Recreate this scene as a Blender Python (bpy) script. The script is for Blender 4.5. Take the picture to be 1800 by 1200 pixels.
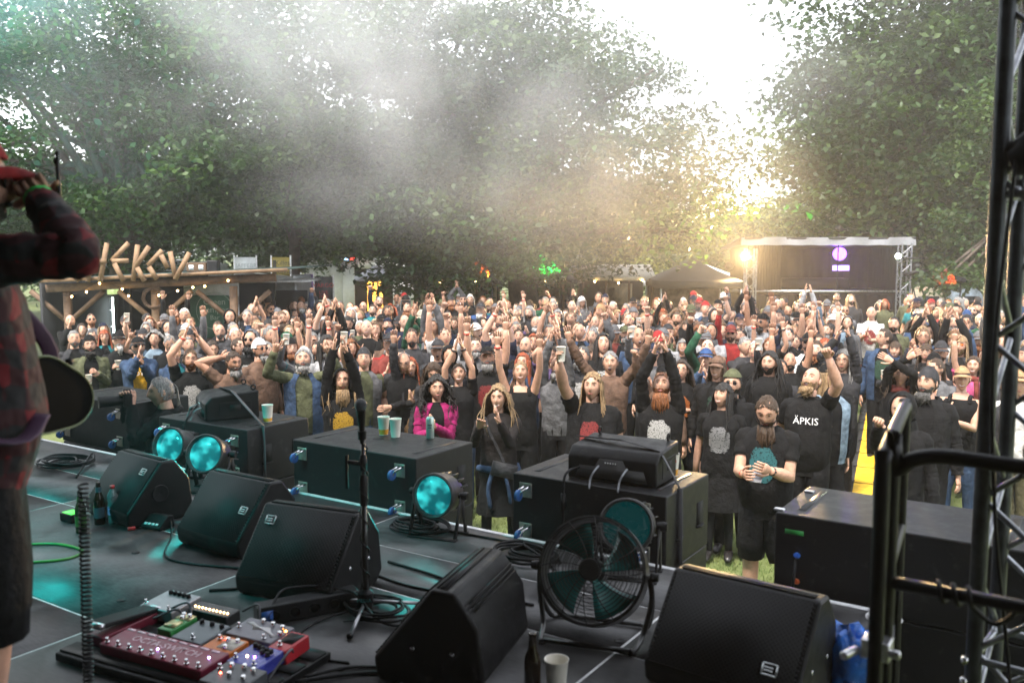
import bpy, bmesh, math, random
import numpy as np
from mathutils import Vector, Matrix
from mathutils.bvhtree import BVHTree
for _o in list(bpy.data.objects): bpy.data.objects.remove(_o)
random.seed(7); RNG = np.random.default_rng(7)
SC = bpy.context.scene; COL = SC.collection; D = bpy.data
R = math.radians
# ------------------------------------------------------------------ camera
F, H, SZ = 1600.0, 2.93, 1.30            # focal length in photo pixels, camera height, stage deck height
PITCH = math.atan(160/1600)
cam = D.cameras.new('camera'); cam_o = D.objects.new('camera', cam); COL.objects.link(cam_o)
cam.lens = 32.0; cam.sensor_width = 36.0; cam.clip_start = 0.05; cam.clip_end = 600
cam_o.location = (0, 0, H); cam_o.rotation_euler = (math.pi/2 - PITCH, 0, 0)
cam.dof.use_dof = True; cam.dof.focus_distance = 9.5; cam.dof.aperture_fstop = 2.6; cam.dof.aperture_blades = 9
SC.camera = cam_o
# ------------------------------------------------------------------ sky, sun, exposure
SUN_EL, SUN_AZ = R(62), R(215)           # azimuth measured from +Y clockwise: behind the camera, over the stage roof
W = D.worlds.new('World'); SC.world = W; W.use_nodes = True
nt = W.node_tree; nt.nodes.clear()
sky = nt.nodes.new('ShaderNodeTexSky'); sky.sky_type = 'NISHITA'; sky.sun_disc = False
sky.sun_elevation = SUN_EL; sky.sun_rotation = SUN_AZ; sky.air_density = 1.0; sky.dust_density = 1.5; sky.ozone_density = 1.0
hs = nt.nodes.new('ShaderNodeHueSaturation'); hs.inputs['Saturation'].default_value = 0.25
bg = nt.nodes.new('ShaderNodeBackground'); bg.inputs['Strength'].default_value = 0.115
wo = nt.nodes.new('ShaderNodeOutputWorld')
nt.links.new(sky.outputs[0], hs.inputs['Color']); nt.links.new(hs.outputs[0], bg.inputs['Color']); nt.links.new(bg.outputs[0], wo.inputs['Surface'])
sun = D.lights.new('sun', 'SUN'); sun.energy = 1.5; sun.angle = R(12); sun.color = (1.0, 0.92, 0.81)
sun_o = D.objects.new('sun', sun); COL.objects.link(sun_o)
_d = Vector((math.sin(SUN_AZ)*math.cos(SUN_EL), math.cos(SUN_AZ)*math.cos(SUN_EL), math.sin(SUN_EL)))
sun_o.rotation_euler = (-_d).to_track_quat('-Z', 'Y').to_euler()
SC.view_settings.view_transform = 'Standard'; SC.view_settings.look = 'None'
SC.view_settings.exposure = 2.45; SC.view_settings.gamma = 1.0; SC.view_settings.use_curve_mapping = False
SC.render.engine = 'CYCLES'
cy = SC.cycles
cy.max_bounces = 6; cy.diffuse_bounces = 3; cy.glossy_bounces = 3; cy.transmission_bounces = 5; cy.transparent_max_bounces = 8; cy.volume_bounces = 1
cy.caustics_reflective = False; cy.caustics_refractive = False; cy.sample_clamp_indirect = 4.0
cy.use_denoising = True
try: cy.denoiser = 'OPENIMAGEDENOISE'
except Exception: pass
# ------------------------------------------------------------------ projection helpers (where a photo pixel meets a real height or distance)
def ray(px, py):
    x = (px-900)/F; u = -(py-600)/F
    return np.array([x, math.cos(PITCH)+u*math.sin(PITCH), -math.sin(PITCH)+u*math.cos(PITCH)])
def at_z(px, py, z):
    r = ray(px, py); return np.array([0, 0, H]) + r*((z-H)/r[2])
def at_y(px, py, y):
    r = ray(px, py); return np.array([0, 0, H]) + r*(y/r[1])
# stage frame: u along the front edge (to the right), v towards the crowd, origin on the front edge
S0 = np.array([-1.4647, 6.0348]); SE = np.array([0.8353, -0.5498]); SN = np.array([0.5498, 0.8353]); SANG = math.atan2(SE[1], SE[0])
def S(u, v, z=0.0):
    p = S0 + u*SE + v*SN; return np.array([p[0], p[1], SZ+z])
# ------------------------------------------------------------------ materials
MATS = {}
def rgb(c): return (c[0], c[1], c[2], 1.0)
def mat(name, color, rough=0.6, metal=0.0, var=0.15, scale=6.0, bump=0.0, bscale=40.0, spec=0.5, coat=0.0, emit=None, estr=0.0, trans=0.0, alpha=1.0, color2=None, sss=0.0, rvar=0.0, ramp=(.35, .68), stretch=None):
    if name in MATS: return MATS[name]
    m = D.materials.new(name); m.use_nodes = True; n = m.node_tree.nodes; l = m.node_tree.links
    b = n['Principled BSDF']
    b.inputs['Roughness'].default_value = rough; b.inputs['Metallic'].default_value = metal
    b.inputs['Specular IOR Level'].default_value = spec
    b.inputs['Base Color'].default_value = rgb(color)
    if coat: b.inputs['Coat Weight'].default_value = coat
    if trans: b.inputs['Transmission Weight'].default_value = trans
    if alpha < 1: b.inputs['Alpha'].default_value = alpha
    if sss:
        b.inputs['Subsurface Weight'].default_value = sss; b.inputs['Subsurface Radius'].default_value = (0.02, 0.008, 0.005); b.inputs['Subsurface Scale'].default_value = 0.3
    if emit is not None:
        b.inputs['Emission Color'].default_value = rgb(emit); b.inputs['Emission Strength'].default_value = estr
    tc = None
    if var or bump or rvar:
        tc = n.new('ShaderNodeTexCoord')
    if var or rvar:
        nz = n.new('ShaderNodeTexNoise'); nz.inputs['Scale'].default_value = scale; nz.inputs['Detail'].default_value = 5.0; nz.inputs['Roughness'].default_value = 0.65
        l.new(tc.outputs['Object'], nz.inputs['Vector'])
    if var:
        mx = n.new('ShaderNodeMix'); mx.data_type = 'RGBA'
        c2 = color2 if color2 is not None else tuple(min(1, c*(1+2*var)) for c in color)
        c1 = color if color2 is not None else tuple(c*(1-var) for c in color)
        mx.inputs['A'].default_value = rgb(c1); mx.inputs['B'].default_value = rgb(c2)
        rp = n.new('ShaderNodeValToRGB'); rp.color_ramp.elements[0].position = ramp[0]; rp.color_ramp.elements[1].position = ramp[1]
        l.new(nz.outputs['Fac'], rp.inputs['Fac']); l.new(rp.outputs['Color'], mx.inputs['Factor']); l.new(mx.outputs['Result'], b.inputs['Base Color'])
    if rvar:
        mr = n.new('ShaderNodeMapRange'); mr.inputs['From Min'].default_value = 0.3; mr.inputs['From Max'].default_value = 0.7
        mr.inputs['To Min'].default_value = max(0.03, rough-rvar); mr.inputs['To Max'].default_value = min(1, rough+rvar)
        l.new(nz.outputs['Fac'], mr.inputs['Value']); l.new(mr.outputs['Result'], b.inputs['Roughness'])
    if bump:
        nb = n.new('ShaderNodeTexNoise'); nb.inputs['Scale'].default_value = bscale; nb.inputs['Detail'].default_value = 4.0
        if stretch:
            ms_ = n.new('ShaderNodeMapping'); ms_.inputs['Scale'].default_value = stretch; l.new(tc.outputs['Object'], ms_.inputs['Vector']); l.new(ms_.outputs[0], nb.inputs['Vector'])
            if var: l.new(ms_.outputs[0], nz.inputs['Vector'])
        else: l.new(tc.outputs['Object'], nb.inputs['Vector'])
        bp = n.new('ShaderNodeBump'); bp.inputs['Strength'].default_value = bump; bp.inputs['Distance'].default_value = 0.02
        l.new(nb.outputs['Fac'], bp.inputs['Height']); l.new(bp.outputs['Normal'], b.inputs['Normal'])
    MATS[name] = m; return m
# ------------------------------------------------------------------ mesh builder
def basis(d):
    d = d/ (np.linalg.norm(d)+1e-9); a = np.array([0, 0, 1.0]) if abs(d[2]) < 0.9 else np.array([1.0, 0, 0])
    x = np.cross(a, d); x /= np.linalg.norm(x); return x, np.cross(d, x), d
def grid_faces(nr, ns, closed=True, off=0):
    i = np.arange(nr-1)[:, None]; j = np.arange(ns if closed else ns-1)[None, :]; j2 = (j+1) % ns
    return (np.stack([i*ns+j+0*i, i*ns+j2+0*i, (i+1)*ns+j2, (i+1)*ns+j], -1).reshape(-1, 4) + off)
class MB:
    def __init__(s): s.V = []; s.F = []; s.n = 0; s.M = None
    def add(s, V, Fs, m=0):
        V = np.asarray(V, float).reshape(-1, 3)
        if s.M is not None: V = V @ s.M[:3, :3].T + s.M[:3, 3]
        for f in Fs:
            f = np.asarray(f, np.int64)
            if f.size: s.F.append((f.reshape(-1, f.shape[-1]) + s.n, m))
        s.V.append(V); s.n += len(V); return s
    def box(s, size, c=(0, 0, 0), m=0, rz=0.0, taper=1.0):
        x, y, z = np.array(size)/2.0; k = taper
        V = np.array([[-x, -y, -z], [x, -y, -z], [x, y, -z], [-x, y, -z], [-x*k, -y*k, z], [x*k, -y*k, z], [x*k, y*k, z], [-x*k, y*k, z]])
        if rz: cc, ss = math.cos(rz), math.sin(rz); V = V @ np.array([[cc, ss, 0], [-ss, cc, 0], [0, 0, 1]])
        return s.add(V+np.array(c), [np.array([[0, 3, 2, 1], [4, 5, 6, 7], [0, 1, 5, 4], [1, 2, 6, 5], [2, 3, 7, 6], [3, 0, 4, 7]])], m)
    def bar(s, p0, p1, w, h, m=0, up=(0, 0, 1)):
        p0 = np.array(p0, float); p1 = np.array(p1, float); d = p1-p0; L = np.linalg.norm(d); d /= L
        x = np.cross(d, np.array(up, float)); 
        if np.linalg.norm(x) < 1e-3: x = np.cross(d, [1.0, 0, 0])
        x /= np.linalg.norm(x); z = np.cross(x, d)
        V = [p + a*x*w/2 + b*z*h/2 for p in (p0, p1) for a, b in ((-1, -1), (1, -1), (1, 1), (-1, 1))]
        return s.add(V, [np.array([[0, 3, 2, 1], [4, 5, 6, 7], [0, 1, 5, 4], [1, 2, 6, 5], [2, 3, 7, 6], [3, 0, 4, 7]])], m)
    def tube(s, P, r, seg=8, m=0, cap=True, closed=False, flat=1.0):
        P = np.asarray(P, float); k = len(P); r = np.broadcast_to(np.asarray(r, float), (k,))
        T = np.gradient(P, axis=0) if not closed else np.roll(P, -1, 0)-np.roll(P, 1, 0)
        T /= (np.linalg.norm(T, axis=1, keepdims=True)+1e-9)
        x, y, _ = basis(T[0]); a = np.arange(seg)*2*math.pi/seg; ca, sa = np.cos(a)[:, None], np.sin(a)[:, None]; V = []
        for i in range(k):
            x = x - T[i]*np.dot(x, T[i]); x /= (np.linalg.norm(x)+1e-9); y = np.cross(T[i], x)
            V.append(P[i] + r[i]*(ca*x + flat*sa*y))
        V = np.concatenate(V); Fs = []
        if closed:
            i = np.arange(k)[:, None]; j = np.arange(seg)[None, :]; j2 = (j+1) % seg; i2 = (i+1) % k
            Fs.append(np.stack([i*seg+j, i*seg+j2, i2*seg+j2, i2*seg+j], -1).reshape(-1, 4))
        else:
            Fs.append(grid_faces(k, seg))
            if cap: Fs.append(np.arange(seg)[::-1][None]); Fs.append((np.arange(seg)+(k-1)*seg)[None])
        return s.add(V, Fs, m)
    def cyl(s, p0, p1, r0, r1=None, seg=16, m=0, cap=True):
        return s.tube([p0, p1], [r0, r0 if r1 is None else r1], seg, m, cap)
    def lathe(s, prof, seg=20, m=0, c=(0, 0, 0), cap=True):
        prof = np.asarray(prof, float); a = np.arange(seg)*2*math.pi/seg
        V = np.stack([prof[:, 0:1]*np.cos(a), prof[:, 0:1]*np.sin(a), np.repeat(prof[:, 1:2], seg, 1)], -1).reshape(-1, 3) + np.array(c)
        Fs = [grid_faces(len(prof), seg)]
        if cap:
            if prof[0, 0] > 1e-4: Fs.append(np.arange(seg)[::-1][None])
            if prof[-1, 0] > 1e-4: Fs.append((np.arange(seg)+(len(prof)-1)*seg)[None])
        return s.add(V, Fs, m)
    def prism(s, poly, t0, t1, axis=0, m=0):
        poly = np.asarray(poly, float); n = len(poly); V = []
        for t in (t0, t1):
            for a, b in poly: V.append((t, a, b) if axis == 0 else ((a, t, b) if axis == 1 else (a, b, t)))
        sgn = 1 if axis in (0, 2) else -1
        q = np.array([[i, (i+1) % n, n+(i+1) % n, n+i] for i in range(n)])
        A, B = np.arange(n)[::-1][None], (np.arange(n)+n)[None]
        if sgn < 0: q = q[:, ::-1]; A, B = A[:, ::-1], B[:, ::-1]
        return s.add(V, [q, A, B], m)
    def ball(s, c, r, seg=12, ring=8, m=0):
        t = np.linspace(0, math.pi, ring+1); a = np.arange(seg)*2*math.pi/seg; r = np.broadcast_to(np.asarray(r, float), (3,))
        V = np.stack([np.sin(t)[:, None]*np.cos(a)*r[0], np.sin(t)[:, None]*np.sin(a)*r[1], np.repeat(np.cos(t)[:, None], seg, 1)*r[2]], -1).reshape(-1, 3)+np.array(c)
        return s.add(V, [grid_faces(ring+1, seg)[:, ::-1]], m)
    def arrays(s): return np.concatenate(s.V), s.F
    def build(s, name, mats, parent=None, smooth=None, bevel=0.0, loc=None, rz=None, seg=2):
        me = D.meshes.new(name); V = np.concatenate(s.V) if s.V else np.zeros((0, 3))
        if s.F:
            us = np.zeros(len(V), bool)
            for f, _ in s.F: us[f.ravel()] = True
            if not us.all():
                mp_ = np.cumsum(us)-1; V = V[us]; s.F = [(mp_[f], k) for f, k in s.F]
        me.vertices.add(len(V)); me.vertices.foreach_set('co', V.astype(np.float32).ravel())
        tot = sum(f.size for f, _ in s.F); nf = sum(len(f) for f, _ in s.F)
        me.loops.add(tot); me.polygons.add(nf)
        if nf:
            me.loops.foreach_set('vertex_index', np.concatenate([f.ravel() for f, _ in s.F]).astype(np.int32))
            cnt = np.concatenate([np.full(len(f), f.shape[1]) for f, _ in s.F]); me.polygons.foreach_set('loop_start', (np.cumsum(cnt)-cnt).astype(np.int32))
            me.polygons.foreach_set('material_index', np.concatenate([np.full(len(f), m) for f, m in s.F]).astype(np.int32))
            if smooth is not None: me.polygons.foreach_set('use_smooth', np.ones(nf, bool))
        me.update(calc_edges=True)
        if smooth is not None and smooth is not True: me.set_sharp_from_angle(angle=R(smooth))
        for mm in (mats if isinstance(mats, (list, tuple)) else [mats]): me.materials.append(mm)
        o = D.objects.new(name, me); COL.objects.link(o)
        if parent is not None: o.parent = parent
        if loc is not None: o.location = loc
        if rz is not None: o.rotation_euler = (0, 0, rz)
        if bevel:
            b = o.modifiers.new('bevel', 'BEVEL'); b.width = bevel; b.segments = seg; b.limit_method = 'ANGLE'; b.angle_limit = R(35)
            me.polygons.foreach_set('use_smooth', np.ones(nf, bool)); me.set_sharp_from_angle(angle=R(50))
        return o
def xf(loc=(0, 0, 0), rz=0.0, rx=0.0, ry=0.0, s=1.0):
    return np.array(Matrix.Translation(Vector(loc)) @ Matrix.Rotation(rz, 4, 'Z') @ Matrix.Rotation(ry, 4, 'Y') @ Matrix.Rotation(rx, 4, 'X') @ Matrix.Scale(s, 4))
def spline(pts, n=8, closed=False):
    P = np.asarray(pts, float); k = len(P); out = []
    for i in range(k if closed else k-1):
        p0, p1, p2, p3 = (P[(i-1) % k], P[i], P[(i+1) % k], P[(i+2) % k]) if closed else (P[max(i-1, 0)], P[i], P[i+1], P[min(i+2, k-1)])
        for t in np.arange(n)/n:
            out.append(0.5*((2*p1)+(-p0+p2)*t+(2*p0-5*p1+4*p2-p3)*t*t+(-p0+3*p1-3*p2+p3)*t**3))
    if not closed: out.append(P[-1])
    return np.array(out)
def tag(o, label=None, cat=None, group=None, kind=None):
    if label: o['label'] = label
    if cat: o['category'] = cat
    if group: o['group'] = group
    if kind: o['kind'] = kind
    return o
def thing(name, label, cat, loc=(0, 0, 0), rz=0.0, group=None):
    o = D.objects.new(name, None); COL.objects.link(o); o.empty_display_size = 0.1; o.location = loc; o.rotation_euler = (0, 0, rz)
    return tag(o, label, cat, group)
def structure(o): o['kind'] = 'structure'; return o
def copy_obj(o, parent=None, loc=None):
    c = o.copy(); COL.objects.link(c); c.parent = parent
    if loc is not None: c.location = loc
    return c
def text_geo(txt, size, extrude=0.0):
    cu = D.curves.new('t', 'FONT'); cu.body = txt; cu.size = size; cu.extrude = extrude; cu.resolution_u = 2; cu.align_x = 'CENTER'; cu.align_y = 'CENTER'
    o = D.objects.new('t', cu); COL.objects.link(o); bpy.context.view_layer.update()
    me = o.to_mesh(); V = np.array([v.co[:] for v in me.vertices]).reshape(-1, 3); Fs = [np.array([list(p.vertices)]) for p in me.polygons]
    o.to_mesh_clear(); D.objects.remove(o); D.curves.remove(cu); return V, Fs
BLK = lambda: mat('black_paint', (0.013, 0.013, 0.014), 0.46, var=0.3, scale=13, color2=(.045, .044, .043), ramp=(.58, .74), bump=0.12, bscale=260, rvar=0.1, spec=.28)
RUB = lambda: mat('black_rubber', (0.007, 0.007, 0.008), 0.5, var=0.2, spec=.2)
CHR = lambda: mat('chrome', (0.65, 0.65, 0.66), 0.22, 1.0, var=0.1)
ALU = lambda: mat('brushed_aluminium', (0.62, 0.62, 0.64), 0.35, 1.0, var=0.2, scale=14, rvar=0.1)
WHT = lambda: mat('white_print', (0.75, 0.75, 0.75), 0.6, var=0.1)
PLA = lambda: mat('black_plastic', (0.0075, 0.0075, 0.008), 0.45, var=0.4, scale=11, color2=(.035, .034, .033), ramp=(.60, .76), rvar=.12, bump=0.08, bscale=400, spec=.2)
# ================================================================== ground, stage
def ground_mat():
    m = D.materials.new('trampled_grass_ground'); m.use_nodes = True; n = m.node_tree.nodes; l = m.node_tree.links; b = n['Principled BSDF']
    tc = n.new('ShaderNodeTexCoord')
    a = n.new('ShaderNodeTexNoise'); a.inputs['Scale'].default_value = 0.9; a.inputs['Detail'].default_value = 6
    c = n.new('ShaderNodeTexNoise'); c.inputs['Scale'].default_value = 22; c.inputs['Detail'].default_value = 5
    for q in (a, c): l.new(tc.outputs['Object'], q.inputs['Vector'])
    r1 = n.new('ShaderNodeValToRGB'); r1.color_ramp.elements[0].color = (0.055, 0.085, 0.02, 1); r1.color_ramp.elements[1].color = (0.15, 0.17, 0.055, 1)
    r2 = n.new('ShaderNodeValToRGB'); r2.color_ramp.elements[0].position = 0.55; r2.color_ramp.elements[1].position = 0.75
    l.new(c.outputs['Fac'], r1.inputs['Fac']); l.new(a.outputs['Fac'], r2.inputs['Fac'])
    mx = n.new('ShaderNodeMix'); mx.data_type = 'RGBA'; mx.inputs['B'].default_value = (0.11, 0.085, 0.055, 1)
    l.new(r2.outputs['Color'], mx.inputs['Factor']); l.new(r1.outputs['Color'], mx.inputs['A']); l.new(mx.outputs['Result'], b.inputs['Base Color'])
    b.inputs['Roughness'].default_value = 0.95
    bp = n.new('ShaderNodeBump'); bp.inputs['Strength'].default_value = 0.6; bp.inputs['Distance'].default_value = 0.05
    l.new(c.outputs['Fac'], bp.inputs['Height']); l.new(bp.outputs['Normal'], b.inputs['Normal']); return m
g = MB(); N = 61; xs = np.concatenate([[-300, -120], np.linspace(-40, 40, N), [120, 300]]); ys = np.concatenate([[-60], np.linspace(-8, 60, N), [150, 400]])
gx, gy = np.meshgrid(xs, ys); gz = 0.03*np.sin(gx*0.7)*np.cos(gy*0.6)-0.03
g.add(np.stack([gx, gy, gz], -1).reshape(-1, 3), [grid_faces(len(ys), len(xs), False)])
structure(g.build('ground', ground_mat(), smooth=True))
# grass blades where the lawn shows between the legs
gb = MB(); n = 60000
zone = RNG.random(n)
gxx = np.where(zone < 0.6, RNG.uniform(-1.2, 4.6, n), RNG.uniform(1.8, 6.0, n)); gyy = np.where(zone < 0.6, RNG.uniform(6.0, 12.0, n), RNG.uniform(3.2, 11.0, n))
q = (np.stack([gxx, gyy], -1)-S0) @ np.stack([SE, SN], 1); ok = (q[:, 1] > 0.3) | (q[:, 0] > 3.9); ok &= (np.sin(gxx*1.7+1)*np.sin(gyy*1.3)+RNG.normal(0, .5, n)) > -0.75
gxx, gyy = gxx[ok], gyy[ok]; n = len(gxx); hgt = RNG.uniform(.02, .06, n); ang = RNG.uniform(0, 6.28, n); wd = RNG.uniform(.003, .006, n)
bz = 0.03*np.sin(gxx*0.7)*np.cos(gyy*0.6)-0.034; dx, dy = np.cos(ang), np.sin(ang); ln = RNG.uniform(-.03, .03, (n, 2))
V = np.stack([np.stack([gxx-dx*wd, gyy-dy*wd, bz], -1), np.stack([gxx+dx*wd, gyy+dy*wd, bz], -1), np.stack([gxx+ln[:, 0], gyy+ln[:, 1], bz+hgt], -1)], 1).reshape(-1, 3)
gb.add(V, [np.arange(3*n).reshape(-1, 3)])
tag(gb.build('grass', mat('grass_blade', (0.075, 0.125, 0.026), 0.8, var=0.5, scale=3, color2=(0.19, 0.21, 0.065))), 'short trampled grass in front of the stage and under the crowd', 'grass', kind='stuff')
# ---- stage deck
def deck_mat():
    m = D.materials.new('phenolic_stage_board'); m.use_nodes = True; n = m.node_tree.nodes; l = m.node_tree.links; b = n['Principled BSDF']
    tc = n.new('ShaderNodeTexCoord')
    a = n.new('ShaderNodeTexNoise'); a.inputs['Scale'].default_value = 2.2; a.inputs['Detail'].default_value = 7; a.inputs['Roughness'].default_value = 0.7; a.inputs['Distortion'].default_value = 0.6
    l.new(tc.outputs['Object'], a.inputs['Vector'])
    mp = n.new('ShaderNodeMapping'); mp.inputs['Scale'].default_value = (6, 40, 1); l.new(tc.outputs['Object'], mp.inputs['Vector'])
    c = n.new('ShaderNodeTexNoise'); c.inputs['Scale'].default_value = 3; c.inputs['Detail'].default_value = 3; l.new(mp.outputs[0], c.inputs['Vector'])
    v = n.new('ShaderNodeTexVoronoi'); v.inputs['Scale'].default_value = 95; v.inputs['Randomness'].default_value = 0.0; l.new(tc.outputs['Object'], v.inputs['Vector'])
    r1 = n.new('ShaderNodeValToRGB'); e = r1.color_ramp.elements; e[0].position = 0.38; e[0].color = (0.030, 0.029, 0.030, 1); e[1].position = 0.72; e[1].color = (0.12, 0.118, 0.118, 1)
    ad = n.new('ShaderNodeMath'); ad.operation = 'MULTIPLY_ADD'; ad.inputs[1].default_value = 0.35; l.new(c.outputs['Fac'], ad.inputs[0]); 
    sb = n.new('ShaderNodeMath'); sb.operation = 'SUBTRACT'; sb.inputs[1].default_value = 0.17; l.new(a.outputs['Fac'], sb.inputs[0]); l.new(sb.outputs[0], ad.inputs[2])
    l.new(ad.outputs[0], r1.inputs['Fac']); l.new(r1.outputs['Color'], b.inputs['Base Color'])
    mr = n.new('ShaderNodeMapRange'); mr.inputs['From Min'].default_value = 0.35; mr.inputs['From Max'].default_value = 0.65; mr.inputs['To Min'].default_value = 0.28; mr.inputs['To Max'].default_value = 0.55
    l.new(a.outputs['Fac'], mr.inputs['Value']); l.new(mr.outputs['Result'], b.inputs['Roughness'])
    bp = n.new('ShaderNodeBump'); bp.inputs['Strength'].default_value = 0.25; bp.inputs['Distance'].default_value = 0.003
    l.new(v.outputs['Distance'], bp.inputs['Height']); l.new(bp.outputs['Normal'], b.inputs['Normal']); return m
stage = structure(D.objects.new('stage', None)); COL.objects.link(stage); stage.location = (S0[0], S0[1], SZ); stage.rotation_euler = (0, 0, SANG)
dm = deck_mat(); US = [-7.07, -5.07, -3.07, -1.07, .93, 2.93, 3.82]; VS = [0.0, -.52, -1.02, -2.0, -3.0, -4.0, -5.0]
for i in range(len(US)-1):
    for j in range(len(VS)-1):
        m = MB(); w = US[i+1]-US[i]; d = VS[j]-VS[j+1]; m.box((w-.014, d-.014, .03), (0, 0, -.015))
        m.build('deck_panel', dm, stage, loc=((US[i]+US[i+1])/2, (VS[j]+VS[j+1])/2, 0))
m = MB()
for u in US: m.box((.03, 4.97, .05), (u, -2.515, -.0275))
for v in VS[1:]: m.box((US[-1]-US[0]-.04, .03, .044), ((US[0]+US[-1])/2, v, -.0255))
m.build('frame_rail', mat('deck_frame_aluminium', (0.72, 0.72, 0.72), 0.5, 0.15, var=0.2, scale=20), stage)
m = MB(); m.box((US[-1]-US[0]+.0, .034, .04), ((US[0]+US[-1])/2, .012, -.016)); m.build('edge_profile', mat('edge_aluminium', (0.8, 0.8, 0.81), 0.45, 0.1, var=0.12, scale=20), stage, bevel=.003)
m = MB(); xx = np.linspace(US[0], US[-1], 160); yy = -.06+.02*np.sin(xx*14)+.01*np.sin(xx*37)
V = np.concatenate([np.stack([xx, yy, 0*xx-.06], -1), np.stack([xx, yy*1.1, 0*xx-1.33], -1)]); m.add(V, [grid_faces(2, 160, False)])
m.build('stage_skirt', mat('black_molton', (0.01, 0.01, 0.011), 0.95, var=0.2), stage, smooth=True)
for (u, v) in ((.2, -1.35), (2.75, -1.25), (2.9, -.92), (.75, -1.8), (2.1, -1.75)):
    m = MB(); m.lathe([(0, .0015), (.022, .0015), (.022, 0)], 14); m.build('bolt_hole_cover', RUB(), stage, loc=(u, v, .001))
# roof and drapes that keep the deck in shade
can = thing('stage_canopy', 'black stage roof canopy over the deck', 'canopy', (S0[0], S0[1], 0), SANG)
m = MB(); m.box((14.6, 6.0, .12), (-.5, -4.0, 6.2)); m.build('roof_sheet', mat('black_tarp', (0.012, 0.012, 0.013), 0.7), can)
m = MB(); m.box((14.4, .04, 6.0), (-.5, -6.9, 3.1)); m.build('back_drape', MATS['black_molton'], can)
m = MB(); m.box((.04, 4.4, 6.0), (-7.6, -3.8, 3.1)); m.build('side_drape', MATS['black_molton'], can)
m = MB(); m.box((.04, 4.4, 6.0), (6.7, -4.6, 3.1)); m.build('side_drape', MATS['black_molton'], can)
# ================================================================== loudspeakers
def grille_mat():
    m = D.materials.new('perforated_steel_grille'); m.use_nodes = True; n = m.node_tree.nodes; l = m.node_tree.links; b = n['Principled BSDF']
    tc = n.new('ShaderNodeTexCoord'); v = n.new('ShaderNodeTexVoronoi'); v.inputs['Scale'].default_value = 72; v.inputs['Randomness'].default_value = 0
    mp = n.new('ShaderNodeMapping'); mp.inputs['Rotation'].default_value = (0, 0, R(45)); l.new(tc.outputs['Object'], mp.inputs['Vector']); l.new(mp.outputs[0], v.inputs['Vector'])
    r = n.new('ShaderNodeValToRGB'); e = r.color_ramp.elements; e[0].position = 0.30; e[0].color = (0.002, 0.002, 0.002, 1); e[1].position = 0.42; e[1].color = (0.018, 0.018, 0.019, 1)
    l.new(v.outputs['Distance'], r.inputs['Fac']); l.new(r.outputs['Color'], b.inputs['Base Color']); b.inputs['Roughness'].default_value = 0.62; b.inputs['Specular IOR Level'].default_value = .2
    bp = n.new('ShaderNodeBump'); bp.inputs['Strength'].default_value = 0.5; bp.inputs['Distance'].default_value = 0.004; l.new(v.outputs['Distance'], bp.inputs['Height']); l.new(bp.outputs['Normal'], b.inputs['Normal']); return m
GR = grille_mat()
def wedge(p, rz, label, badge=(.2, .12), port=False, w=.57, sc=1.0):
    """floor monitor; local -Y is the side the slanted grille faces, p is the middle of the grille's top edge on the deck"""
    t = thing('floor_monitor', label, 'speaker', (p[0], p[1], SZ), rz, 'floor monitors along the stage'); t.scale = (sc, sc, sc)
    prof = [(-.22, 0), (.16, 0), (.225, .06), (.20, .27), (.10, .405), (.0, .41), (-.255, .10), (-.245, .03)]
    m = MB(); m.prism(prof, -w/2, w/2); m.build('cabinet', PLA(), t, bevel=.014)
    a = math.atan2(.31, .255); L = .385; c = np.array([0, -.1275, .255]); nrm = np.array([0, -math.sin(a), math.cos(a)])
    g = MB(); g.box((w-.05, L, .008), (0, 0, 0))
    nt_ = 22
    for k in range(nt_):
        for sx in (-1, 1): g.box((.012, L/nt_*.55, .007), (sx*(w/2-.022), -L/2+(k+.5)*L/nt_, 0))
    go = g.build('grille', GR, t, loc=c+nrm*.003, bevel=0); go.rotation_euler = (a, 0, 0)
    b = MB(); bw, bh, th = .055, .042, .006
    for x0, y0, sx, sy in ((0, bh/2, bw, th), (0, -bh/2, bw, th), (bw/2, 0, th, bh), (-bw/2, 0, th, bh), (-.004, .006, .034, .006), (-.004, -.006, .034, .006)): b.box((sx, sy, .004), (x0, y0, 0))
    bo = b.build('badge', mat('badge_metal', (0.45, 0.47, 0.47), 0.35, 0.7), go, loc=(badge[0], badge[1], .007))
    k = MB(); k.box((w-.06, .03, .006), (0, .045, .412)); k.box((w-.06, .006, .007), (0, .02, .413)); k.build('seam_strip', RUB(), t)
    if port:
        k = MB(); k.M = xf(ry=math.pi/2); k.lathe([(0, 0), (.012, .004), (.03, .004), (.055, .008), (.06, .004), (.06, 0)], 24); k.build('pole_socket', RUB(), t, loc=(w/2, -.02, .2), smooth=40)
    else:
        for sy in (-.08, .09):
            k = MB(); k.M = xf(ry=math.pi/2); k.lathe([(0, .003), (.009, .003), (.011, 0)], 10); k.build('screw', CHR(), t, loc=(w/2, sy, .16))
    return t
wedge((-2.30, 5.52), R(-39), 'floor monitor furthest left, lit teal, standing behind the two bottles', (.17, .10), True, sc=.9)
wedge((-1.53, 4.99), R(-34), 'floor monitor with teal lit grille, second from the left, beside the small black pedal', (.2, .0), sc=.91)
wedge((-.975, 4.30), R(-23), 'floor monitor just left of the microphone stand, badge at its upper left corner', (-.2, .11), sc=.95)
w4 = wedge((-.215, 3.50), R(-19-90), 'floor monitor turned away, its bare back towards us, right of the microphone stand', (.2, .0), sc=.94)
k = MB()
for z in (.36, .345, .33): k.bar((-.25, .118+(.405-z)*.74, z), (.25, .118+(.405-z)*.74, z), .006, .006)
k.build('ridge', RUB(), w4)
wedge((.87, 3.31), R(-37), 'large floor monitor at the right, in front of the fan, badge low on its grille', (.19, -.10), w=.62, sc=.94)
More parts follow.
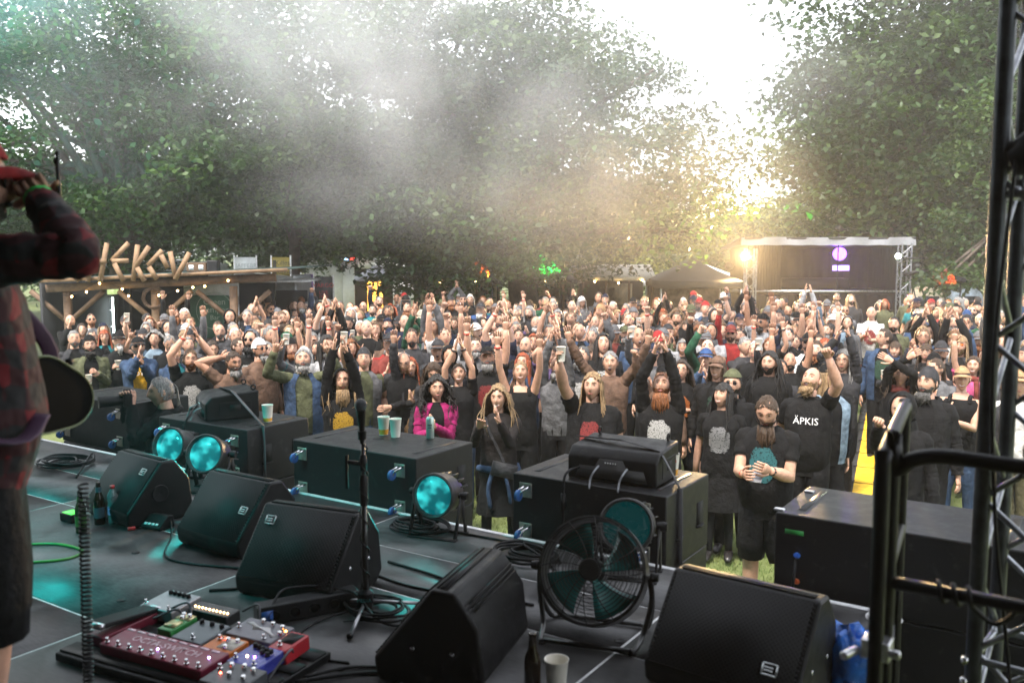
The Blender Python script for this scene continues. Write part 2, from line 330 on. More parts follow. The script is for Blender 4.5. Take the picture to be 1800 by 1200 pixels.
# ---- bass bins in front of the stage
def caster(par, x, z):
    t = MB(); t.box((.10, .006, .10), (0, -.004, 0)); o = t.build('caster_plate', mat('zinc_plate', (0.42, 0.40, 0.33), 0.4, 0.8, var=0.3), par, loc=(x, -.3, z), bevel=.004)
    b = MB(); P = spline([(.02, -.01, .035), (.025, -.05, .03), (.0, -.085, .005), (-.012, -.085, -.02)], 5)
    for sy in (-.018, .018): b.tube(P+np.array([sy, 0, 0]), .007, 6)
    b.build('bracket', CHR(), o, smooth=True)
    w_ = MB(); w_.M = xf(loc=(-.006, -.085, -.02), ry=math.pi/2); w_.lathe([(.0, -.014), (.02, -.016), (.026, -.013), (.038, -.011), (.038, .011), (.026, .013), (.02, .016), (0, .014)], 20)
    w_.build('wheel', mat('blue_caster_rubber', (0.03, 0.11, 0.32), 0.45, var=0.2), o, smooth=40)
    o.scale = (.85, .85, .85); return o
def bass_bin(u0, u1, v0, z, h, label, casters=True, d=.60, slots=True, handle=True):
    w = u1-u0; c = S(u0+w/2, v0+d/2); t = thing('bass_bin', label, 'speaker', (c[0], c[1], z), SANG, 'bass bins stacked before the stage')
    m = MB(); m.box((w, d, h), (0, 0, h/2)); m.build('cabinet', BLK(), t, bevel=.008)
    if slots:
        for sx in (-1, 1):
            k = MB(); k.box((.035, d*.72, .004), (sx*(w/2-.10), 0.02, h+.001)); k.build('runner', mat('runner_groove', (0.006, 0.006, 0.006), 0.35), t)
        k = MB(); k.lathe([(0, .002), (.035, .002), (.04, 0)], 16); k.build('pole_cup', RUB(), t, loc=(-.06, .03, h))
    if casters:
        for x in (-w/2+.09, w/2-.13):
            for zz in (.09, h-.09): caster(t, x, zz)
    if handle:
        for yy in (-.12, .17):
            k = MB(); k.box((.006, .09, .13), (w/2, yy, h*.52)); o = k.build('hand_hole', mat('hole_black', (0.003, 0.003, 0.003), 0.8), t)
            k = MB(); k.tube([(w/2+.001, yy-.05, h*.52-.07), (w/2+.012, yy, h*.52-.078), (w/2+.001, yy+.05, h*.52-.07)], .007, 6); k.build('grip', RUB(), o)
    return t
bins = []
for u0, u1, v0, la in ((-3.26, -2.26, .27, 'leftmost'), (-1.58, -.57, .08, 'second from left'), (-.07, 1.01, .05, 'third from left'), (1.70, 2.66, .09, 'fourth from left'), (3.22, 4.33, .13, 'rightmost')):
    desc = {'leftmost': 'black bass bin at far left behind the guitar, top of its stack', 'second from left': 'black bass bin carrying a strapped wedge speaker and one cup, behind the two teal lamps',
            'third from left': 'black bass bin with two plastic cups and a can standing on it', 'fourth from left': 'black bass bin carrying a strapped low speaker, behind the fan',
            'rightmost': 'black bass bin at right behind the handrail with a green tape strip'}[la]
    b = bass_bin(u0, u1, v0, 1.235, .415, desc, casters=(la != 'rightmost')); bins.append(b)
    bass_bin(u0+.004, u1-.004, v0+.004, .615, .615, 'black bass bin in the middle of the stack, '+la+' stack before the stage', False, slots=False)
    bass_bin(u0+.004, u1-.004, v0+.004, -.02, .63, 'black bass bin at the bottom of the stack, '+la+' stack before the stage', False, slots=False)
rb = bins[4]
m = MB(); m.box((.09, .004, .022), (-.46, -.302, .33)); m.build('tape', mat('green_tape', (0.02, 0.32, 0.05), 0.5), rb)
for i, (c, z) in enumerate((((0.03, 0.12, 0.5), .22), ((0.5, 0.1, 0.03), .09))):
    m = MB(); m.M = xf(loc=(-.44, -.31, z), rx=R(70)); m.lathe([(0, .03), (.012, .028), (.015, 0), (.012, -.03), (0, -.03)], 10); m.build('plug', mat('plug_%d' % i, c, 0.4), rb, smooth=40)
m = MB(); m.tube(spline([(-.44, -.33, .2), (-.43, -.40, .12), (-.45, -.36, .0), (-.47, -.34, -.3)], 6), .008, 6); m.build('power_cable', RUB(), rb, smooth=True)
for xx in (-.55, -.52): 
    m = MB(); m.M = xf(loc=(xx, -.25+(xx+.55)*14, .418)); m.box((.05, .03, .012)); m.build('flying_latch', ALU(), rb, bevel=.003)
# small speakers strapped on top
def fill_speaker(loc, rz, label, w, dpt, h0, h1):
    t = thing('top_speaker', label, 'speaker', loc, rz, 'small speakers strapped onto bass bins')
    m = MB(); m.prism([(-dpt/2, 0), (dpt/2, 0), (dpt/2, h1), (-dpt/2+.05, h0+.03), (-dpt/2, h0-.02)], -w/2, w/2); m.build('cabinet', PLA(), t, bevel=.012)
    m = MB(); m.prism([(-.40*w, .02), (.40*w, .02), (.36*w, h0*.55), (.18*w, h0*.55), (.13*w, h0*.86), (-.13*w, h0*.86), (-.18*w, h0*.55), (-.36*w, h0*.55)], -dpt/2-.006, -dpt/2+.01, axis=1); m.build('rear_panel', mat('rear_panel_black', (0.008, 0.008, 0.008), 0.5), t)
    for x in (-.03, -.015, .0, .015, .03):
        m = MB(); m.ball((x, -dpt/2-.008, h0*.74), .004, 6, 4); m.build('control_dot', WHT(), t)
    for x in (-.07, .10):
        m = MB(); m.tube(spline([(x, -dpt/2-.008, h0*.6), (x-.005, -dpt/2-.06, h0*.45), (x-.02, -dpt/2-.07, .03), (x-.015, -dpt/2-.10, -.02)], 6), .006, 6); m.build('signal_cable', mat('grey_cable', (0.25, 0.26, 0.28), 0.4), t, smooth=True)
    for sx in (-1, 1):
        m = MB(); m.box((.006, dpt*.6, h0*.7), (sx*w/2, .02, h0*.55)); o = m.build('side_plate', RUB(), t, bevel=.004)
        m = MB(); m.box((.004, .08, .045), (sx*(w/2+.004), .02, h0*.6)); m.build('side_grip', MATS['hole_black'], o)
    for sx in (-1, 1):
        m = MB(); m.M = xf(loc=(sx*w*.4, dpt*.42, h1+.02), ry=math.pi/2); m.tube(np.array([(.018*math.cos(a), .018*math.sin(a), 0) for a in np.linspace(0, 2*math.pi, 12, endpoint=False)]), .006, 6, closed=True); m.build('rigging_eye', RUB(), t, smooth=True)
    return t
c = S(2.275, .36); fill_speaker((c[0], c[1], 1.652), SANG+R(4), 'low black speaker strapped on the bin behind the fan, beside a cup', .53, .36, .15, .2)
c = S(-1.17, .40); fill_speaker((c[0], c[1], 1.652), SANG-R(28), 'wedge shaped black speaker strapped on the bin behind the two teal lamps', .42, .40, .15, .21)
def strap(name, pts, label, w=.035):
    m = MB(); P = np.array(pts)
    for i in range(len(P)-1): m.bar(P[i], P[i+1], w, .004, up=(0.3, .2, 1) if abs(P[i][2]-P[i+1][2]) < .3 else tuple(np.append(-SN, 0.2)))
    tag(m.build(name, mat('grey_webbing', (0.07, 0.07, 0.075), 0.7, var=0.2, bump=0.3, bscale=300)), label, 'strap')
strap('ratchet_strap', [S(1.98, .36, .55), S(2.28, .33, .565), S(2.53, .30, .535), S(2.665, .25, .362), S(2.675, .25, -.3)], 'grey ratchet strap over the low speaker behind the fan')
strap('ratchet_strap', [S(-1.42, .52, .545), S(-1.02, .33, .565), S(-.95, .30, .55), S(-.56, .22, .362), S(-.555, .22, -.3)], 'grey ratchet strap over the wedge shaped speaker beside the cup')
m = MB(); m.tube(spline([S(2.1, .16, .42), S(2.08, .04, .40), S(2.085, .01, .25), S(2.09, .0, .0), S(2.1, .02, -.3)], 8), .008, 6); m.cyl(S(2.083, .012, .30), S(2.086, .008, .21), .014, seg=8)
tag(m.build('speaker_cable', RUB(), smooth=True), 'black cable with plug hanging down the bin behind the fan', 'cable')
m = MB(); m.tube(spline([S(-1.3, .22, .44), S(-1.22, .1, .40), S(-1.21, .03, .30), S(-1.2, .02, .0)], 8), .008, 6); m.cyl(S(-1.213, .03, .33), S(-1.21, .027, .27), .013, seg=8)
tag(m.build('speaker_cable', [RUB()], smooth=True), 'black cable with plug hanging behind the two teal lamps', 'cable')
# ---- cups, cans
CUPM = mat('cup_plastic', (0.86, 0.82, 0.72), 0.4, var=0.04)
BEER = mat('beer', (0.75, 0.36, 0.05), 0.2, var=0.1)
def cup(loc, label, beer=0.0, s=1.0, rx=0.0, ry=0.0, logo=False, group='white plastic beer cups'):
    t = thing('beer_cup', label, 'cup', loc, 0, group); t.rotation_euler = (rx, ry, 0); t.scale = (s, s, s)
    m = MB(); m.lathe([(.0, .002), (.031, 0), (.042, .125), (.044, .127), (.0415, .126), (.036, .09), (.031, .05), (.028, .006), (0, .006)], 18); m.build('cup_wall', CUPM, t, smooth=40)
    if beer: 
        m = MB(); m.lathe([(.0316, .004), (.0318+.011*beer, .004+.12*beer), (0, .004+.12*beer+.0005)], 18); m.build('beer_fill', BEER, t, smooth=40)
    if logo:
        m = MB(); 
        for a, b, c_, d_ in ((0, .07, .012, .03), (-.012, .09, .008, .014), (.012, .09, .008, .014), (0, .05, .02, .006)): m.box((c_, .002, d_), (a, -.0405, b))
        m.build('printed_emblem', mat('red_print', (0.6, 0.06, 0.03), 0.6), t)
    return t
p = S(-.70, .39, .352); cup(p, 'plastic cup with a little beer on the bin beside the strapped wedge speaker', .22)
p = S(.352, .50, .352); cup(p, 'left one of two plastic cups on the middle bin, with beer at its bottom', .3)
p = S(.473, .485, .352); cup(p, 'right one of two plastic cups on the middle bin, empty')
p = S(2.50, .53, .352); cup(p, 'plastic cup with red emblem and some beer beside the low strapped speaker', .3, logo=True)
p = S(.709, .57, .352); t = thing('drink_can', 'pale green tall drink can on the middle bin', 'can', p)
m = MB(); m.lathe([(0, .002), (.022, 0), (.028, .008), (.028, .135), (.023, .148), (.021, .15), (.02, .147), (0, .147)], 18); m.build('can_body', mat('can_green', (0.45, 0.55, 0.50), 0.3, 0.5, var=0.1), t, smooth=40)
m = MB(); m.box((.03, .002, .012), (0, -.0285, .10)); m.box((.022, .002, .006), (0, -.0285, .08)); m.build('can_print', mat('can_print', (0.1, 0.16, 0.14), 0.5), t)
# ================================================================== lamps on the deck
def teal_lens():
    m = D.materials.new('teal_lens'); m.use_nodes = True; n = m.node_tree.nodes; l = m.node_tree.links; b = n['Principled BSDF']
    tc = n.new('ShaderNodeTexCoord'); v = n.new('ShaderNodeTexNoise'); v.inputs['Scale'].default_value = 11; v.inputs['Detail'].default_value = 2; l.new(tc.outputs['Object'], v.inputs['Vector'])
    r = n.new('ShaderNodeValToRGB'); e = r.color_ramp.elements; e[0].position = .42; e[0].color = (0.0, 0.05, 0.06, 1); e[1].position = .75; e[1].color = (0.04, 0.62, 0.62, 1)
    l.new(v.outputs['Fac'], r.inputs['Fac']); l.new(r.outputs['Color'], b.inputs['Emission Color']); b.inputs['Emission Strength'].default_value = .34
    b.inputs['Base Color'].default_value = (0.02, 0.12, 0.13, 1); b.inputs['Roughness'].default_value = 0.12; return m
LENS = teal_lens()
def par_can(p, yaw, tilt, label, s=1.0, power=14.0, lit=True):
    """local +Y is where the lens points"""
    t = thing('stage_lamp', label, 'stage lamp', p, yaw, 'teal stage lamps on the deck'); t.scale = (s, s, s); hz = .24
    Mx = np.array(Matrix.Translation((0, 0, hz)) @ Matrix.Rotation(tilt, 4, 'X') @ Matrix.Rotation(-math.pi/2, 4, 'X'))
    m = MB(); m.M = Mx; m.lathe([(.0, -.23), (.075, -.22), (.09, -.17), (.095, -.12), (.097, -.115), (.115, -.10), (.12, .0), (.128, .005), (.128, .05), (.122, .055), (.113, .05), (.11, .025), (0, .025)], 28); o = m.build('housing', mat('lamp_housing', (0.022, 0.021, 0.021), 0.45, var=0.4, scale=9, bump=0.1), t, smooth=35)
    f = MB(); f.M = Mx
    for k in range(16):
        a = k*math.pi/8; f.box((.022, .006, .07), (0, 0, 0)) if False else f.add(*_fin(a))
    f.build('cooling_fin', MATS['lamp_housing'], o)
    m = MB(); m.M = Mx; m.lathe([(.0, .034), (.06, .032), (.112, .026), (.112, .02)], 28); m.build('lens', LENS if lit else mat('dark_lens', (0.008, 0.018, 0.018), 0.2, emit=(.0, .16, .17), estr=.03), t, smooth=True)
    m = MB()
    for sx in (-1, 1):
        m.bar((sx*.145, -.03, hz), (sx*.14, .06, .008), .008, .035, up=(0, 1, 0)); m.bar((sx*.145, -.03, hz), (sx*.14, -.10, .008), .008, .035, up=(0, 1, 0))
    m.box((.30, .04, .008), (0, .06, .006)); m.box((.30, .04, .008), (0, -.10, .006)); m.build('yoke', BLK(), t)
    for sx in (-1, 1):
        m = MB(); m.M = xf(loc=(sx*.15, -.03, hz), ry=sx*math.pi/2); m.lathe([(0, .03), (.02, .03), (.024, .01), (.018, -.02)], 12); m.build('clamp_knob', RUB(), t, smooth=40)
    if lit and power:
        L = D.lights.new('teal_beam', 'SPOT'); L.energy = power; L.color = (0.03, 0.85, 0.80); L.spot_size = R(110); L.spot_blend = 0.9; L.shadow_soft_size = 0.1
        lo = D.objects.new('teal_beam', L); COL.objects.link(lo); lo.parent = t; lo.location = (0, .075*math.cos(tilt), hz+.07*math.sin(tilt)); lo.rotation_euler = (math.pi/2+tilt, 0, 0)
    return t
def _fin(a):
    c, s = math.cos(a), math.sin(a); P = [(.09, -.003, -.21), (.118, -.003, -.20), (.118, -.003, -.11), (.09, -.003, -.10), (.09, .003, -.21), (.118, .003, -.20), (.118, .003, -.11), (.09, .003, -.10)]
    V = np.array([(x*c-y*s, x*s+y*c, z) for x, y, z in P]); return V, [np.array([[0, 3, 2, 1], [4, 5, 6, 7], [0, 1, 5, 4], [1, 2, 6, 5], [2, 3, 7, 6], [3, 0, 4, 7]])]
par_can(S(-.95, -.26), R(162), R(16), 'teal lit stage lamp, left one of the pair at the deck edge', 1.05, 5)
par_can(S(-.52, -.30), R(170), R(20), 'bright teal lit stage lamp, right one of the pair at the deck edge', 1.05, 7)
par_can(S(1.38, -.22), R(160), R(8), 'teal lit stage lamp with coiled cable, right of the microphone stand', 1.0, 1.4)
par_can(S(2.58, -.20), R(162), R(14), 'dim stage lamp half hidden behind the fan', 1.08, 0, lit=False)
wl = thing('wash_lamp', 'teal wash lamp hanging under the stage roof', 'stage lamp', tuple(S(-1.2, -3.9, 3.6)))
m = MB(); m.lathe([(0, .12), (.1, .1), (.12, -.1), (.1, -.12), (0, -.1)], 18); m.build('housing', MATS['lamp_housing'], wl, smooth=40); m = MB(); m.bar((0, 0, .1), (0, 0, 1.2), .03, .03); m.build('hanger', BLK(), wl)
L = D.lights.new('teal_wash', 'SPOT'); L.energy = 230; L.color = (.03, .75, .72); L.spot_size = R(58); L.spot_blend = .8; L.shadow_soft_size = .12; lo = D.objects.new('teal_wash', L); COL.objects.link(lo); lo.parent = wl; lo.location = (0, 0, -.14)
_v = Vector(tuple(S(-.5, -1.1, .1)-S(-1.2, -3.9, 3.6))); lo.rotation_euler = _v.to_track_quat('-Z', 'Y').to_euler()
wl = thing('beam_lamp', 'teal beam lamp hanging at the front left of the stage roof', 'stage lamp', tuple(S(-4.6, -1.2, 4.2)))
m = MB(); m.lathe([(0, .16), (.1, .14), (.12, -.1), (.1, -.14), (0, -.12)], 18); m.build('housing', MATS['lamp_housing'], wl, smooth=40); m = MB(); m.bar((0, 0, .1), (0, 0, .7), .03, .03); m.build('hanger', BLK(), wl)
L = D.lights.new('teal_beam_out', 'SPOT'); L.energy = 4200; L.color = (.03, .70, .72); L.spot_size = R(62); L.spot_blend = .9; L.shadow_soft_size = .12; lo = D.objects.new('teal_beam_out', L); COL.objects.link(lo); lo.parent = wl; lo.location = (0, .16, 0)
_v = Vector((-8.5, 14.5, 8.2))-Vector(tuple(S(-4.6, -1.2, 4.2))); lo.rotation_euler = _v.to_track_quat('-Z', 'Y').to_euler()
# ================================================================== floor fan
def floor_fan():
    t = thing('floor_fan', 'black drum fan with wire guard, teal lamp light painted into its blades', 'fan', tuple(S(2.78, -.93)), SANG+R(196)); t.scale = (.9, .9, .9)
    Rr, hz, tilt = .245, .315, R(24)
    Mx = np.array(Matrix.Translation((0, 0, hz)) @ Matrix.Rotation(tilt, 4, 'X') @ Matrix.Rotation(-math.pi/2, 4, 'X'))   # local z -> forward (+Y), tilted up
    m = MB(); m.M = Mx; m.lathe([(Rr-.006, -.08), (Rr+.004, -.085), (Rr+.008, -.05), (Rr+.004, .05), (Rr+.008, .07), (Rr-.006, .07), (Rr-.010, .0), (Rr-.006, -.08)], 48, cap=False); drum = m.build('drum', mat('fan_black', (0.012, 0.012, 0.012), 0.35, var=0.2), t, smooth=40)
    for z, nm in ((.075, 'front_guard'), (-.085, 'rear_guard')):
        m = MB(); m.M = Mx; a = np.linspace(0, 2*math.pi, 40, endpoint=False); sg = 1 if z > 0 else -1
        for k in range(13 if z > 0 else 9):
            r = .05+k*(Rr-.05)/(12 if z > 0 else 8); zz = z+sg*.03*(1-(r/Rr)**2); m.tube(np.stack([r*np.cos(a), r*np.sin(a), 0*a+zz], -1), .0016, 4, closed=True)
        for k in range(12):
            b = k*math.pi/6+.2*sg; rr = np.linspace(.03, Rr, 5); bb = b+.35*(rr/Rr)
            m.tube(np.stack([rr*np.cos(bb), rr*np.sin(bb), z+sg*.031*(1-(rr/Rr)**2)], -1), .0022, 4)
        m.build(nm, MATS['fan_black'], drum)
    bm_ = mat('fan_blade_lamp_tint', (0.02, 0.20, 0.18), 0.3, var=0.1)  # teal light of the lamp behind is put into the blade colour
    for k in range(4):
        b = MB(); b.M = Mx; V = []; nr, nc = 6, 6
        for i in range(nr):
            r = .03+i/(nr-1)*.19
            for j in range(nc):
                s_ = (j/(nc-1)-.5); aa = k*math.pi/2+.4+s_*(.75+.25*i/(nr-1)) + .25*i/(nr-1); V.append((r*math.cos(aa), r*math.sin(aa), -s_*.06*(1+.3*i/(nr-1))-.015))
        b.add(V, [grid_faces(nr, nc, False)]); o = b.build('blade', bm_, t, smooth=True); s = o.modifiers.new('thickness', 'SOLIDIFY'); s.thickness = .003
    m = MB(); m.M = Mx; m.lathe([(0, .115), (.045, .113), (.052, .10), (.05, .06), (.0, .06)], 24); m.build('hub', MATS['fan_black'], t, smooth=40)
    m = MB(); m.M = Mx; m.lathe([(.0, -.12), (.05, -.115), (.055, -.06), (.05, -.02), (.025, .0), (.0, .0)], 20); m.build('motor', MATS['fan_black'], t, smooth=40)
    m = MB()
    for sx in (-1, 1):
        m.tube(spline([(sx*.262, 0, hz), (sx*.27, -.02, hz-.12), (sx*.24, .02, .05), (sx*.22, .13, .016), (sx*.20, .15, .016)], 6), .013, 8)
        m.tube(spline([(sx*.262, 0, hz), (sx*.27, -.04, hz-.15), (sx*.24, -.12, .03), (sx*.20, -.16, .016)], 6), .013, 8)
    m.tube([(-.20, .15, .016), (.20, .15, .016)], .013, 8); m.tube([(-.20, -.16, .016), (.20, -.16, .016)], .013, 8)
    m.build('stand', mat('fan_tube', (0.02, 0.02, 0.02), 0.28), t, smooth=True)
    for sx in (-1, 1):
        m = MB(); m.M = xf(loc=(sx*.275, 0, hz), ry=sx*math.pi/2); m.lathe([(0, .03), (.018, .028), (.022, 0), (.015, -.01)], 12); m.build('pivot_knob', RUB(), t, smooth=40)
        m = MB(); m.cyl((sx*.21, .15, .0), (sx*.21, .15, .02), .018, seg=10); m.build('rubber_foot', RUB(), t)
floor_fan()
# ================================================================== microphone stand
MICP = at_z(643, 1078, SZ)
t = thing('microphone_stand', 'black straight microphone stand with boom clip and small tripod base', 'microphone stand', tuple(MICP))
m = MB(); m.tube([(0, 0, .03), (0, 0, .58)], .0135, 12); m.tube([(0, 0, .52), (0, 0, .80)], .009, 10); m.build('pole', mat('stand_black', (0.01, 0.01, 0.01), 0.3), t, smooth=True)
m = MB(); m.lathe([(0, .03), (.03, .03), (.036, .05), (.036, .10), (.02, .115), (0, .115)], 16); o = m.build('base_hub', RUB(), t, smooth=40)
V, Fs = text_geo('MEDIA', .022); m = MB(); m.M = xf(loc=(0, -.0375, .075), rx=math.pi/2); m.add(V, Fs); m.build('base_lettering', mat('teal_print', (0.1, 0.5, 0.5), 0.5), o)
for a in (20, 150, 265):
    m = MB(); m.tube([(0, 0, .06), (.27*math.cos(R(a)), .27*math.sin(R(a)), .012)], .009, 8); l = m.build('leg', mat('leg_chrome', (0.3, 0.3, 0.31), 0.3, 0.8), t, smooth=True)
    m = MB(); m.ball((.275*math.cos(R(a)), .275*math.sin(R(a)), .014), .015, 8, 6); m.build('rubber_foot', RUB(), l)
m = MB(); m.lathe([(.0, .50), (.017, .50), (.02, .54), (.02, .62), (.012, .64), (0, .64)], 14); m.build('height_clutch', RUB(), t, smooth=40)
m = MB(); m.lathe([(.0, .66), (.015, .66), (.017, .70), (.013, .73), (0, .73)], 12); m.bar((-.02, 0, .69), (-.075, -.01, .70), .012, .016); m.bar((-.072, -.01, .73), (-.072, -.01, .58), .01, .012); m.build('cup_holder_arm', RUB(), t)
t2 = thing('microphone', 'dark wired vocal microphone clipped on top of the stand', 'microphone', tuple(MICP+np.array([-.003, 0, .80])))
m = MB(); m.M = xf(rx=R(8)); m.lathe([(0, -.02), (.011, -.02), (.013, .05), (.020, .125), (.022, .135), (0, .135)], 16); m.build('handle', RUB(), t2, smooth=40)
m = MB(); m.M = xf(rx=R(8)); m.ball((0, 0, .158), (.027, .027, .029), 18, 12); m.build('mesh_head', mat('mic_mesh', (0.05, 0.055, 0.06), 0.35, 0.7, var=0.3, scale=60, bump=0.6, bscale=500), t2, smooth=True)
m = MB(); m.M = xf(rx=R(8)); m.lathe([(.0, .0), (.018, .0), (.02, .04), (.0, .04)], 12); m.build('clip', RUB(), t2, smooth=40)
m = MB(); P = [MICP+np.array([0.0, -.01, .78])]
for k in range(40): z = .76-k*.0185; P.append(MICP+np.array([.019*math.cos(k*1.0), .019*math.sin(k*1.0), z]))
P += [S(1.74, -1.22, .008), S(1.9, -1.3, .008), S(1.8, -1.42, .008)]
m.tube(spline(P, 4), .0035, 6); tag(m.build('microphone_cable', RUB(), smooth=True), 'thin black cable wound down the microphone stand', 'cable')
# ================================================================== pedalboard
def pedal(name, label, u, v, w, d, h, color, knobs=(), switches=(), leds=(), text=None, z0=.045, rough=0.4, metal=0.0, tilt=R(4), knobcol='chrome', tcol=(0.75, 0.6, 0.65), tsize=.035, plate=None, yaw=0.12):
    t = thing(name, label, 'effect pedal', tuple(S(u, v, z0)), SANG+yaw, 'effect pedals on the board')
    t.rotation_euler = (tilt, 0, SANG+yaw)
    m = MB(); m.box((w, d, h), (0, 0, h/2)); m.build('enclosure', mat('pedal_'+'_'.join('%02d' % int(c*99) for c in color), color, rough, metal, var=0.12, scale=18, rvar=.1), t, bevel=.005)
    for (x, y) in switches:
        m = MB(); m.lathe([(.009, 0), (.010, .006), (.0055, .008), (.0055, .016), (.007, .018), (.006, .022), (0, .023)], 10); m.build('footswitch', CHR(), t, loc=(x*w, y*d, h), smooth=40)
    for (x, y) in knobs:
        m = MB(); m.lathe([(.0, 0), (.0105, 0), (.0095, .014), (.008, .016), (0, .016)], 12); o = m.build('knob', CHR() if knobcol == 'chrome' else RUB(), t, loc=(x*w, y*d, h), smooth=40)
    for (x, y, c) in leds:
        m = MB(); m.ball((0, 0, 0), .004, 8, 6); m.build('led', mat('led_%d_%d_%d' % tuple(int(k*9) for k in c), c, 0.3, emit=c, estr=6.0, var=0), t, loc=(x*w, y*d, h+.002))
    if text:
        V, Fs = text_geo(text, tsize); m = MB(); m.M = xf(loc=(0, plate or 0, h+.0012)); m.add(V, Fs); m.build('lettering', mat('pedal_print_%d' % int(tcol[0]*99), tcol, 0.5, var=0), t)
    return t
bd = thing('pedalboard', 'black pedal board frame on the deck at lower left', 'pedalboard', tuple(S(1.56, -2.02)), SANG+.12)
m = MB(); m.box((.98, .50, .035), (.0, 0, .02)); m.build('base', PLA(), bd, bevel=.006)
for k in range(4):
    m = MB(); m.box((.97, .08, .008), (0, -.19+k*.125, .041)); m.build('rail', RUB(), bd)
oc = pedal('switcher_pedal', 'long maroon pedal switcher with nine footswitches and white lettering', 1.53, -2.13, .54, .15, .045, (0.20, 0.015, 0.04), switches=[(-.45+k*.1125, -.38) for k in range(9)], leds=[(-.02, -.12, (0.5, 0.3, 1.0)), (.42, .08, (0.5, 0.3, 1.0))], text='OCTA-SWITCH', tsize=.052, plate=.012, tcol=(0.8, 0.62, 0.68))
for k in range(9):
    m = MB(); m.box((.04, .012, .001), (-.24+k*.057, .058, .0462)); m.build('label_strip', MATS['pedal_print_79'], oc)
pedal('expression_pedal', 'black treadle expression pedal with maroon side, left end of the board', 1.16, -2.06, .095, .29, .05, (0.16, 0.012, 0.03), z0=.03, tilt=R(0), yaw=.14)
m = MB(); m.box((.09, .30, .02), (0, 0, .075)); o = m.build('treadle', RUB(), [q for q in D.objects if q.name == 'expression_pedal'][0], bevel=.005); o.rotation_euler = (R(-7), 0, 0)
for yy in (-.15, .15):
    m = MB(); m.box((.092, .02, .021), (0, yy, .075)); m.build('treadle_trim', ALU(), o)
pedal('silver_pedal', 'silver grey pedal with a row of black knobs at the back of the board', 1.16, -1.825, .19, .175, .055, (0.30, 0.30, 0.31), knobs=[(-.28+k*.14, .3) for k in range(5)], switches=[(-.4, -.38), (.35, -.42)], knobcol='black', metal=.5)
pedal('equalizer_pedal', 'black pedal with a row of amber lights behind the green one', 1.385, -1.775, .22, .085, .05, (0.02, 0.02, 0.02), leds=[(-.42+k*.093, -.15, (0.5, 0.3, 0.14)) for k in range(10)], switches=[], text='', tsize=.02)
pedal('green_pedal', 'small green pedal with gold top and gold knobs', 1.395, -1.965, .075, .145, .06, (0.03, 0.22, 0.05), knobs=[(-.2, .36), (.25, .36), (.0, .2)], z0=.045)
o = [q for q in D.objects if q.name == 'green_pedal'][0]; m = MB(); m.box((.055, .05, .008), (0, -.02, .062)); m.build('treadle_plate', mat('gold_plate', (0.62, 0.56, 0.30), 0.35, 0.6), o); m = MB(); m.box((.074, .045, .003), (0, .048, .0605)); m.build('knob_plate', MATS['gold_plate'], o)
pedal('grey_pedal', 'worn grey pedal with three black knobs and one footswitch', 1.53, -1.955, .16, .17, .05, (0.11, 0.13, 0.14), knobs=[(-.3, .33), (.05, .33), (.38, .33)], switches=[(.12, -.35)], knobcol='black', metal=.3)
pedal('orange_pedal', 'orange pedal with silver knobs in the middle of the board', 1.71, -1.985, .145, .12, .05, (0.62, 0.17, 0.02), knobs=[(.0, .2), (.3, .25), (.2, -.2)], switches=[(-.3, .2)], leds=[(-.15, .3, (1, .1, .05))])
o = [q for q in D.objects if q.name == 'orange_pedal'][0]; m = MB(); m.box((.08, .075, .001), (.028, .008, .051)); m.build('face_plate', mat('cream_plate', (0.6, 0.58, 0.5), 0.5), o)
pd = pedal('large_grey_pedal', 'wide grey pedal with bat wing drawing and four chrome knobs', 1.72, -1.815, .235, .15, .05, (0.17, 0.165, 0.19), knobs=[(-.12, .38), (.12, .33), (.36, .28), (.46, -.02)], switches=[(-.4, -.1), (.3, -.36)], leds=[(.47, .2, (1, .3, .05))])
m = MB(); m.prism([(-.10, .03), (-.07, .045), (-.02, .02), (.03, .03), (.06, .0), (.10, -.02), (.085, -.035), (.05, -.01), (.01, .005), (-.03, -.01), (-.05, .02)], .0508, .0515, axis=2); m.build('wing_drawing', mat('wing_print', (0.6, 0.6, 0.6), 0.4), pd)
bp_ = pedal('blue_pedal', 'glossy blue pedal with tiny knobs and a violet light', 1.89, -1.985, .155, .15, .05, (0.05, 0.06, 0.36), knobs=[(-.3+.15*k, .36-.03*k) for k in range(5)]+[(.1, .15), (.3, .1)], switches=[(-.35, -.3), (.3, -.38)], leds=[(-.15, -.12, (1, .6, .3)), (.05, -.08, (.7, .2, 1.0))], knobcol='black', rough=.25)
m = MB(); m.box((.06, .02, .001), (.03, .03, .0506)); m.build('light_patch', mat('lilac_print', (0.45, 0.4, 0.7), 0.5), bp_)
rp_ = pedal('red_pedal', 'small red pedal with black treadle at the right end of the board', 1.915, -1.84, .09, .145, .06, (0.45, 0.02, 0.03), switches=[(-.05, -.3)])
m = MB(); m.box((.065, .075, .004), (0, .02, .061)); m.build('treadle_pad', RUB(), rp_)
pedal('dark_pedal', 'dark pedal with chrome knobs and a red light at the bottom of the picture', 1.95, -2.14, .19, .15, .05, (0.07, 0.075, 0.08), knobs=[(-.25, .3), (.02, .38), (.28, .33), (-.05, -.05), (.3, -.05)], switches=[(-.4, .1)], leds=[(-.28, -.05, (1, .1, .05))])
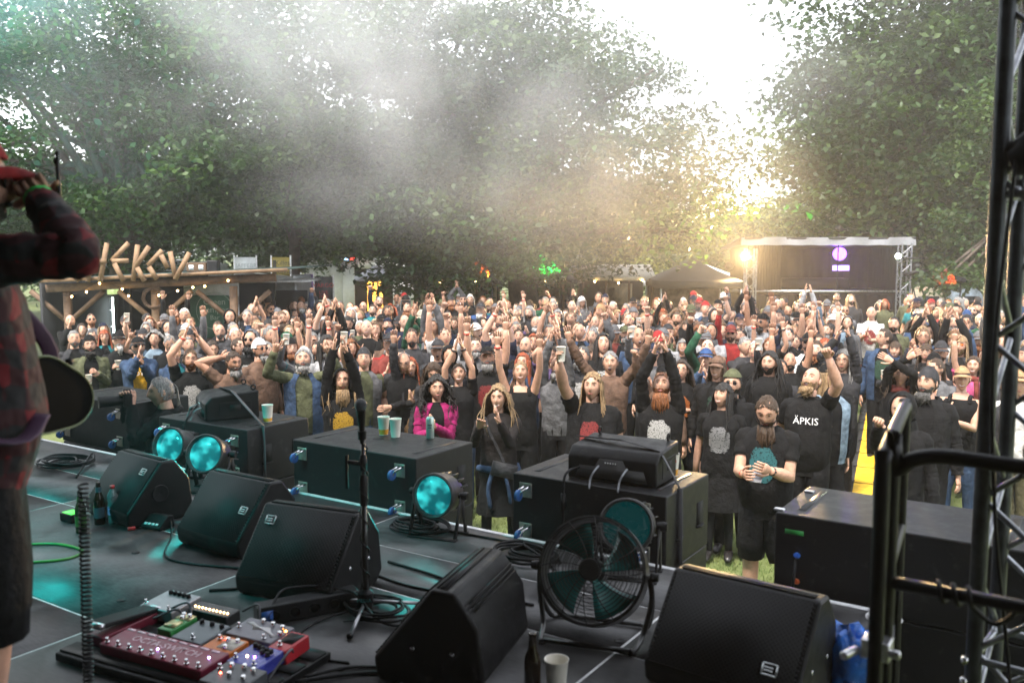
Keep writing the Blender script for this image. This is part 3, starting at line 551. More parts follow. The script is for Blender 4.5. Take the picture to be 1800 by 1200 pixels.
# patch cables
for a, b_ in ((((1.98, -1.88)), (2.02, -2.05)), ((1.50, -1.72), (1.60, -1.72)), ((1.22, -1.88), (1.34, -1.86)), ((1.25, -1.98), (1.36, -1.90))):
    p0, p1 = S(*a, .09), S(*b_, .05); m = MB(); m.tube(spline([p0, (p0+p1)/2+np.array([.03, .02, .05]), p1], 6), .005, 6)
    tag(m.build('patch_cable', mat('patch_grey', (0.06, 0.06, 0.07), 0.4), smooth=True), {1.98: 'grey patch cable hanging from the red pedal', 1.5: 'short patch cable behind the wide grey pedal', 1.22: 'short patch cable beside the silver pedal', 1.25: 'short patch cable left of the green pedal'}[a[0]], 'cable')
# ================================================================== other things on the deck
lb = thing('power_distributor', 'long black power bar with sockets beside the microphone stand', 'power bar', tuple(S(1.60, -1.44)), SANG+R(62))
m = MB(); m.box((.46, .09, .085), (0, 0, .045)); m.build('housing', BLK(), lb, bevel=.006)
for k in range(4):
    m = MB(); m.M = xf(loc=(-.16+k*.09, -.046, .045), rx=math.pi/2); m.lathe([(0, .0), (.02, .0), (.024, .008), (.024, 0)], 14); m.build('socket', RUB(), lb, smooth=40)
m = MB(); m.box((.05, .004, .05), (-.19, -.047, .045)); m.build('blue_switch', mat('switch_blue', (0.05, 0.15, 0.5), 0.4), lb)
def cable(pts, r, label, mt=None, n=8, name='cable'):
    m = MB(); m.tube(spline(pts, n), r, 6); return tag(m.build(name, mt or RUB(), smooth=True), label, 'cable')
def coil(c, R0, turns, r, label, seed, sq=0.75, tails=(), mt=None):
    rg = random.Random(seed); P = []; a = rg.random()*6
    for k in range(int(turns*9)):
        rr = R0*(0.72+.28*math.sin(k*.37+seed)+rg.uniform(-.06, .06)); a += 2*math.pi/9; x, y = rr*math.cos(a), rr*sq*math.sin(a); P.append(S(c[0]+x, c[1]+y, r+.006*(k/9)+rg.uniform(0, .008)))
    for q in tails: P.append(S(q[0], q[1], r))
    return cable(P, r, label, n=4, name='cable_coil', mt=mt)
coil((1.24, -.19), .20, 5.5, .008, 'coiled black cable under the stage lamp right of the microphone stand', 1, tails=[(1.5, -.12), (1.8, -.1)])
coil((2.02, -.26), .19, 6.5, .008, 'coiled black cable on the deck edge between the turned monitor and the fan', 2, tails=[(2.25, -.35), (2.4, -.75)])
coil((1.86, -1.25), .17, 6, .006, 'tangled black cable at the foot of the microphone stand', 3, tails=[(1.7, -1.5), (1.85, -1.75), (2.1, -1.7)])
coil((-2.05, -.42), .25, 7, .008, 'heap of black cable at far left beside the leftmost monitor', 4, tails=[(-1.6, -.6)])
cable([S(.42, -.42, .008), S(.55, -.28, .008), S(.78, -.3, .008), S(.75, -.5, .008), S(.6, -.62, .008)], .009, 'black cable loop on the deck behind the second monitor')
cable([S(-.35, -1.08, .006), S(-.1, -.95, .05), S(.1, -1.05, .006), S(.45, -1.32, .006), S(.9, -1.2, .006), S(1.15, -1.05, .006)], .006, 'thin black cable from the small pedal to the third monitor')
cable([S(1.0, -1.5, .006), S(1.1, -1.4, .006), S(1.15, -1.25, .006), S(1.2, -1.15, .03)], .008, 'black cable coming from under the third monitor')
cable([S(1.45, -.72, .008), S(1.8, -.75, .008), S(2.1, -.82, .008), S(2.4, -.8, .008)], .007, 'black cable lying flat between third monitor and fan')
cable([S(1.5, -.9, .008), S(1.75, -.93, .008), S(2.0, -.9, .008)], .007, 'black cable passing behind the turned monitor')
cable([S(2.2, -1.0, .01), S(2.32, -.88, .03), S(2.4, -1.0, .01), S(2.3, -1.08, .012)], .010, 'short thick cable stub beside the turned monitor')
cable([S(1.62, -1.36, .10), S(1.75, -1.3, .09), S(1.95, -1.35, .02), S(2.1, -1.3, .01)], .006, 'cable plugged into the power bar')
cable([S(1.55, -1.6, .08), S(1.52, -1.5, .12), S(1.6, -1.36, .11)], .006, 'short cable looping over the power bar')
cable([S(2.06, -1.95, .02), S(2.2, -1.75, .01), S(2.35, -1.68, .01), S(2.4, -1.9, .01), S(2.3, -2.2, .01)], .008, 'black cable from the pedal board under the turned monitor')
cable([S(2.06, -1.9, .02), S(2.15, -1.72, .01), S(2.38, -1.62, .01), S(2.45, -1.75, .01)], .007, 'second black cable running beside the pedal board')
GC = mat('lime_cable', (0.06, 0.24, 0.04), 0.4)
cable([S(-.1, -1.75, .006), S(.0, -1.62, .006), S(-.06, -1.5, .006), S(-.3, -1.52, .006), S(-.5, -1.7, .006)], .008, 'lime green cable loop behind the guitarist', GC)
# coiled guitar cable hanging down
m = MB(); P = []; top = at_y(146, 850, 3.05); bot = at_y(156, 1210, 3.02); kk = 46*10
for k in range(kk): 
    f = k/kk; a = k*2*math.pi/10; p = top+(bot-top)*f; P.append(p+np.array([.016*math.cos(a), .016*math.sin(a), 0]))
P += [np.array([bot[0], bot[1], SZ+.01]), np.array([bot[0]+.15, bot[1]-.1, SZ+.008])]
m.tube(np.array(P), .0042, 5); tag(m.build('coiled_guitar_cable', RUB(), smooth=True), 'black spiral guitar cable hanging beside the guitarist', 'cable')
# bottles
def bottle(p, col, label, name, h=.24, r=.031, label_col=None, tr=.5):
    t = thing(name, label, 'bottle', tuple(p)); s = h/.24
    m = MB(); m.lathe([(0, .003), (r*.9, 0), (r, .006), (r, .13*s), (r*.92, .15*s), (.016, .185*s), (.0125, .22*s), (.0135, .23*s), (.0135, .24*s), (.009, .24*s), (0, .235*s)], 18); m.build('glass', col, t, smooth=40)
    if label_col:
        m = MB(); m.lathe([(r+.0006, .04*s), (r+.0006, .10*s)], 18, cap=False); m.build('paper_label', label_col, t, smooth=True)
        m = MB(); m.lathe([(.0175, .185*s), (.0145, .213*s)], 14, cap=False); m.build('neck_label', label_col, t, smooth=True)
    return t
GLS = mat('brown_glass', (0.02, 0.012, 0.006), 0.08, var=0.1, trans=.25); GGR = mat('green_glass', (0.01, 0.045, 0.01), 0.08, var=0.1, trans=.3)
PL_ = mat('beer_label_dark', (0.03, 0.07, 0.09), 0.4)
bottle(S(-.387, -1.304), GGR, 'green beer bottle nearest the spiral cable', 'beer_bottle', label_col=mat('beer_label_green', (0.03, 0.12, 0.02), .4))
bottle(S(-.447, -1.15), GLS, 'dark beer bottle with neck label beside the water bottle', 'beer_bottle', .255, label_col=PL_)
w_ = thing('water_bottle', 'clear plastic water bottle with pink label and red cap', 'bottle', tuple(S(-.40, -1.09)))
m = MB(); m.lathe([(0, .003), (.026, 0), (.031, .01), (.029, .03), (.031, .05), (.031, .11), (.026, .125), (.031, .15), (.029, .175), (.013, .205), (.012, .215), (0, .215)], 18); m.build('plastic', mat('clear_plastic', (0.75, 0.85, 0.88), 0.08, var=0, trans=.85), w_, smooth=50)
m = MB(); m.lathe([(.0316, .055), (.0316, .105)], 18, cap=False); m.build('wrapper', mat('pink_label', (0.55, 0.25, 0.5), .4, var=.3, scale=40), w_, smooth=True)
m = MB(); m.lathe([(0, .23), (.014, .23), (.0145, .213), (0, .213)], 14); m.build('cap', mat('red_cap', (0.6, 0.04, 0.04), .4), w_)
bottle(at_z(936, 1222, SZ), GLS, 'brown beer bottle neck at the bottom edge of the picture', 'beer_bottle', .24)
cup(at_z(978, 1218, SZ)+np.array([0, 0, 0]), 'white plastic cup at the bottom edge beside the bottle neck', 0, 1.05)
t = thing('small_pedal', 'small black wedge pedal with pale markings beside the second monitor', 'effect pedal', tuple(S(-.10, -1.0)), SANG+R(10), None)
m = MB(); m.prism([(-.06, 0), (.06, 0), (.05, .07), (.01, .075), (-.06, .02)], -.075, .075); m.build('enclosure', PLA(), t, bevel=.004)
for k in range(4): m = MB(); m.box((.02, .014, .002), (-.04+k*.028, -.03, .053)); o = m.build('marking', WHT(), t); o.rotation_euler = (R(38), 0, 0); o.location = (0, .005, .012)
t = thing('green_lit_pedal', 'small green lit box behind the guitarist', 'effect pedal', tuple(S(-.65, -1.2)), SANG)
m = MB(); m.box((.12, .09, .05), (0, 0, .025)); m.build('enclosure', PLA(), t, bevel=.004)
m = MB(); m.box((.10, .07, .003), (0, 0, .052)); m.build('lit_panel', mat('green_panel', (0.1, 0.6, 0.1), .4, emit=(0.15, 0.9, 0.1), estr=.2, var=0), t)
m = MB(); m.M = xf(loc=tuple(S(-.183, -1.118, .01)), rz=.5); m.box((.045, .03, .02)); tag(m.build('plastic_fragment', MATS['red_cap'], bevel=.006), 'small red plastic fragment lying on the deck', 'litter')
m = MB(); m.lathe([(0, .012), (.07, .012), (.078, .004), (.078, 0)], 24); tag(m.build('base_disc', mat('disc_white', (0.7, 0.7, 0.7), .4), loc=tuple(S(3.775, -.06, .001)), smooth=40), 'round white base plate at the right deck corner', 'base plate')
# blue bag
m = MB(); V = []; nr, ns = 12, 22
for i in range(nr):
    a = i/(nr-1)*math.pi
    for j in range(ns):
        b = j*2*math.pi/ns; r = 1+.16*math.sin(3*b+4*a)+.12*math.sin(7*b-3*a+1)+.1*math.sin(5*a+2*b)+.07*math.sin(11*b+9*a); V.append((.085*math.sin(a)*math.cos(b)*r, .07*math.sin(a)*math.sin(b)*r, .085+.085*math.cos(a)*r))
m.add(V, [grid_faces(nr, ns)[:, ::-1]]); o = m.build('plastic_bag', mat('blue_film', (0.02, 0.16, 0.62), .22, var=.2, bump=.8, bscale=22), smooth=True, loc=tuple(at_z(1489, 1200, SZ)))
o.scale = (1.25, 1.3, 1.25); tag(o, 'crumpled blue plastic bag beside the right floor monitor', 'bag')
# ================================================================== guard rails and truss tower at right
RAILM = mat('rail_black', (0.007, 0.007, 0.008), 0.42, var=.2, scale=30, spec=.25)
g = thing('guard_rail', 'black tubular guard rail along the right deck edge, seen end on', 'railing', tuple(S(4.03, -1.45)), SANG)
m = MB(); P = spline([(.06, -.42, -.4), (.06, -.42, 1.0), (.055, -.40, 1.09), (.05, -.33, 1.12), (-.03, .36, 1.12), (-.04, .43, 1.09), (-.045, .45, 1.0), (-.045, .45, -.4)], 5); m.tube(P, .0195, 12); m.build('frame_tube', RAILM, g, smooth=True)
m = MB(); m.tube([(.055, -.42, .70), (-.04, .45, .70)], .016, 10); m.build('mid_rail', RAILM, g, smooth=True)
m = MB(); m.tube([(.02, -.05, 1.02), (.025, -.15, .62)], .013, 10); m.tube([(.03, -.05, .55), (.03, -.3, .0)], .013, 10); m.build('brace', CHR(), g, smooth=True)
for z in (.62, .30):
    m = MB(); m.box((.07, .06, .05), (.06, -.40, z)); m.cyl((.02, -.44, z), (-.0, -.50, z), .012, seg=8); m.cyl((.09, -.42, z), (.12, -.42, z), .012, seg=8); m.build('clamp', ALU(), g, bevel=.008)
g = thing('guard_rail', 'black tubular guard rail crossing the lower right corner in front of the truss', 'railing', tuple(S(4.10, -1.80)), SANG)
m = MB(); P = spline([(.0, 0, -1.25), (.0, 0, .98), (.012, 0, 1.07), (.09, 0, 1.12), (.3, 0, 1.12), (.9, 0, 1.12), (1.02, 0, 1.07), (1.04, 0, .98), (1.04, 0, -1.25)], 5); m.tube(P, .0195, 12); m.build('frame_tube', RAILM, g, smooth=True)
m = MB(); m.tube([(0, 0, .78), (1.04, 0, .78)], .0165, 10); m.build('mid_rail', RAILM, g, smooth=True)
m = MB(); P = [(.11+.016*k/3*0+ .007*k, .024*math.cos(k*1.3), .78+.024*math.sin(k*1.3)) for k in range(60)]; m.tube(spline(P[:14]+[(.25, .01, .72), (.3, .0, .775)], 3), .006, 6); m.tube(spline([(.02, .03, .77), (.022, .02, .3), (.02, .02, -.4)], 6), .006, 6); m.build('wrapped_cable', RUB(), g, smooth=True)
# box truss tower
TT = np.array([1.49, 2.82]); tw = thing('truss_tower', 'tall lattice truss tower at the right edge of the picture', 'truss', (TT[0], TT[1], 0), R(-40))
b = .30; ch = [(0, 0), (b, 0), (b, b), (0, b)]
TM = mat('truss_dark_aluminium', (0.045, 0.05, 0.055), 0.45, 0.7, var=.3, scale=10); TD = mat('truss_bright_aluminium', (0.26, 0.27, 0.29), 0.36, 0.9, var=.3, scale=12)
for (x, y) in ch:
    m = MB(); m.cyl((x, y, 0.02), (x, y, 6.1), .025, seg=18); m.build('chord', TM, tw, smooth=40)
for i in range(4):
    (x0, y0), (x1, y1) = ch[i], ch[(i+1) % 4]; z = .15; k = 0
    while z < 5.9:
        a_, b_ = ((x0, y0), (x1, y1)) if k % 2 == 0 else ((x1, y1), (x0, y0))
        m = MB(); m.cyl((a_[0], a_[1], z), (b_[0], b_[1], z+.25), .0095, seg=10); m.build('diagonal', TD, tw, smooth=40); z += .25; k += 1
    for z in (.1, 1.42, 1.62, 3.1, 5.95):
        m = MB(); m.cyl((x0, y0, z), (x1, y1, z), .012, seg=10); m.build('cross_bar', TD, tw, smooth=40)
for z in (1.42, 1.55, 1.62):
    for (x, y) in ch[:2]:
        m = MB(); m.M = xf(loc=(x-.02, y-.03, z)); m.lathe([(0, -.012), (.012, -.012), (.012, .012), (0, .012)], 8); m.build('coupler_pin', CHR(), tw)
m = MB(); m.box((.6, .6, .02), (.15, .15, .01)); m.build('base_plate', BLK(), tw)
m = MB(); m.tube(spline([(.05, -.03, 3.2), (.02, -.04, 2.6), (.05, -.05, 2.1), (.10, -.04, 1.7), (.16, -.05, 1.2), (.2, -.05, .6)], 8), .006, 6); m.tube(spline([(.18, -.05, 2.55), (.14, -.07, 2.3), (.2, -.06, 2.05), (.15, -.05, 1.8)], 8), .012, 6); m.build('hanging_cable', RUB(), tw, smooth=True)
m = MB(); m.M = xf(loc=(.19, -.06, 2.28), rx=R(40)); m.lathe([(0, -.10), (.045, -.10), (.055, -.06), (.05, .03), (.065, .08), (.06, .1), (0, .1)], 16); m.build('clamped_lamp', RUB(), tw, smooth=40)
m = MB(); m.M = xf(loc=(.16, .02, 3.25), ry=R(70)); m.lathe([(0, -.14), (.05, -.14), (.07, -.08), (.075, .1), (.06, .14), (0, .14)], 16); m.build('clamped_lamp', RUB(), tw, smooth=40)
# ================================================================== trees
def leaf_mat(name, c1, c2):
    m = D.materials.new(name); m.use_nodes = True; n = m.node_tree.nodes; l = m.node_tree.links; b = n['Principled BSDF']; out = n['Material Output']
    tc = n.new('ShaderNodeTexCoord'); nz = n.new('ShaderNodeTexNoise'); nz.inputs['Scale'].default_value = 1.1; nz.inputs['Detail'].default_value = 6; nz.inputs['Roughness'].default_value = .8; l.new(tc.outputs['Object'], nz.inputs['Vector'])
    mx = n.new('ShaderNodeMix'); mx.data_type = 'RGBA'; mx.inputs['A'].default_value = rgb(c1); mx.inputs['B'].default_value = rgb(c2)
    rp = n.new('ShaderNodeValToRGB'); rp.color_ramp.elements[0].position = .38; rp.color_ramp.elements[1].position = .62; l.new(nz.outputs['Fac'], rp.inputs['Fac']); l.new(rp.outputs['Color'], mx.inputs['Factor'])
    l.new(mx.outputs['Result'], b.inputs['Base Color']); b.inputs['Roughness'].default_value = .5; b.inputs['Specular IOR Level'].default_value = .3
    tr = n.new('ShaderNodeBsdfTranslucent'); tm = n.new('ShaderNodeMix'); tm.data_type = 'RGBA'; tm.blend_type = 'MULTIPLY'; tm.inputs['Factor'].default_value = 1; tm.inputs['B'].default_value = (1.4, 1.7, .7, 1)
    l.new(mx.outputs['Result'], tm.inputs['A']); l.new(tm.outputs['Result'], tr.inputs['Color'])
    ms = n.new('ShaderNodeMixShader'); ms.inputs[0].default_value = .25; l.new(b.outputs[0], ms.inputs[1]); l.new(tr.outputs[0], ms.inputs[2]); l.new(ms.outputs[0], out.inputs['Surface']); return m
LEAF = [leaf_mat('leaf_dark', (0.013, 0.034, 0.009), (0.023, 0.054, 0.014)), leaf_mat('leaf_mid', (0.023, 0.054, 0.013), (0.040, 0.080, 0.020)), leaf_mat('leaf_light', (0.042, 0.080, 0.018), (0.066, 0.108, 0.026))]
LEAFY = [leaf_mat('leaf_lime_dark', (0.08, 0.11, 0.03), (0.12, 0.15, 0.035)), leaf_mat('leaf_lime', (0.12, 0.15, 0.03), (0.17, 0.20, 0.04)), leaf_mat('leaf_lime_light', (0.16, 0.19, 0.04), (0.22, 0.23, 0.05))]  # lime tones hold the yellow light falling on the far trees
BARK = mat('tree_bark', (0.055, 0.042, 0.032), .9, var=.4, scale=5, bump=1.0, bscale=14)
def leaves(mb, rg, centers, per, spread, size, mats_n=3, droop=.35):
    n = len(centers)*per; c = np.repeat(centers, per, 0)
    off = rg.normal(0, 1, (n, 3)); off /= np.maximum(1, np.linalg.norm(off, axis=1, keepdims=True)/1.7); P = c + off*np.array(spread)
    L = size*rg.uniform(.6, 1.25, n)[:, None]; d = rg.normal(0, 1, (n, 3)); d[:, 2] = d[:, 2]*.45-droop; d /= np.linalg.norm(d, axis=1, keepdims=True)
    up = rg.normal(0, .55, (n, 3))+np.array([0, 0, 1.0]); sd = np.cross(d, up); sd /= (np.linalg.norm(sd, axis=1, keepdims=True)+1e-6); nn = np.cross(sd, d)
    w = L*rg.uniform(.26, .36, n)[:, None]
    V = np.stack([P, P+d*L*.45+sd*w+nn*L*.06, P+d*L, P+d*L*.45-sd*w+nn*L*.06], 1).reshape(-1, 3)
    mi = np.repeat(rg.choice(mats_n, len(centers), p=[.4, .4, .2]), per); base = np.arange(n)[:, None]*4+np.arange(4)
    mb.V.append(V); off0 = mb.n; mb.n += len(V)
    for k in range(mats_n): mb.F.append((base[mi == k]+off0, k))
def tree(label, x, y, ells, nclump, per, size, seed, trunk_r=.35, cat='tree', mats=None, trunk_h=5.0, gap=.30, ztop=13.5, name='tree', group='trees around the meadow', spread=(.46, .46, .20), lean=0.0, low=(), bough=(1.05, 1.05, .30)):
    rg = np.random.default_rng(seed); t = thing(name, label, cat, (x, y, 0), 0, group)
    vol = np.array([a[3]*a[4]*a[5] for a in ells]); k = rg.choice(len(ells), nclump*3, p=vol/vol.sum()); E_ = np.array(ells)[k]
    d = rg.normal(0, 1, (len(k), 3)); d /= np.linalg.norm(d, axis=1, keepdims=True); r = rg.random(len(k))**(1/2.6)
    C = E_[:, :3]-np.array([x, y, 0])+d*r[:, None]*E_[:, 3:6]
    nb_ = max(8, nclump//15); BC = C[:nb_*3]; ok_ = rg.integers(0, len(BC), nclump*3); bs = rg.uniform(.7, 1.35, len(BC))[ok_][:, None]; o_ = rg.normal(0, 1, (len(ok_), 3)); o_ /= np.maximum(1, np.linalg.norm(o_, axis=1, keepdims=True)/1.8)
    if bough: C = BC[ok_]+o_*bs*np.array(bough); C[:, 2] -= .10*(o_[:, 0]**2+o_[:, 1]**2)*bough[0]
    ph = rg.uniform(0, 6.28, 9); f = .9
    nz = np.sin(C[:, 0]*f*1.3+ph[0]+1.5*np.sin(C[:, 2]*.7+ph[3]))+np.sin(C[:, 2]*f*1.5+ph[1]+1.2*np.sin(C[:, 1]*.6+ph[4]))+np.sin(C[:, 1]*f*1.1+ph[2]+C[:, 0]*.5)+.8*np.sin(C[:, 0]*2.9+C[:, 2]*2.3+ph[5])
    keep = (nz > -3+gap*6) & (C[:, 2] < ztop) & (C[:, 2] > 1.9); C = C[keep][:nclump]
    for (lx, ly, lz, lr, ln_) in low: C = np.concatenate([C, np.array([lx-x, ly-y, lz])+rg.normal(0, .45, (ln_, 3))*np.array([lr, lr, lr*.6])])
    mb = MB(); leaves(mb, rg, C, per, spread, size); mb.build('crown', mats or LEAF, t)
    m = MB(); zz = np.linspace(0, trunk_h, 9); P = np.stack([lean*zz+.10*np.sin(zz*1.1+seed), .08*np.cos(zz*.9+seed), zz-.05], -1); rr = trunk_r*(1.0-.45*zz/trunk_h); rr[0] *= 1.35; rr[1] *= 1.06
    m.tube(P, rr, 14)
    for j in range(min(26, len(C))):
        c = C[rg.integers(len(C))]; a = P[rg.integers(4, 9)]; mid = (a+c)/2+np.array([0, 0, .5+rg.random()*.6]); q = spline([a, a*.6+mid*.4+np.array([0, 0, .2]), mid, c*.85+mid*.15, c], 4); m.tube(q, np.linspace(trunk_r*.32, .02, len(q)), 6)
    m.build('trunk', BARK, t, smooth=True); return t
tree('broad tree with the thick trunk in the middle behind the crowd', .3, 27, [(-.6, 27, 5.9, 5.7, 4.6, 4.7), (-1.5, 25.5, 4.7, 3.6, 3.0, 1.8), (3.0, 26, 4.9, 2.4, 2.2, 1.6)], 1250, 70, .185, 1, .52, gap=.14, low=[(*at_y(946, 462, 24.6), .7, 14), (*at_y(842, 466, 24.3), .8, 12), (*at_y(770, 478, 24.5), 1.3, 16)])
tree('tall tree with dark trunk at left behind the green banner and white container', -6.1, 26, [(-6.4, 26.5, 7.2, 5.6, 5.0, 5.4), (-5.5, 25.4, 5.4, 4.2, 3.0, 1.6)], 1100, 68, .185, 2, .20, gap=.28, trunk_h=6)
tree('tall tree at far left behind the wooden bar, many sky holes', -10.6, 25, [(-12.5, 25.5, 7.0, 5.6, 4.6, 5.2), (-10, 25, 5.0, 3.6, 3.2, 2.6)], 900, 66, .185, 3, .45, gap=.33)
tree('huge leafy tree at right behind the small stage', 17.5, 35, [(18.0, 35, 8.2, 8.0, 4.4, 7.4), (15.0, 33.5, 5.8, 4.2, 2.6, 3.0), (20.5, 33, 5.2, 5, 3.5, 3.0)], 2300, 46, .30, 4, .6, gap=.05, ztop=14.5, spread=(.62, .62, .36), bough=(1.15, 1.15, .55))
tree('dark low hanging tree at right edge behind the truss', 17.2, 28, [(18.6, 28.5, 6.0, 4.2, 3.0, 3.6), (15.6, 27.6, 3.9, 2.4, 1.6, 1.0)], 420, 60, .20, 5, .3, gap=.08, low=[(*at_y(1655, 488, 27.2), .8, 14)])
tree('dark tree far behind between the left trees', -9, 42, [(-10, 42, 6, 8, 3, 5.5)], 420, 60, .30, 6, .35, gap=.2, ztop=6.5, spread=(.8, .8, .5))
tree('dark tree far behind the white container', -2.0, 44, [(-2.5, 44, 6.5, 7.5, 3, 6)], 420, 60, .30, 7, .35, gap=.2, ztop=6.5, spread=(.8, .8, .5))
tree('dark tree far left behind the bar roof', -20, 40, [(-20, 40, 6.5, 7, 3, 6)], 380, 60, .30, 8, .35, gap=.22, ztop=6.5, spread=(.8, .8, .5))
tree('dark tree standing behind the huge tree at right', 21.5, 45, [(22.0, 45, 8.0, 8.4, 2.6, 7.0)], 420, 50, .42, 14, .4, gap=.0, ztop=14.5, spread=(.9, .9, .6), bough=(1.3, 1.0, .8))
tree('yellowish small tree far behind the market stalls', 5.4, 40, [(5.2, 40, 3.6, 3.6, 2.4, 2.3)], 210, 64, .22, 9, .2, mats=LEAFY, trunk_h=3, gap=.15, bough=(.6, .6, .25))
tree('tree with yellow light in its leaf colour behind the black gazebo', 13.2, 56, [(12.6, 56, 3.4, 5.0, 3, 2.4)], 260, 64, .30, 10, .3, mats=LEAFY, trunk_h=3, gap=.12, spread=(.8, .8, .5))
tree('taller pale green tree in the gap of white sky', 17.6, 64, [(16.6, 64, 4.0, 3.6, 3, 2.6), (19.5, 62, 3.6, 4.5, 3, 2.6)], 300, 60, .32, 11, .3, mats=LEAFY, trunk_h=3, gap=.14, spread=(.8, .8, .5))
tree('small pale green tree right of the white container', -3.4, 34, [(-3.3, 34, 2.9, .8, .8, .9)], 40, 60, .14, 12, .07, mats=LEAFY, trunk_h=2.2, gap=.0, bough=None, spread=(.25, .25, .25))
# hedge mass behind everything
rg = np.random.default_rng(30); mb = MB(); n = 720; hx = rg.uniform(-34, 44, n); C = np.stack([hx, 50+rg.uniform(-2, 6, n), rg.random(n)**.8*4.6*(1+.25*np.sin(hx*.5))], -1)
leaves(mb, rg, C, 36, (1.0, .7, .6), .40); tag(mb.build('woodland', LEAF), 'dark shrubbery closing off the meadow far behind the stalls', 'woodland', kind='stuff')
# ================================================================== wooden bar at left
WOOD = mat('raw_timber', (0.17, 0.098, 0.05), .7, var=.35, scale=9, bump=.25, bscale=30, color2=(0.28, 0.175, 0.095)); WOODD = mat('dark_timber', (0.10, 0.06, 0.035), .8, var=.3, scale=8)
def bulb(par, p, r=.034):
    m = MB(); m.ball((0, 0, 0), r, 8, 6); m.build('bulb', mat('warm_bulb', (1, .75, .35), .4, emit=(1.0, 0.62, 0.22), estr=7, var=0), par, loc=p)
BY = 18.4; kx0, kx1 = at_y(70, 480, BY)[0], at_y(505, 480, BY)[0]
bar = thing('bar_kiosk', 'wooden open air bar with lettered roof and string lights at left', 'kiosk', (kx0, BY, 0))
L = kx1-kx0
zr0, zr1 = at_y(70, 494, BY)[2], at_y(505, 474, BY)[2]
m = MB(); m.prism([(0, zr0), (L, zr1), (L, zr1+.03), (0, zr0+.03)], 0.03, 4.6, axis=1); m.build('roof', mat('roof_felt', (0.03, 0.06, 0.06), .6), bar)
m = MB(); m.bar((-.05, 0, zr0), (L, 0, zr1), .04, .07); m.build('fascia_board', WOOD, bar)
m = MB(); m.bar((0, .25, zr0-.16), (L-.3, .25, zr1-.16), .12, .16); m.build('roof_beam', WOODD, bar)
for px in (262, 402, 105):
    x = at_y(px, 500, BY)[0]-kx0; m = MB(); m.box((.13, .13, 2.2), (x, .3, 1.1)); po = m.build('post', WOOD if px == 262 else WOODD, bar)
    for sx in (-1, 1):
        m = MB(); m.bar((x, .3, 1.45), (x+sx*.75, .3, 2.1), .07, .09); m.build('brace', WOOD if px == 262 else WOODD, po)
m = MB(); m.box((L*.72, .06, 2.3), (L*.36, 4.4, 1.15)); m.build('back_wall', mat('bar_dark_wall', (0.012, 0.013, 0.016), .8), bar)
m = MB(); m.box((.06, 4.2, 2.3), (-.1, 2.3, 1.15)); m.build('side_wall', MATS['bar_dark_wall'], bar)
for k in range(11):
    m = MB(); m.box((.33, .03, .95), (.4+k*.345, .95, .5)); m.build('counter_plank', WOOD if k % 3 else WOODD, bar)
m = MB(); m.box((4.1, .5, .05), (2.2, 1.15, 1.0)); m.build('counter_top', WOOD, bar)
for (px, py) in ((126, 521), (175, 498), (215, 508), (226, 520), (279, 519), (312, 511), (401, 493), (339, 505), (360, 503), (152, 513)):
    p = at_y(px, py, BY+.1); bulb(bar, (p[0]-kx0, .1, p[2]), .022)
m = MB(); pts = [at_y(px, py, BY+.12) for px, py in ((100, 515), (126, 519), (175, 496), (215, 506), (279, 517), (312, 509), (401, 491))]; m.tube(np.array(spline(pts, 5))-np.array([kx0, BY, 0]), .006, 5); m.build('light_wire', RUB(), bar)
# roof letters of planks
lt = {}
SEG = [('roof_letter', 'single slanted plank left of the H on the bar roof', [((125, 475), (139, 494))]),
       ('roof_letter', 'letter H of planks on the bar roof', [((165, 427), (154, 495)), ((188, 427), (176, 495)), ((157, 460), (187, 459))]),
       ('roof_letter', 'angular letter of three planks right of the H on the bar roof', [((226, 427), (196, 459)), ((197, 459), (226, 458)), ((201, 463), (217, 494))]),
       ('roof_letter', 'letter K of planks on the bar roof', [((242, 430), (234, 494)), ((262, 433), (239, 468)), ((241, 470), (254, 494))]),
       ('roof_letter', 'arrow shaped letter of planks between K and V on the bar roof', [((285, 440), (260, 467)), ((283, 448), (295, 471)), ((262, 469), (276, 491))]),
       ('roof_letter', 'letter V of planks at the right end of the bar roof', [((299, 442), (309, 490)), ((333, 444), (308, 491))])]
for nm, la, segs in SEG:
    c = at_y(*segs[0][1], BY-.06); t = thing(nm, la, 'letter', tuple(c), 0, 'plank letters on the bar roof')
    for i, (a, b_) in enumerate(segs):
        m = MB(); y = BY-.06-.035*i; m.bar(at_y(*a, y)-c, at_y(*b_, y)-c, .10, .03, up=(0, 1, 0)) if False else m.bar(at_y(*a, y)-c, at_y(*b_, y)-c, .03, .095, up=tuple(np.cross(at_y(*b_, y)-at_y(*a, y), [0, 1.0, 0]))); m.build('plank', WOOD, t)
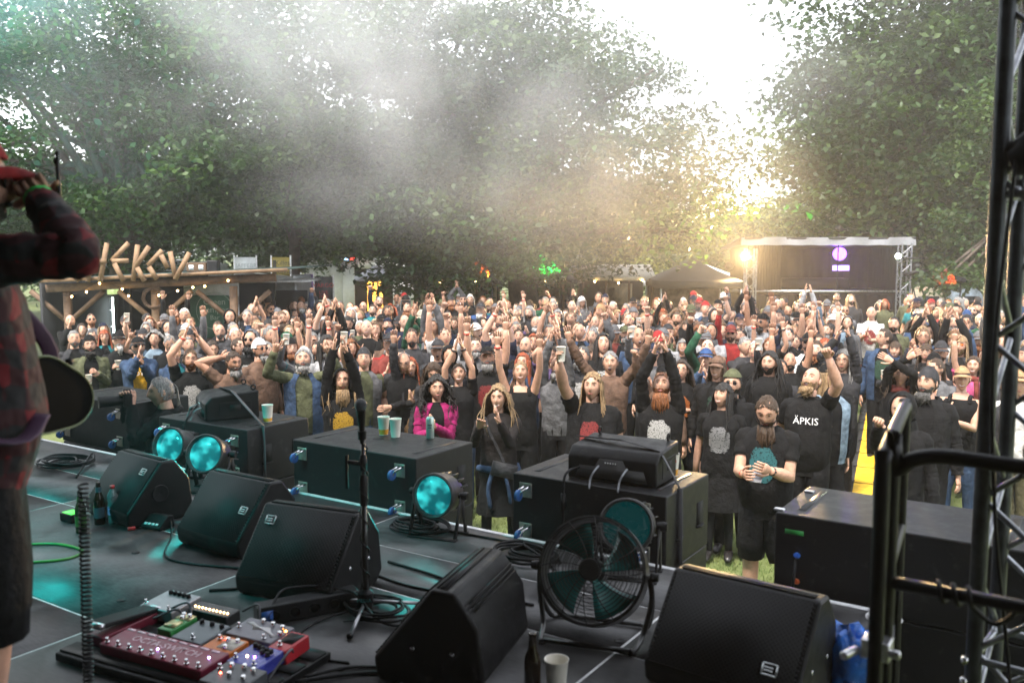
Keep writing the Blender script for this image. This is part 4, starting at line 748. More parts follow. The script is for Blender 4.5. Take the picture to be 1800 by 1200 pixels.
def fridge(px, py0, py1, w, label, sign=False):
    y = BY+3.2; a = at_y(px, py0, y); b_ = at_y(px, py1, y); t = thing('drinks_fridge', label, 'fridge', (a[0], y, 0), 0, 'glass door fridges in the bar'); z0, z1 = .25, a[2]; hh = z1-z0
    FW = mat('fridge_inner', (0.8, 0.85, 0.9), .5, emit=(0.75, 0.9, 1.0), estr=.35, var=0)
    m = MB(); m.box((w, .04, hh), (0, .5, z0+hh/2)); m.box((.04, .5, hh), (-w/2, .25, z0+hh/2)); m.box((.04, .5, hh), (w/2, .25, z0+hh/2)); m.box((w, .5, .04), (0, .25, z1)); m.box((w, .5, z0), (0, .25, z0/2)); m.build('cabinet', mat('fridge_black', (0.02, 0.02, 0.02), .4), t)
    m = MB(); m.box((w-.06, .02, hh-.05), (0, .46, z0+hh/2)); m.build('liner', FW, t)
    m = MB(); m.box((.035, .03, hh-.1), (w/2-.05, .03, z0+hh/2)); m.build('light_tube', mat('fridge_tube', (1, 1, 1), .4, emit=(0.85, 1.0, 0.97), estr=4, var=0), t)
    for k in range(4):
        z = z0+.08+k*hh/4.1; m = MB(); m.box((w-.08, .4, .015), (0, .25, z)); s_ = m.build('shelf', ALU(), t)
        for q in range(5):
            m = MB(); m.lathe([(0, 0), (.03, 0), (.03, .15), (.012, .2), (.012, .25), (0, .25)], 8); m.build('bottle', [mat('btl_r', (.35, .05, .05), .2), mat('btl_b', (.12, .06, .03), .2), mat('btl_g', (.15, .25, .05), .2), mat('btl_y', (.4, .35, .1), .2)][k], s_, loc=(-w/2+.10+q*(w-.22)/5, .18, z+.008), smooth=40)
    m = MB(); m.box((w-.04, .01, hh-.04), (0, -.0, z0+hh/2)); m.build('glass_door', mat('door_glass', (0.9, 0.95, 0.95), .05, var=0, alpha=.12), t)
    if sign: m = MB(); m.box((w+.02, .3, .2), (0, .12, z1+.12)); m.build('header_sign', mat('fridge_header', (0.35, 0.5, 0.15), .5, var=.5, scale=8, color2=(.7, .75, .6), emit=(.4, .5, .2), estr=.3), t, bevel=.03)
fridge(153, 511, 582, .55, 'tall glass door fridge full of bottles, left one in the bar')
fridge(182, 519, 575, .5, 'second glass door fridge with green header sign in the bar', True)
wr = thing('twig_wreath', 'round twig wreath hanging on the bar post', 'wreath', tuple(at_y(270, 524, BY+.15)))
for k in range(9):
    a = np.linspace(0, 2*math.pi, 20, endpoint=False); r = .22*(1+.08*np.sin(3*a+k)); m = MB(); m.tube(np.stack([r*np.cos(a+k), .04*np.sin(2*a+k), r*np.sin(a+k)], -1)*(1-.02*k), .008, 4, closed=True); m.build('twig', WOODD, wr)
# green banner tent beside the bar
gt = thing('bar_tent', 'white tent with green banner reading Green Temper beside the bar', 'tent', tuple(at_y(370, 560, 21)*np.array([1, 1, 0])))
def at_rel(px, py, y, o): return at_y(px, py, y)-np.array(o.location)
a, b_ = at_rel(323, 495, 21, gt), at_rel(420, 520, 21, gt)
m = MB(); m.box((b_[0]-a[0], .05, a[2]-b_[2]), ((a[0]+b_[0])/2, 0, (a[2]+b_[2])/2)); m.build('valance', mat('tent_white', (0.75, 0.76, 0.76), .8, var=.08), gt)
a, b_ = at_rel(334, 519, 20.9, gt), at_rel(404, 600, 20.9, gt); cx, cz = (a[0]+b_[0])/2, (a[2]+b_[2])/2
m = MB(); m.box((b_[0]-a[0], .03, a[2]-b_[2]), (cx, -.1, cz)); bn = m.build('banner', mat('banner_green', (0.10, 0.22, 0.15), .8, var=.06), gt)
for i, (tx, dz, sz_) in enumerate((('Green', .26, .20), ('Temper', .08, .20), ('Bar', -.1, .16))):
    V, Fs = text_geo(tx, sz_); m = MB(); m.M = xf(loc=(cx+.12, -.125, cz+dz+.12), rx=math.pi/2); m.add(V, Fs); m.build('banner_lettering', mat('banner_print', (0.5, 0.62, 0.52), .8, var=0), bn)
m = MB(); a_ = np.linspace(.6, 6.2, 30); m.tube(np.stack([cx+.12+.42*np.cos(a_), 0*a_-.122, cz+.18+.42*np.sin(a_)], -1), .006, 4); m.build('banner_ring', MATS['banner_print'], bn)
m = MB(); m.prism([(at_rel(323, 495, 21, gt)[0]-.1, at_rel(323, 497, 21, gt)[2]), (at_rel(470, 490, 21, gt)[0], at_rel(323, 494, 21, gt)[2]), (at_rel(470, 487, 21, gt)[0], at_rel(323, 491, 21, gt)[2]), (at_rel(400, 478, 21, gt)[0], at_rel(400, 484, 21, gt)[2])], 0, 2.5, axis=1); m.build('roof', MATS['tent_white'], gt)
for px in (323, 415):
    x = at_rel(px, 500, 21, gt)[0]; m = MB(); m.box((.05, .05, 2.2), (x, .1, 1.1)); m.build('tent_pole', ALU(), gt)
# ================================================================== stalls, signs and far buildings
def board(name, label, px0, py0, px1, py1, y, mt, cat='sign', th=.05, marks=(), mm=None, text=()):
    a, b_ = at_y(px0, py0, y), at_y(px1, py1, y); c = np.array([(a[0]+b_[0])/2, y, 0]); w, h = b_[0]-a[0], a[2]-b_[2]; t = thing(name, label, cat, tuple(c)); zc = (a[2]+b_[2])/2
    m = MB(); m.box((w, th, h), (0, 0, zc)); bo = m.build('panel', mt, t)
    for sx in (-1, 1): m = MB(); m.cyl((sx*(w/2+.02), 0, 0), (sx*(w/2+.02), 0, zc+h/2+.05), .025, seg=8); m.build('post', ALU(), t, smooth=40)
    for (x, z, ww, hh) in marks: m = MB(); m.box((ww*w, .004, hh*h), (x*w, -th/2-.002, zc+z*h)); m.build('printed_mark', mm, bo)
    for (tx, x, z, s_) in text:
        V, Fs = text_geo(tx, s_); m = MB(); m.M = xf(loc=(x*w, -th/2-.003, zc+z*h), rx=math.pi/2); m.add(V, Fs); m.build('printed_text', mm, bo)
    return t
board('banner', 'white banner with pale lettering above the bar roof', 413, 452, 450, 482, 24, mat('banner_white', (0.66, 0.68, 0.68), .7, var=.08), mm=mat('pale_print', (0.38, 0.42, 0.42), .7), text=(('JAFFEBR', .05, .0, .16), ('REBEL', .05, -.25, .1)))
board('banner', 'olive gold banner with dark lettering behind the bar', 478, 452, 510, 486, 24, mat('banner_gold', (0.28, 0.22, 0.05), .7, var=.15), mm=mat('dark_print', (0.05, 0.045, 0.03), .7), text=(('Killes', .1, .2, .18), ('Tonne', .1, -.25, .18)), marks=((-.35, .0, .2, .7),))
board('poster_banner', 'dark poster with red lettering in front of the white container', 553, 486, 585, 527, 25.5, mat('poster_black', (0.05, 0.055, 0.06), .6, var=.4, scale=5), mm=mat('poster_red', (0.45, 0.05, 0.06), .6), text=(('VARGO', 0, .12, .17), ('LIVE', 0, -.18, .14), ('OPEN', 0, -.36, .1)))
board('poster_banner', 'purple poster beside the dark poster', 530, 482, 551, 530, 25.5, mat('poster_purple', (0.22, 0.13, 0.34), .6, var=.4, scale=6), mm=mat('poster_orange', (0.7, 0.4, 0.2), .6), marks=((0, 0, .7, .06), (0, -.2, .5, .05)))
# white container building with opening
cb = thing('site_container', 'long white container building with dark doorway', 'building', tuple(at_y(625, 470, 40)*np.array([1, 1, 0])))
def RX(px, y, o): return at_y(px, 470, y)[0]-o.location[0]
x0, x1, xa, xb = RX(538, 40, cb), RX(740, 40, cb), RX(623, 40, cb), RX(690, 40, cb); zt = at_y(600, 458, 40)[2]
CW = mat('container_white', (0.78, 0.78, 0.78), .6, var=.04)
for (u0, u1, nm) in ((x0, xa, 'wall'), (xb, x1, 'wall')):
    for k in range(4): ww = (u1-u0)/4; m = MB(); m.box((ww-.012, .08, zt), (u0+(k+.5)*ww, 0, zt/2)); m.build('wall_panel', CW, cb)
m = MB(); m.box((xb-xa, .08, .35), ((xa+xb)/2, 0, zt-.175)); m.build('lintel', CW, cb)
m = MB(); m.box((x1-x0+.2, 2.6, .1), ((x0+x1)/2, 1.2, zt+.05)); m.build('roof', mat('container_roof', (0.5, 0.52, 0.54), .6), cb)
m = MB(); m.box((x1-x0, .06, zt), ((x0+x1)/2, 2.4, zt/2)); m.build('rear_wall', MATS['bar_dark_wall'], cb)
m = MB(); m.box((.7, .05, 1.5), (xa+.6, 1.9, .9)); m.build('glow_panel', mat('orange_glow', (.8, .35, .05), .6, emit=(1, .42, .06), estr=.9, var=0), cb)  # self-glowing panel stands in for the orange light of the interior
for px, c in ((609, (0.3, 0.6, 1.0)), (620, (1, .05, .03))):
    t = thing('signal_lamp', 'small %s lamp on the white container roof' % ('blue' if c[2] > .5 else 'red'), 'lamp', tuple(at_y(px, 457, 39.6))); m = MB(); m.lathe([(0, .1), (.08, .09), (.12, 0), (0, 0)], 10); m.build('dome', mat('lamp_%d' % px, c, .3, emit=c, estr=1.2, var=0), t, smooth=True); m = MB(); m.lathe([(0, 0), (.13, 0), (.13, -.06), (0, -.06)], 10); m.build('socket', RUB(), t)
# grey parasol
um = thing('parasol', 'grey market parasol in front of the white container', 'parasol', tuple(at_y(664, 500, 34)*np.array([1, 1, 0])))
r_ = (at_y(708, 485, 34)[0]-at_y(625, 485, 34)[0])/2; za, ze = at_y(664, 469, 34)[2], at_y(664, 486, 34)[2]
m = MB(); m.lathe([(0, za), (r_*.5, za-(za-ze)*.42), (r_, ze), (r_, ze-.14)], 8, cap=False); m.build('canopy', mat('parasol_grey', (0.25, 0.26, 0.29), .8), um)
m = MB(); m.cyl((0, 0, 0), (0, 0, za), .03, seg=8); m.build('pole', ALU(), um); m = MB(); m.lathe([(0, za+.08), (.25, za), (.25, za-.05)], 8, cap=False); m.build('vent_cap', MATS['parasol_grey'], um)
# market stalls
def stall(px0, px1, py, y, label, roofm, depth=2.2, seed=0):
    a, b_ = at_y(px0, py, y), at_y(px1, py, y); w = b_[0]-a[0]; z = a[2]; t = thing('market_stall', label, 'stall', ((a[0]+b_[0])/2, y, 0), 0, 'market stalls behind the crowd')
    m = MB(); m.prism([(-.25, z-.06), (.9, z+.28), (depth, z+.02), (depth, z-.04), (.9, z+.2), (-.25, z-.1)], -w/2, w/2); m.build('roof_sheet', roofm, t)
    m = MB(); m.box((w, .02, .16), (0, -.25, z-.13)); m.build('valance', roofm, t)
    m = MB(); m.box((w-.1, .06, z-.1), (0, depth-.1, z/2)); m.build('back_wall', mat('stall_dark', (0.035, 0.025, 0.018), .8, var=.4, scale=2), t)
    for sx in np.linspace(-w/2+.06, w/2-.06, 4): m = MB(); m.box((.07, .07, z-.05), (sx, 0, z/2)); m.build('post', WOODD, t)
    m = MB(); m.box((w-.1, .5, .06), (0, .15, 1.0)); m.box((w-.1, .04, .95), (0, -.05, .5)); m.build('counter', WOODD, t)
    rg = random.Random(seed)
    for k in range(3): m = MB(); ww = rg.uniform(.4, .9); m.box((ww, .03, rg.uniform(.4, .8)), (rg.uniform(-w/2+.6, w/2-.6), depth-.2, 1.45)); m.build('menu_board', mat('menu_cream', (0.55, 0.45, 0.30), .7, var=.2), t)
    n = int(w/.75)
    for k in range(n): bulb(t, (-w/2+.4+k*.75, -.3, z-.24-.05*math.sin(k*2.1)), .03)
    return t
TC = mat('tarp_cream', (0.55, 0.53, 0.47), .8, var=.08); TG = mat('tarp_grey', (0.42, 0.42, 0.42), .8, var=.1)
stall(712, 812, 481, 29.5, 'market stall with grey roof left of the thick trunk', TG, seed=1)
stall(815, 880, 482, 29.5, 'dim market stall directly left of the thick trunk', TG, seed=2)
stall(935, 1020, 481, 29.5, 'market stall with string lights right of the thick trunk', TG, seed=3)
stall(1022, 1150, 481, 29, 'long cream roofed stall left of the black gazebo', TC, seed=4)
def gazebo(px0, px1, pe, pa, y, label, mt, depth=3.0, wall=None):
    a, b_ = at_y(px0, pe, y), at_y(px1, pe, y); w = b_[0]-a[0]; z, za = a[2], at_y(px0, pa, y)[2]; t = thing('gazebo', label, 'tent', ((a[0]+b_[0])/2, y, 0), 0, 'pop up gazebos'); d = depth
    V = [(-w/2, 0, z), (w/2, 0, z), (w/2, d, z), (-w/2, d, z), (0, d/2, za), (-w/4*1.02, d/4, z+(za-z)*.42), (w/4*1.02, d/4, z+(za-z)*.42), (w/4*1.02, d*.75, z+(za-z)*.42), (-w/4*1.02, d*.75, z+(za-z)*.42)]
    m = MB(); m.add(V, [np.array([[0, 1, 6, 5], [1, 2, 7, 6], [2, 3, 8, 7], [3, 0, 5, 8]]), np.array([[5, 6, 4], [6, 7, 4], [7, 8, 4], [8, 5, 4]])]); m.build('roof', mt, t)
    m = MB(); m.box((w, .02, .22), (0, 0, z-.11)); m.box((.02, d, .22), (-w/2, d/2, z-.11)); m.box((.02, d, .22), (w/2, d/2, z-.11)); m.build('valance', mt, t)
    for sx in (-1, 1):
        for yy in (.03, d-.03): m = MB(); m.box((.05, .05, z), (sx*(w/2-.04), yy, z/2)); m.build('leg', ALU(), t)
    if wall is not None: m = MB(); m.box((w-.1, .03, z), (0, d, z/2)); m.build('rear_wall', wall, t)
    return t
gazebo(1160, 1306, 494, 453, 26.6, 'black pop up gazebo with peaked roof beside the small stage', mat('gazebo_black', (0.035, 0.033, 0.032), .8, var=.1), 2.8, mat('gazebo_stall_rear', (0.12, 0.10, 0.09), .8, var=.6, scale=3))
gazebo(1172, 1325, 492, 462, 31, 'white tent behind the black gazebo', MATS['tent_white'], 3.5)
gazebo(1075, 1160, 492, 480, 33, 'flat white tent left of the black gazebo', MATS['tent_white'], 3.0)
# vans behind the bar
def van(px, py, y, label, col, w=4.4):
    c = at_y(px, py, y); t = thing('parked_van', label, 'van', (c[0], y, 0), R(4), 'vans parked behind the bar'); z1 = max(1.9, at_y(px, py-14, y)[2])
    m = MB(); m.prism([(-w/2, .35), (w/2, .35), (w/2+.05, .9), (w/2-.15, 1.1), (w/2-.7, z1-.1), (w/2-1.0, z1), (-w/2, z1), (-w/2-.05, 1.0)], -.9, .9, axis=1); m.build('body', col, t, bevel=.06)
    for sx in (-1, 1): m = MB(); m.M = xf(loc=(sx*w*.32, -.9, .35), rx=math.pi/2); m.lathe([(0, -.1), (.2, -.1), (.34, -.08), (.34, .1), (0, .1)], 16); m.build('wheel', RUB(), t, smooth=40)
    for (a, b_) in ((w/2-1.35, w/2-.85), (-w/2+.2, -w/2+1.3), (-w/2+1.4, -w/2+2.4)): m = MB(); m.box((b_-a, .02, .5), ((a+b_)/2, -.905, z1-.5)); m.build('window', mat('van_glass', (0.02, 0.025, 0.03), .1), t)
van(322, 474, 27, 'white van parked behind the bar letters', mat('van_white', (0.7, 0.71, 0.72), .3, coat=.5), 3.6)
van(255, 470, 33, 'silver van parked further back behind the bar letters', mat('van_silver', (0.4, 0.42, 0.44), .3, .4), 4.2)
hs_ = thing('house', 'pale house with red tiled roof far behind the bar', 'house', tuple(at_y(176, 450, 70)*np.array([1, 1, 0])))
m = MB(); m.box((5, 5, 4.0), (0, 2, 2)); m.build('wall', mat('house_wall', (0.6, 0.57, 0.5), .8), hs_); m = MB(); m.prism([(-2.9, 3.9), (2.9, 3.9), (0, 6.2)], -.7, 4.7, axis=1); m.build('roof', mat('roof_tile', (0.32, 0.13, 0.09), .8, var=.2), hs_)
for x in (-1.4, 1.2): m = MB(); m.box((1.0, .06, 1.2), (x, -.52, 2.3)); m.build('window', MATS['van_glass'], hs_)
# speakers / crates on bar roof
for i, (px, c) in enumerate(((340, WOODD), (357, WOODD), (376, BLK()))):
    p = at_y(px, 478, BY+1.2); t = thing('roof_crate', ['dark crate with white label on the bar roof, left one', 'dark crate with white label on the bar roof, beside the projector', 'black projector box on the bar roof'][i], 'crate', tuple(p)); m = MB(); m.box((.22, .25, .2 if i < 2 else .3), (0, 0, .1)); m.build('case', c, t, bevel=.02)
    if i < 2: m = MB(); m.box((.1, .005, .1), (0, -.128, .1)); m.build('sticker', WHT(), t)
# awning of the food truck at left centre
tr = thing('food_truck', 'grey food trailer with raised white hatch between bar and posters', 'trailer', tuple(at_y(470, 500, 23)*np.array([1, 1, 0])))
x0, x1 = RX(421, 23, tr), RX(520, 23, tr); z1, z2 = at_y(470, 487, 23)[2], at_y(470, 497, 23)[2]
m = MB(); m.box((x1-x0-.3, 1.8, z1-.3), ((x0+x1)/2, 1.6, (z1-.3)/2+.3)); m.build('body', mat('trailer_grey', (0.42, 0.44, 0.46), .4, .2, var=.1), tr, bevel=.06)
m = MB(); m.prism([(x0, z2+.02), (x1+.5, z2+.05), (x1+.45, z2+.1), (x0+.1, z2+.09)], -.9, .7, axis=1); m.build('hatch', mat('hatch_white', (0.7, 0.71, 0.72), .4), tr)
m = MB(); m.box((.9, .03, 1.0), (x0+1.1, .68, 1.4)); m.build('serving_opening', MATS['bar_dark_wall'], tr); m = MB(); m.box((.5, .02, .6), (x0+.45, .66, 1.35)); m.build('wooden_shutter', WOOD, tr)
for sx in (x0+.2, x1-.3): m = MB(); m.bar((sx, -.8, z2), (sx-.5, .6, 1.1), .025, .025); m.build('gas_strut', ALU(), tr)
# ================================================================== small stage at right
DY = 28.0; q = at_y(1450, 500, DY); st = thing('small_stage', 'small trailer stage with white roof edge and black drapes', 'stage', (q[0], DY, 0))
x0, x1 = RX(1306, DY, st), RX(1600, DY, st); zt, zb = at_y(1450, 417, DY)[2], at_y(1450, 431, DY)[2]; zf = at_y(1450, 512, DY)[2]; W2 = x1-x0
m = MB(); xx = np.linspace(x0-.1, x1+.1, 30); V = np.concatenate([np.stack([xx, 0*xx-.1+.03*np.sin(xx*5), zt+.008*np.sin(xx*3)+0*xx], -1), np.stack([xx, 0*xx-.12+.04*np.sin(xx*7), zb+.008*np.sin(xx*9)], -1)]); m.add(V, [grid_faces(2, 30, False)[:, ::-1]]); m.build('roof_edge', mat('pvc_white', (0.20, 0.205, 0.22), .5, var=.06), st, smooth=True)
m = MB(); m.prism([(-.1, zt), (2.6, zt-.3), (2.6, zt-.35), (-.1, zt-.06)], x0-.1, x1+.1); m.build('roof', mat('stage_roof_dark', (.012, .012, .012), .8), st)
DR = mat('stage_drape', (0.006, 0.006, 0.006), .9, var=.3, spec=.1)
def drape(p0, p1, z0, z1, par, name='drape'):
    m = MB(); n = 60; t_ = np.linspace(0, 1, n)[:, None]; P = np.array(p0)*(1-t_)+np.array(p1)*t_; d = np.array(p1)-np.array(p0); d = np.array([-d[1], d[0]])/np.linalg.norm(d); w_ = np.sin(np.arange(n)*1.1)[:, None]*.05; P = P+w_*d
    V = np.concatenate([np.c_[P, np.full(n, z0)], np.c_[P, np.full(n, z1)]]); m.add(V, [grid_faces(2, n, False)]); return m.build(name, DR, par, smooth=True)
drape((x0+.2, 2.5), (x1-.2, 2.5), zf-.3, zt-.3, st, 'back_drape'); drape((x0+.25, .3), (x0+.25, 2.5), 0, zt-.3, st, 'side_drape'); drape((x1-.25, .3), (x1-.25, 2.5), 0, zt-.3, st, 'side_drape'); drape((x0+.5, .6), (x0+1.5, 1.0), 0, zt-.2, st, 'front_drape')
m = MB(); m.box((W2-.3, 2.4, .12), ((x0+x1)/2, 1.3, zf-.06)); m.build('deck', BLK(), st); m = MB(); m.box((W2-.3, .05, .05), ((x0+x1)/2, .08, zf)); m.build('deck_rail', ALU(), st); drape((x0+.2, .1), (x1-.2, .1), 0, zf-.1, st, 'skirt')
def truss_leg(par, x, y, z1, b=.29):
    m = MB(); ch = [(x, y), (x+b, y), (x+b, y+b), (x, y+b)]
    lg = None
    for (a, c) in ch:
        m = MB(); m.cyl((a, c, 0), (a, c, z1), .028, seg=8); o = m.build('truss_chord', TD, par, smooth=40)
    for i in range(4):
        (xa, ya), (xb_, yb) = ch[i], ch[(i+1) % 4]; z = .1; k = 0
        while z < z1-.25:
            p_, q_ = ((xa, ya), (xb_, yb)) if k % 2 == 0 else ((xb_, yb), (xa, ya)); m = MB(); m.cyl((*p_, z), (*q_, z+.27), .013, seg=6); m.build('truss_diagonal', TD, par, smooth=40); z += .27; k += 1
truss_leg(st, x0+.02, -.35, zb-.1); truss_leg(st, x1-.42, -.35, zb+.05)
m = MB(); m.box((W2*.5, .6, .35), ((x0+x1)/2, 1.9, zf+.17)); m.build('riser', BLK(), st)
def spot_fixture(name, p, aim, label, col, estr, power, size=.10, cone=60, lightname='beam', soft=.06, r=.11, cat='stage lamp'):
    t = thing(name, label, cat, tuple(p)); d = np.array(aim)-np.array(p); d = d/np.linalg.norm(d); q = Vector(d).to_track_quat('Z', 'Y').to_matrix().to_4x4(); M4 = np.array(q)
    m = MB(); m.M = M4; m.lathe([(0, -.24), (r*.7, -.23), (r*.9, -.1), (r, .0), (r*1.1, .02), (r*1.1, .06), (r*.95, .06), (r*.9, .02), (0, .02)], 16); m.build('housing', RUB(), t, smooth=40)
    m = MB(); m.M = M4; m.lathe([(0, .036), (r*.88, .03), (r*.9, .025)], 16); m.build('lens', mat('lens_'+name+str(len(MATS)), col, .3, emit=col, estr=estr, var=0), t, smooth=True)
    m = MB(); m.M = M4; m.bar((-r*1.25, 0, -.05), (-r*1.25, 0, -.32), .02, .03); m.bar((r*1.25, 0, -.05), (r*1.25, 0, -.32), .02, .03); m.bar((-r*1.3, 0, -.32), (r*1.3, 0, -.32), .02, .03); m.build('bracket', RUB(), t)
    if name == 'tree_lamp':
        m = MB(); m.cyl((0, 0, -p[2]), (0, 0, -.05), .02, seg=8); m.build('pole', RUB(), t)
    if power:
        Lg = D.lights.new(lightname, 'SPOT'); Lg.energy = power; Lg.color = col; Lg.spot_size = R(cone); Lg.spot_blend = .6; Lg.shadow_soft_size = soft
        lo = D.objects.new(lightname, Lg); COL.objects.link(lo); lo.parent = t; lo.location = tuple(d*.09); lo.rotation_euler = Vector(d).to_track_quat('-Z', 'Y').to_euler()
    return t
spot_fixture('flood_lamp', at_y(1310, 450, DY-.7), (0, 0, 2.6), 'glaring warm lamp on the left leg of the small stage', (1.0, 0.66, 0.30), 16, 1900, cone=110, r=.13)
spot_fixture('flood_lamp', at_y(1579, 450, DY-.7), (3, 4, 1.6), 'small pale lit lamp on the right leg of the small stage', (0.9, 1.0, 0.75), 10, 60, cone=70, r=.09)
spot_fixture('moving_light', at_y(1282, 468, DY-.5), (2, 5, 1.0), 'dark moving head lamp hanging left of the glaring lamp', (0.02, 0.02, 0.02), 0, 0, r=.13)
spot_fixture('moving_light', at_y(1612, 468, DY-.2), (2, 5, 2.0), 'dark moving head lamp on a boom right of the small stage', (0.02, 0.02, 0.02), 0, 0, r=.13)
spot_fixture('wash_lamp', at_y(1476, 446, DY+2.1), (1.5, 6, 1.2), 'violet lamp shining from the back of the small stage', (0.22, 0.06, 1.0), 2.2, 160, cone=75, r=.24)
m = MB(); p = at_y(1478, 471, DY+2.3); m.box((.55, .03, .17), (0, 0, 0)); tag(m.build('light_bar', mat('violet_bar', (.3, .15, 1), .4, emit=(0.35, 0.2, 1.0), estr=1.2, var=0), loc=tuple(p), bevel=.01), 'short violet lit bar on the small stage drape', 'light bar')
bt = thing('boom_stand', 'black boom stand leaning right of the small stage', 'stand', tuple(at_y(1625, 530, DY-.4)*np.array([1, 1, 0]))); a, b_ = at_rel(1612, 480, DY-.4, bt), at_rel(1632, 530, DY-.4, bt); m = MB(); m.cyl(a, (b_[0]+.3, 0, 0.3), .025, seg=8); m.cyl(a+np.array([-.1, 0, -.4]), (b_[0]+.1, .3, .0), .02, seg=8); m.cyl(a+np.array([-.1, 0, -.4]), (b_[0]-.5, .3, .0), .02, seg=8); m.build('tripod', RUB(), bt, smooth=40)
m = MB(); m.bar(a+np.array([-.4, 0, -.05]), a+np.array([.5, 0, .15]), .1, .1); m.build('arm', RUB(), bt); m = MB(); m.bar(a+np.array([-.45, 0, .45]), a+np.array([.3, 0, .45]), .05, .05); m.build('lamp_bar', RUB(), bt)
# coloured lamps shining up into the trees
spot_fixture('tree_lamp', (1.5, 23.3, 2.2), tuple(at_y(946, 462, 24.6)), 'green lamp shining into the leaves right of the thick trunk', (0.02, 1.0, 0.25), 3, 900, cone=26, r=.1, soft=.03, cat='lamp')
spot_fixture('tree_lamp', (-.5, 23.3, 2.2), tuple(at_y(842, 466, 24.3)), 'red lamp shining into the leaves left of the thick trunk', (1.0, 0.06, 0.02), 3, 700, cone=26, r=.1, soft=.03, cat='lamp')
spot_fixture('tree_lamp', (12.6, 25.6, 2.1), tuple(at_y(1655, 490, 27.2)), 'red lamp shining into the low branch right of the small stage', (1.0, 0.03, 0.02), 3, 900, cone=26, r=.1, soft=.03, cat='lamp')
spot_fixture('tree_lamp', (10.2, 28.6, 3.6), tuple(at_y(1428, 388, 31)), 'green lamp shining into the leaves above the small stage', (0.02, 1.0, 0.2), 3, 1400, cone=16, r=.1, soft=.03, cat='lamp')
# low wall with round bays at right
for i, (px, r0) in enumerate(((1631, 30), (1702, 28))):
    c = at_y(px, 530, 31); t = thing('garden_pavilion', ['pale rounded pavilion front, left of the two at right', 'bluish rounded pavilion front, right of the two behind the red leaves'][i], 'pavilion', (c[0], 31, 0)); m = MB(); a = np.linspace(0, math.pi, 16); rr = r0*31/1600
    m.prism([(rr*math.cos(k), 1.15+rr*math.sin(k)) for k in a]+[(-rr, 0), (rr, 0)], 0, .5, axis=1); m.build('arched_front', [mat('stone_pale', (0.45, 0.40, 0.30), .8), mat('stone_blue', (0.35, 0.42, 0.50), .8, var=.3)][i], t)
    m = MB(); m.box((rr*1.2, .06, .35), (0, -.04, 1.2)); m.build('window', MATS['van_glass'], t)
# yellow cable ramp across the meadow
p0, p1 = at_z(1517, 860, 0.03), at_z(1540, 690, .03); dv = p1-p0; dv /= np.linalg.norm(dv); cr = thing('cable_ramp', 'yellow and black cable ramp running through the crowd at right', 'cable ramp', (p0[0], p0[1], 0), math.atan2(dv[1], dv[0])-math.pi/2)
YL = mat('ramp_yellow', (0.66, 0.40, 0.02), .6, var=.2, scale=8); BKR = mat('ramp_black', (0.03, 0.03, 0.03), .8)
for k in range(14):
    m = MB(); m.prism([(-.23, 0), (.23, 0), (.12, .055), (-.12, .055)], 0, .86, axis=1); o = m.build('ramp_base', BKR, cr, loc=(0, -1.6+k*.9, 0))
    m = MB(); m.box((.225, .84, .012), (0, .43, .062)); m.build('lid', YL, o, bevel=.004)
    for sx in (-1, 1): m = MB(); m.box((.05, .04, .03), (sx*.13, .05, .062)); m.build('hinge', BKR, o)
# ================================================================== people
CC = dict(black=(.0055, .0055, .006), charcoal=(.026, .026, .029), grey=(.085, .085, .09), lightgrey=(.24, .24, .25), navy=(.010, .013, .028), denim=(.026, .046, .088), paledenim=(.14, .19, .24), blue=(.025, .055, .14), olive=(.065, .07, .038), green=(.015, .06, .032),
          brown=(.10, .06, .042), tan=(.26, .16, .085), teal=(.015, .12, .135), magenta=(.22, .012, .08), pink=(.42, .07, .17), red=(.22, .018, .018), white=(.50, .49, .48), yellow=(.50, .28, .015), orange=(.42, .12, .02), rust=(.13, .028, .022), purple=(.07, .045, .11), mesh=(.012, .010, .010), cream=(.36, .32, .25), camo=(.06, .055, .032))
HC = dict(black=(.012, .010, .009), dark=(.03, .018, .011), brown=(.042, .024, .013), light=(.10, .058, .03), blond=(.21, .135, .068), paleblond=(.36, .27, .16), ginger=(.16, .058, .02), red=(.22, .045, .012), grey=(.16, .155, .15), white=(.40, .39, .37), darkgrey=(.06, .058, .056))
SKINC = [(.48, .275, .19), (.41, .22, .145), (.54, .33, .24), (.33, .17, .105)]
def fab(c):
    return mat('fabric_'+c, CC[c], .85, var=.3, scale=12, bump=1.0, bscale=15, spec=.18)
def hairm(c): return mat('hair_'+c, HC[c], .5, var=.45, scale=90, bump=.9, bscale=110, spec=.4, stretch=(1, 1, .1))
def skinm(i): return mat('skin_%d' % i, SKINC[i], .5, var=.10, scale=25, spec=.4, sss=.12, bump=.08, bscale=120)
LIP = mat('lips', (.40, .13, .11), .45, var=0); EYE = mat('eye_dark', (.02, .014, .012), .25, var=0); MOU = mat('mouth_inside', (.05, .012, .012), .6, var=0); TEE = mat('teeth', (.55, .52, .47), .3, var=0); EYW = mat('eye_white', (.36, .33, .31), .3, var=0)
LENSD = mat('sunglass_lens', (.008, .008, .01), .08, var=0); LENSO = mat('orange_lens', (.65, .12, .02), .1, var=0); SHOE = mat('shoe_leather', (.014, .012, .012), .35, var=.2)
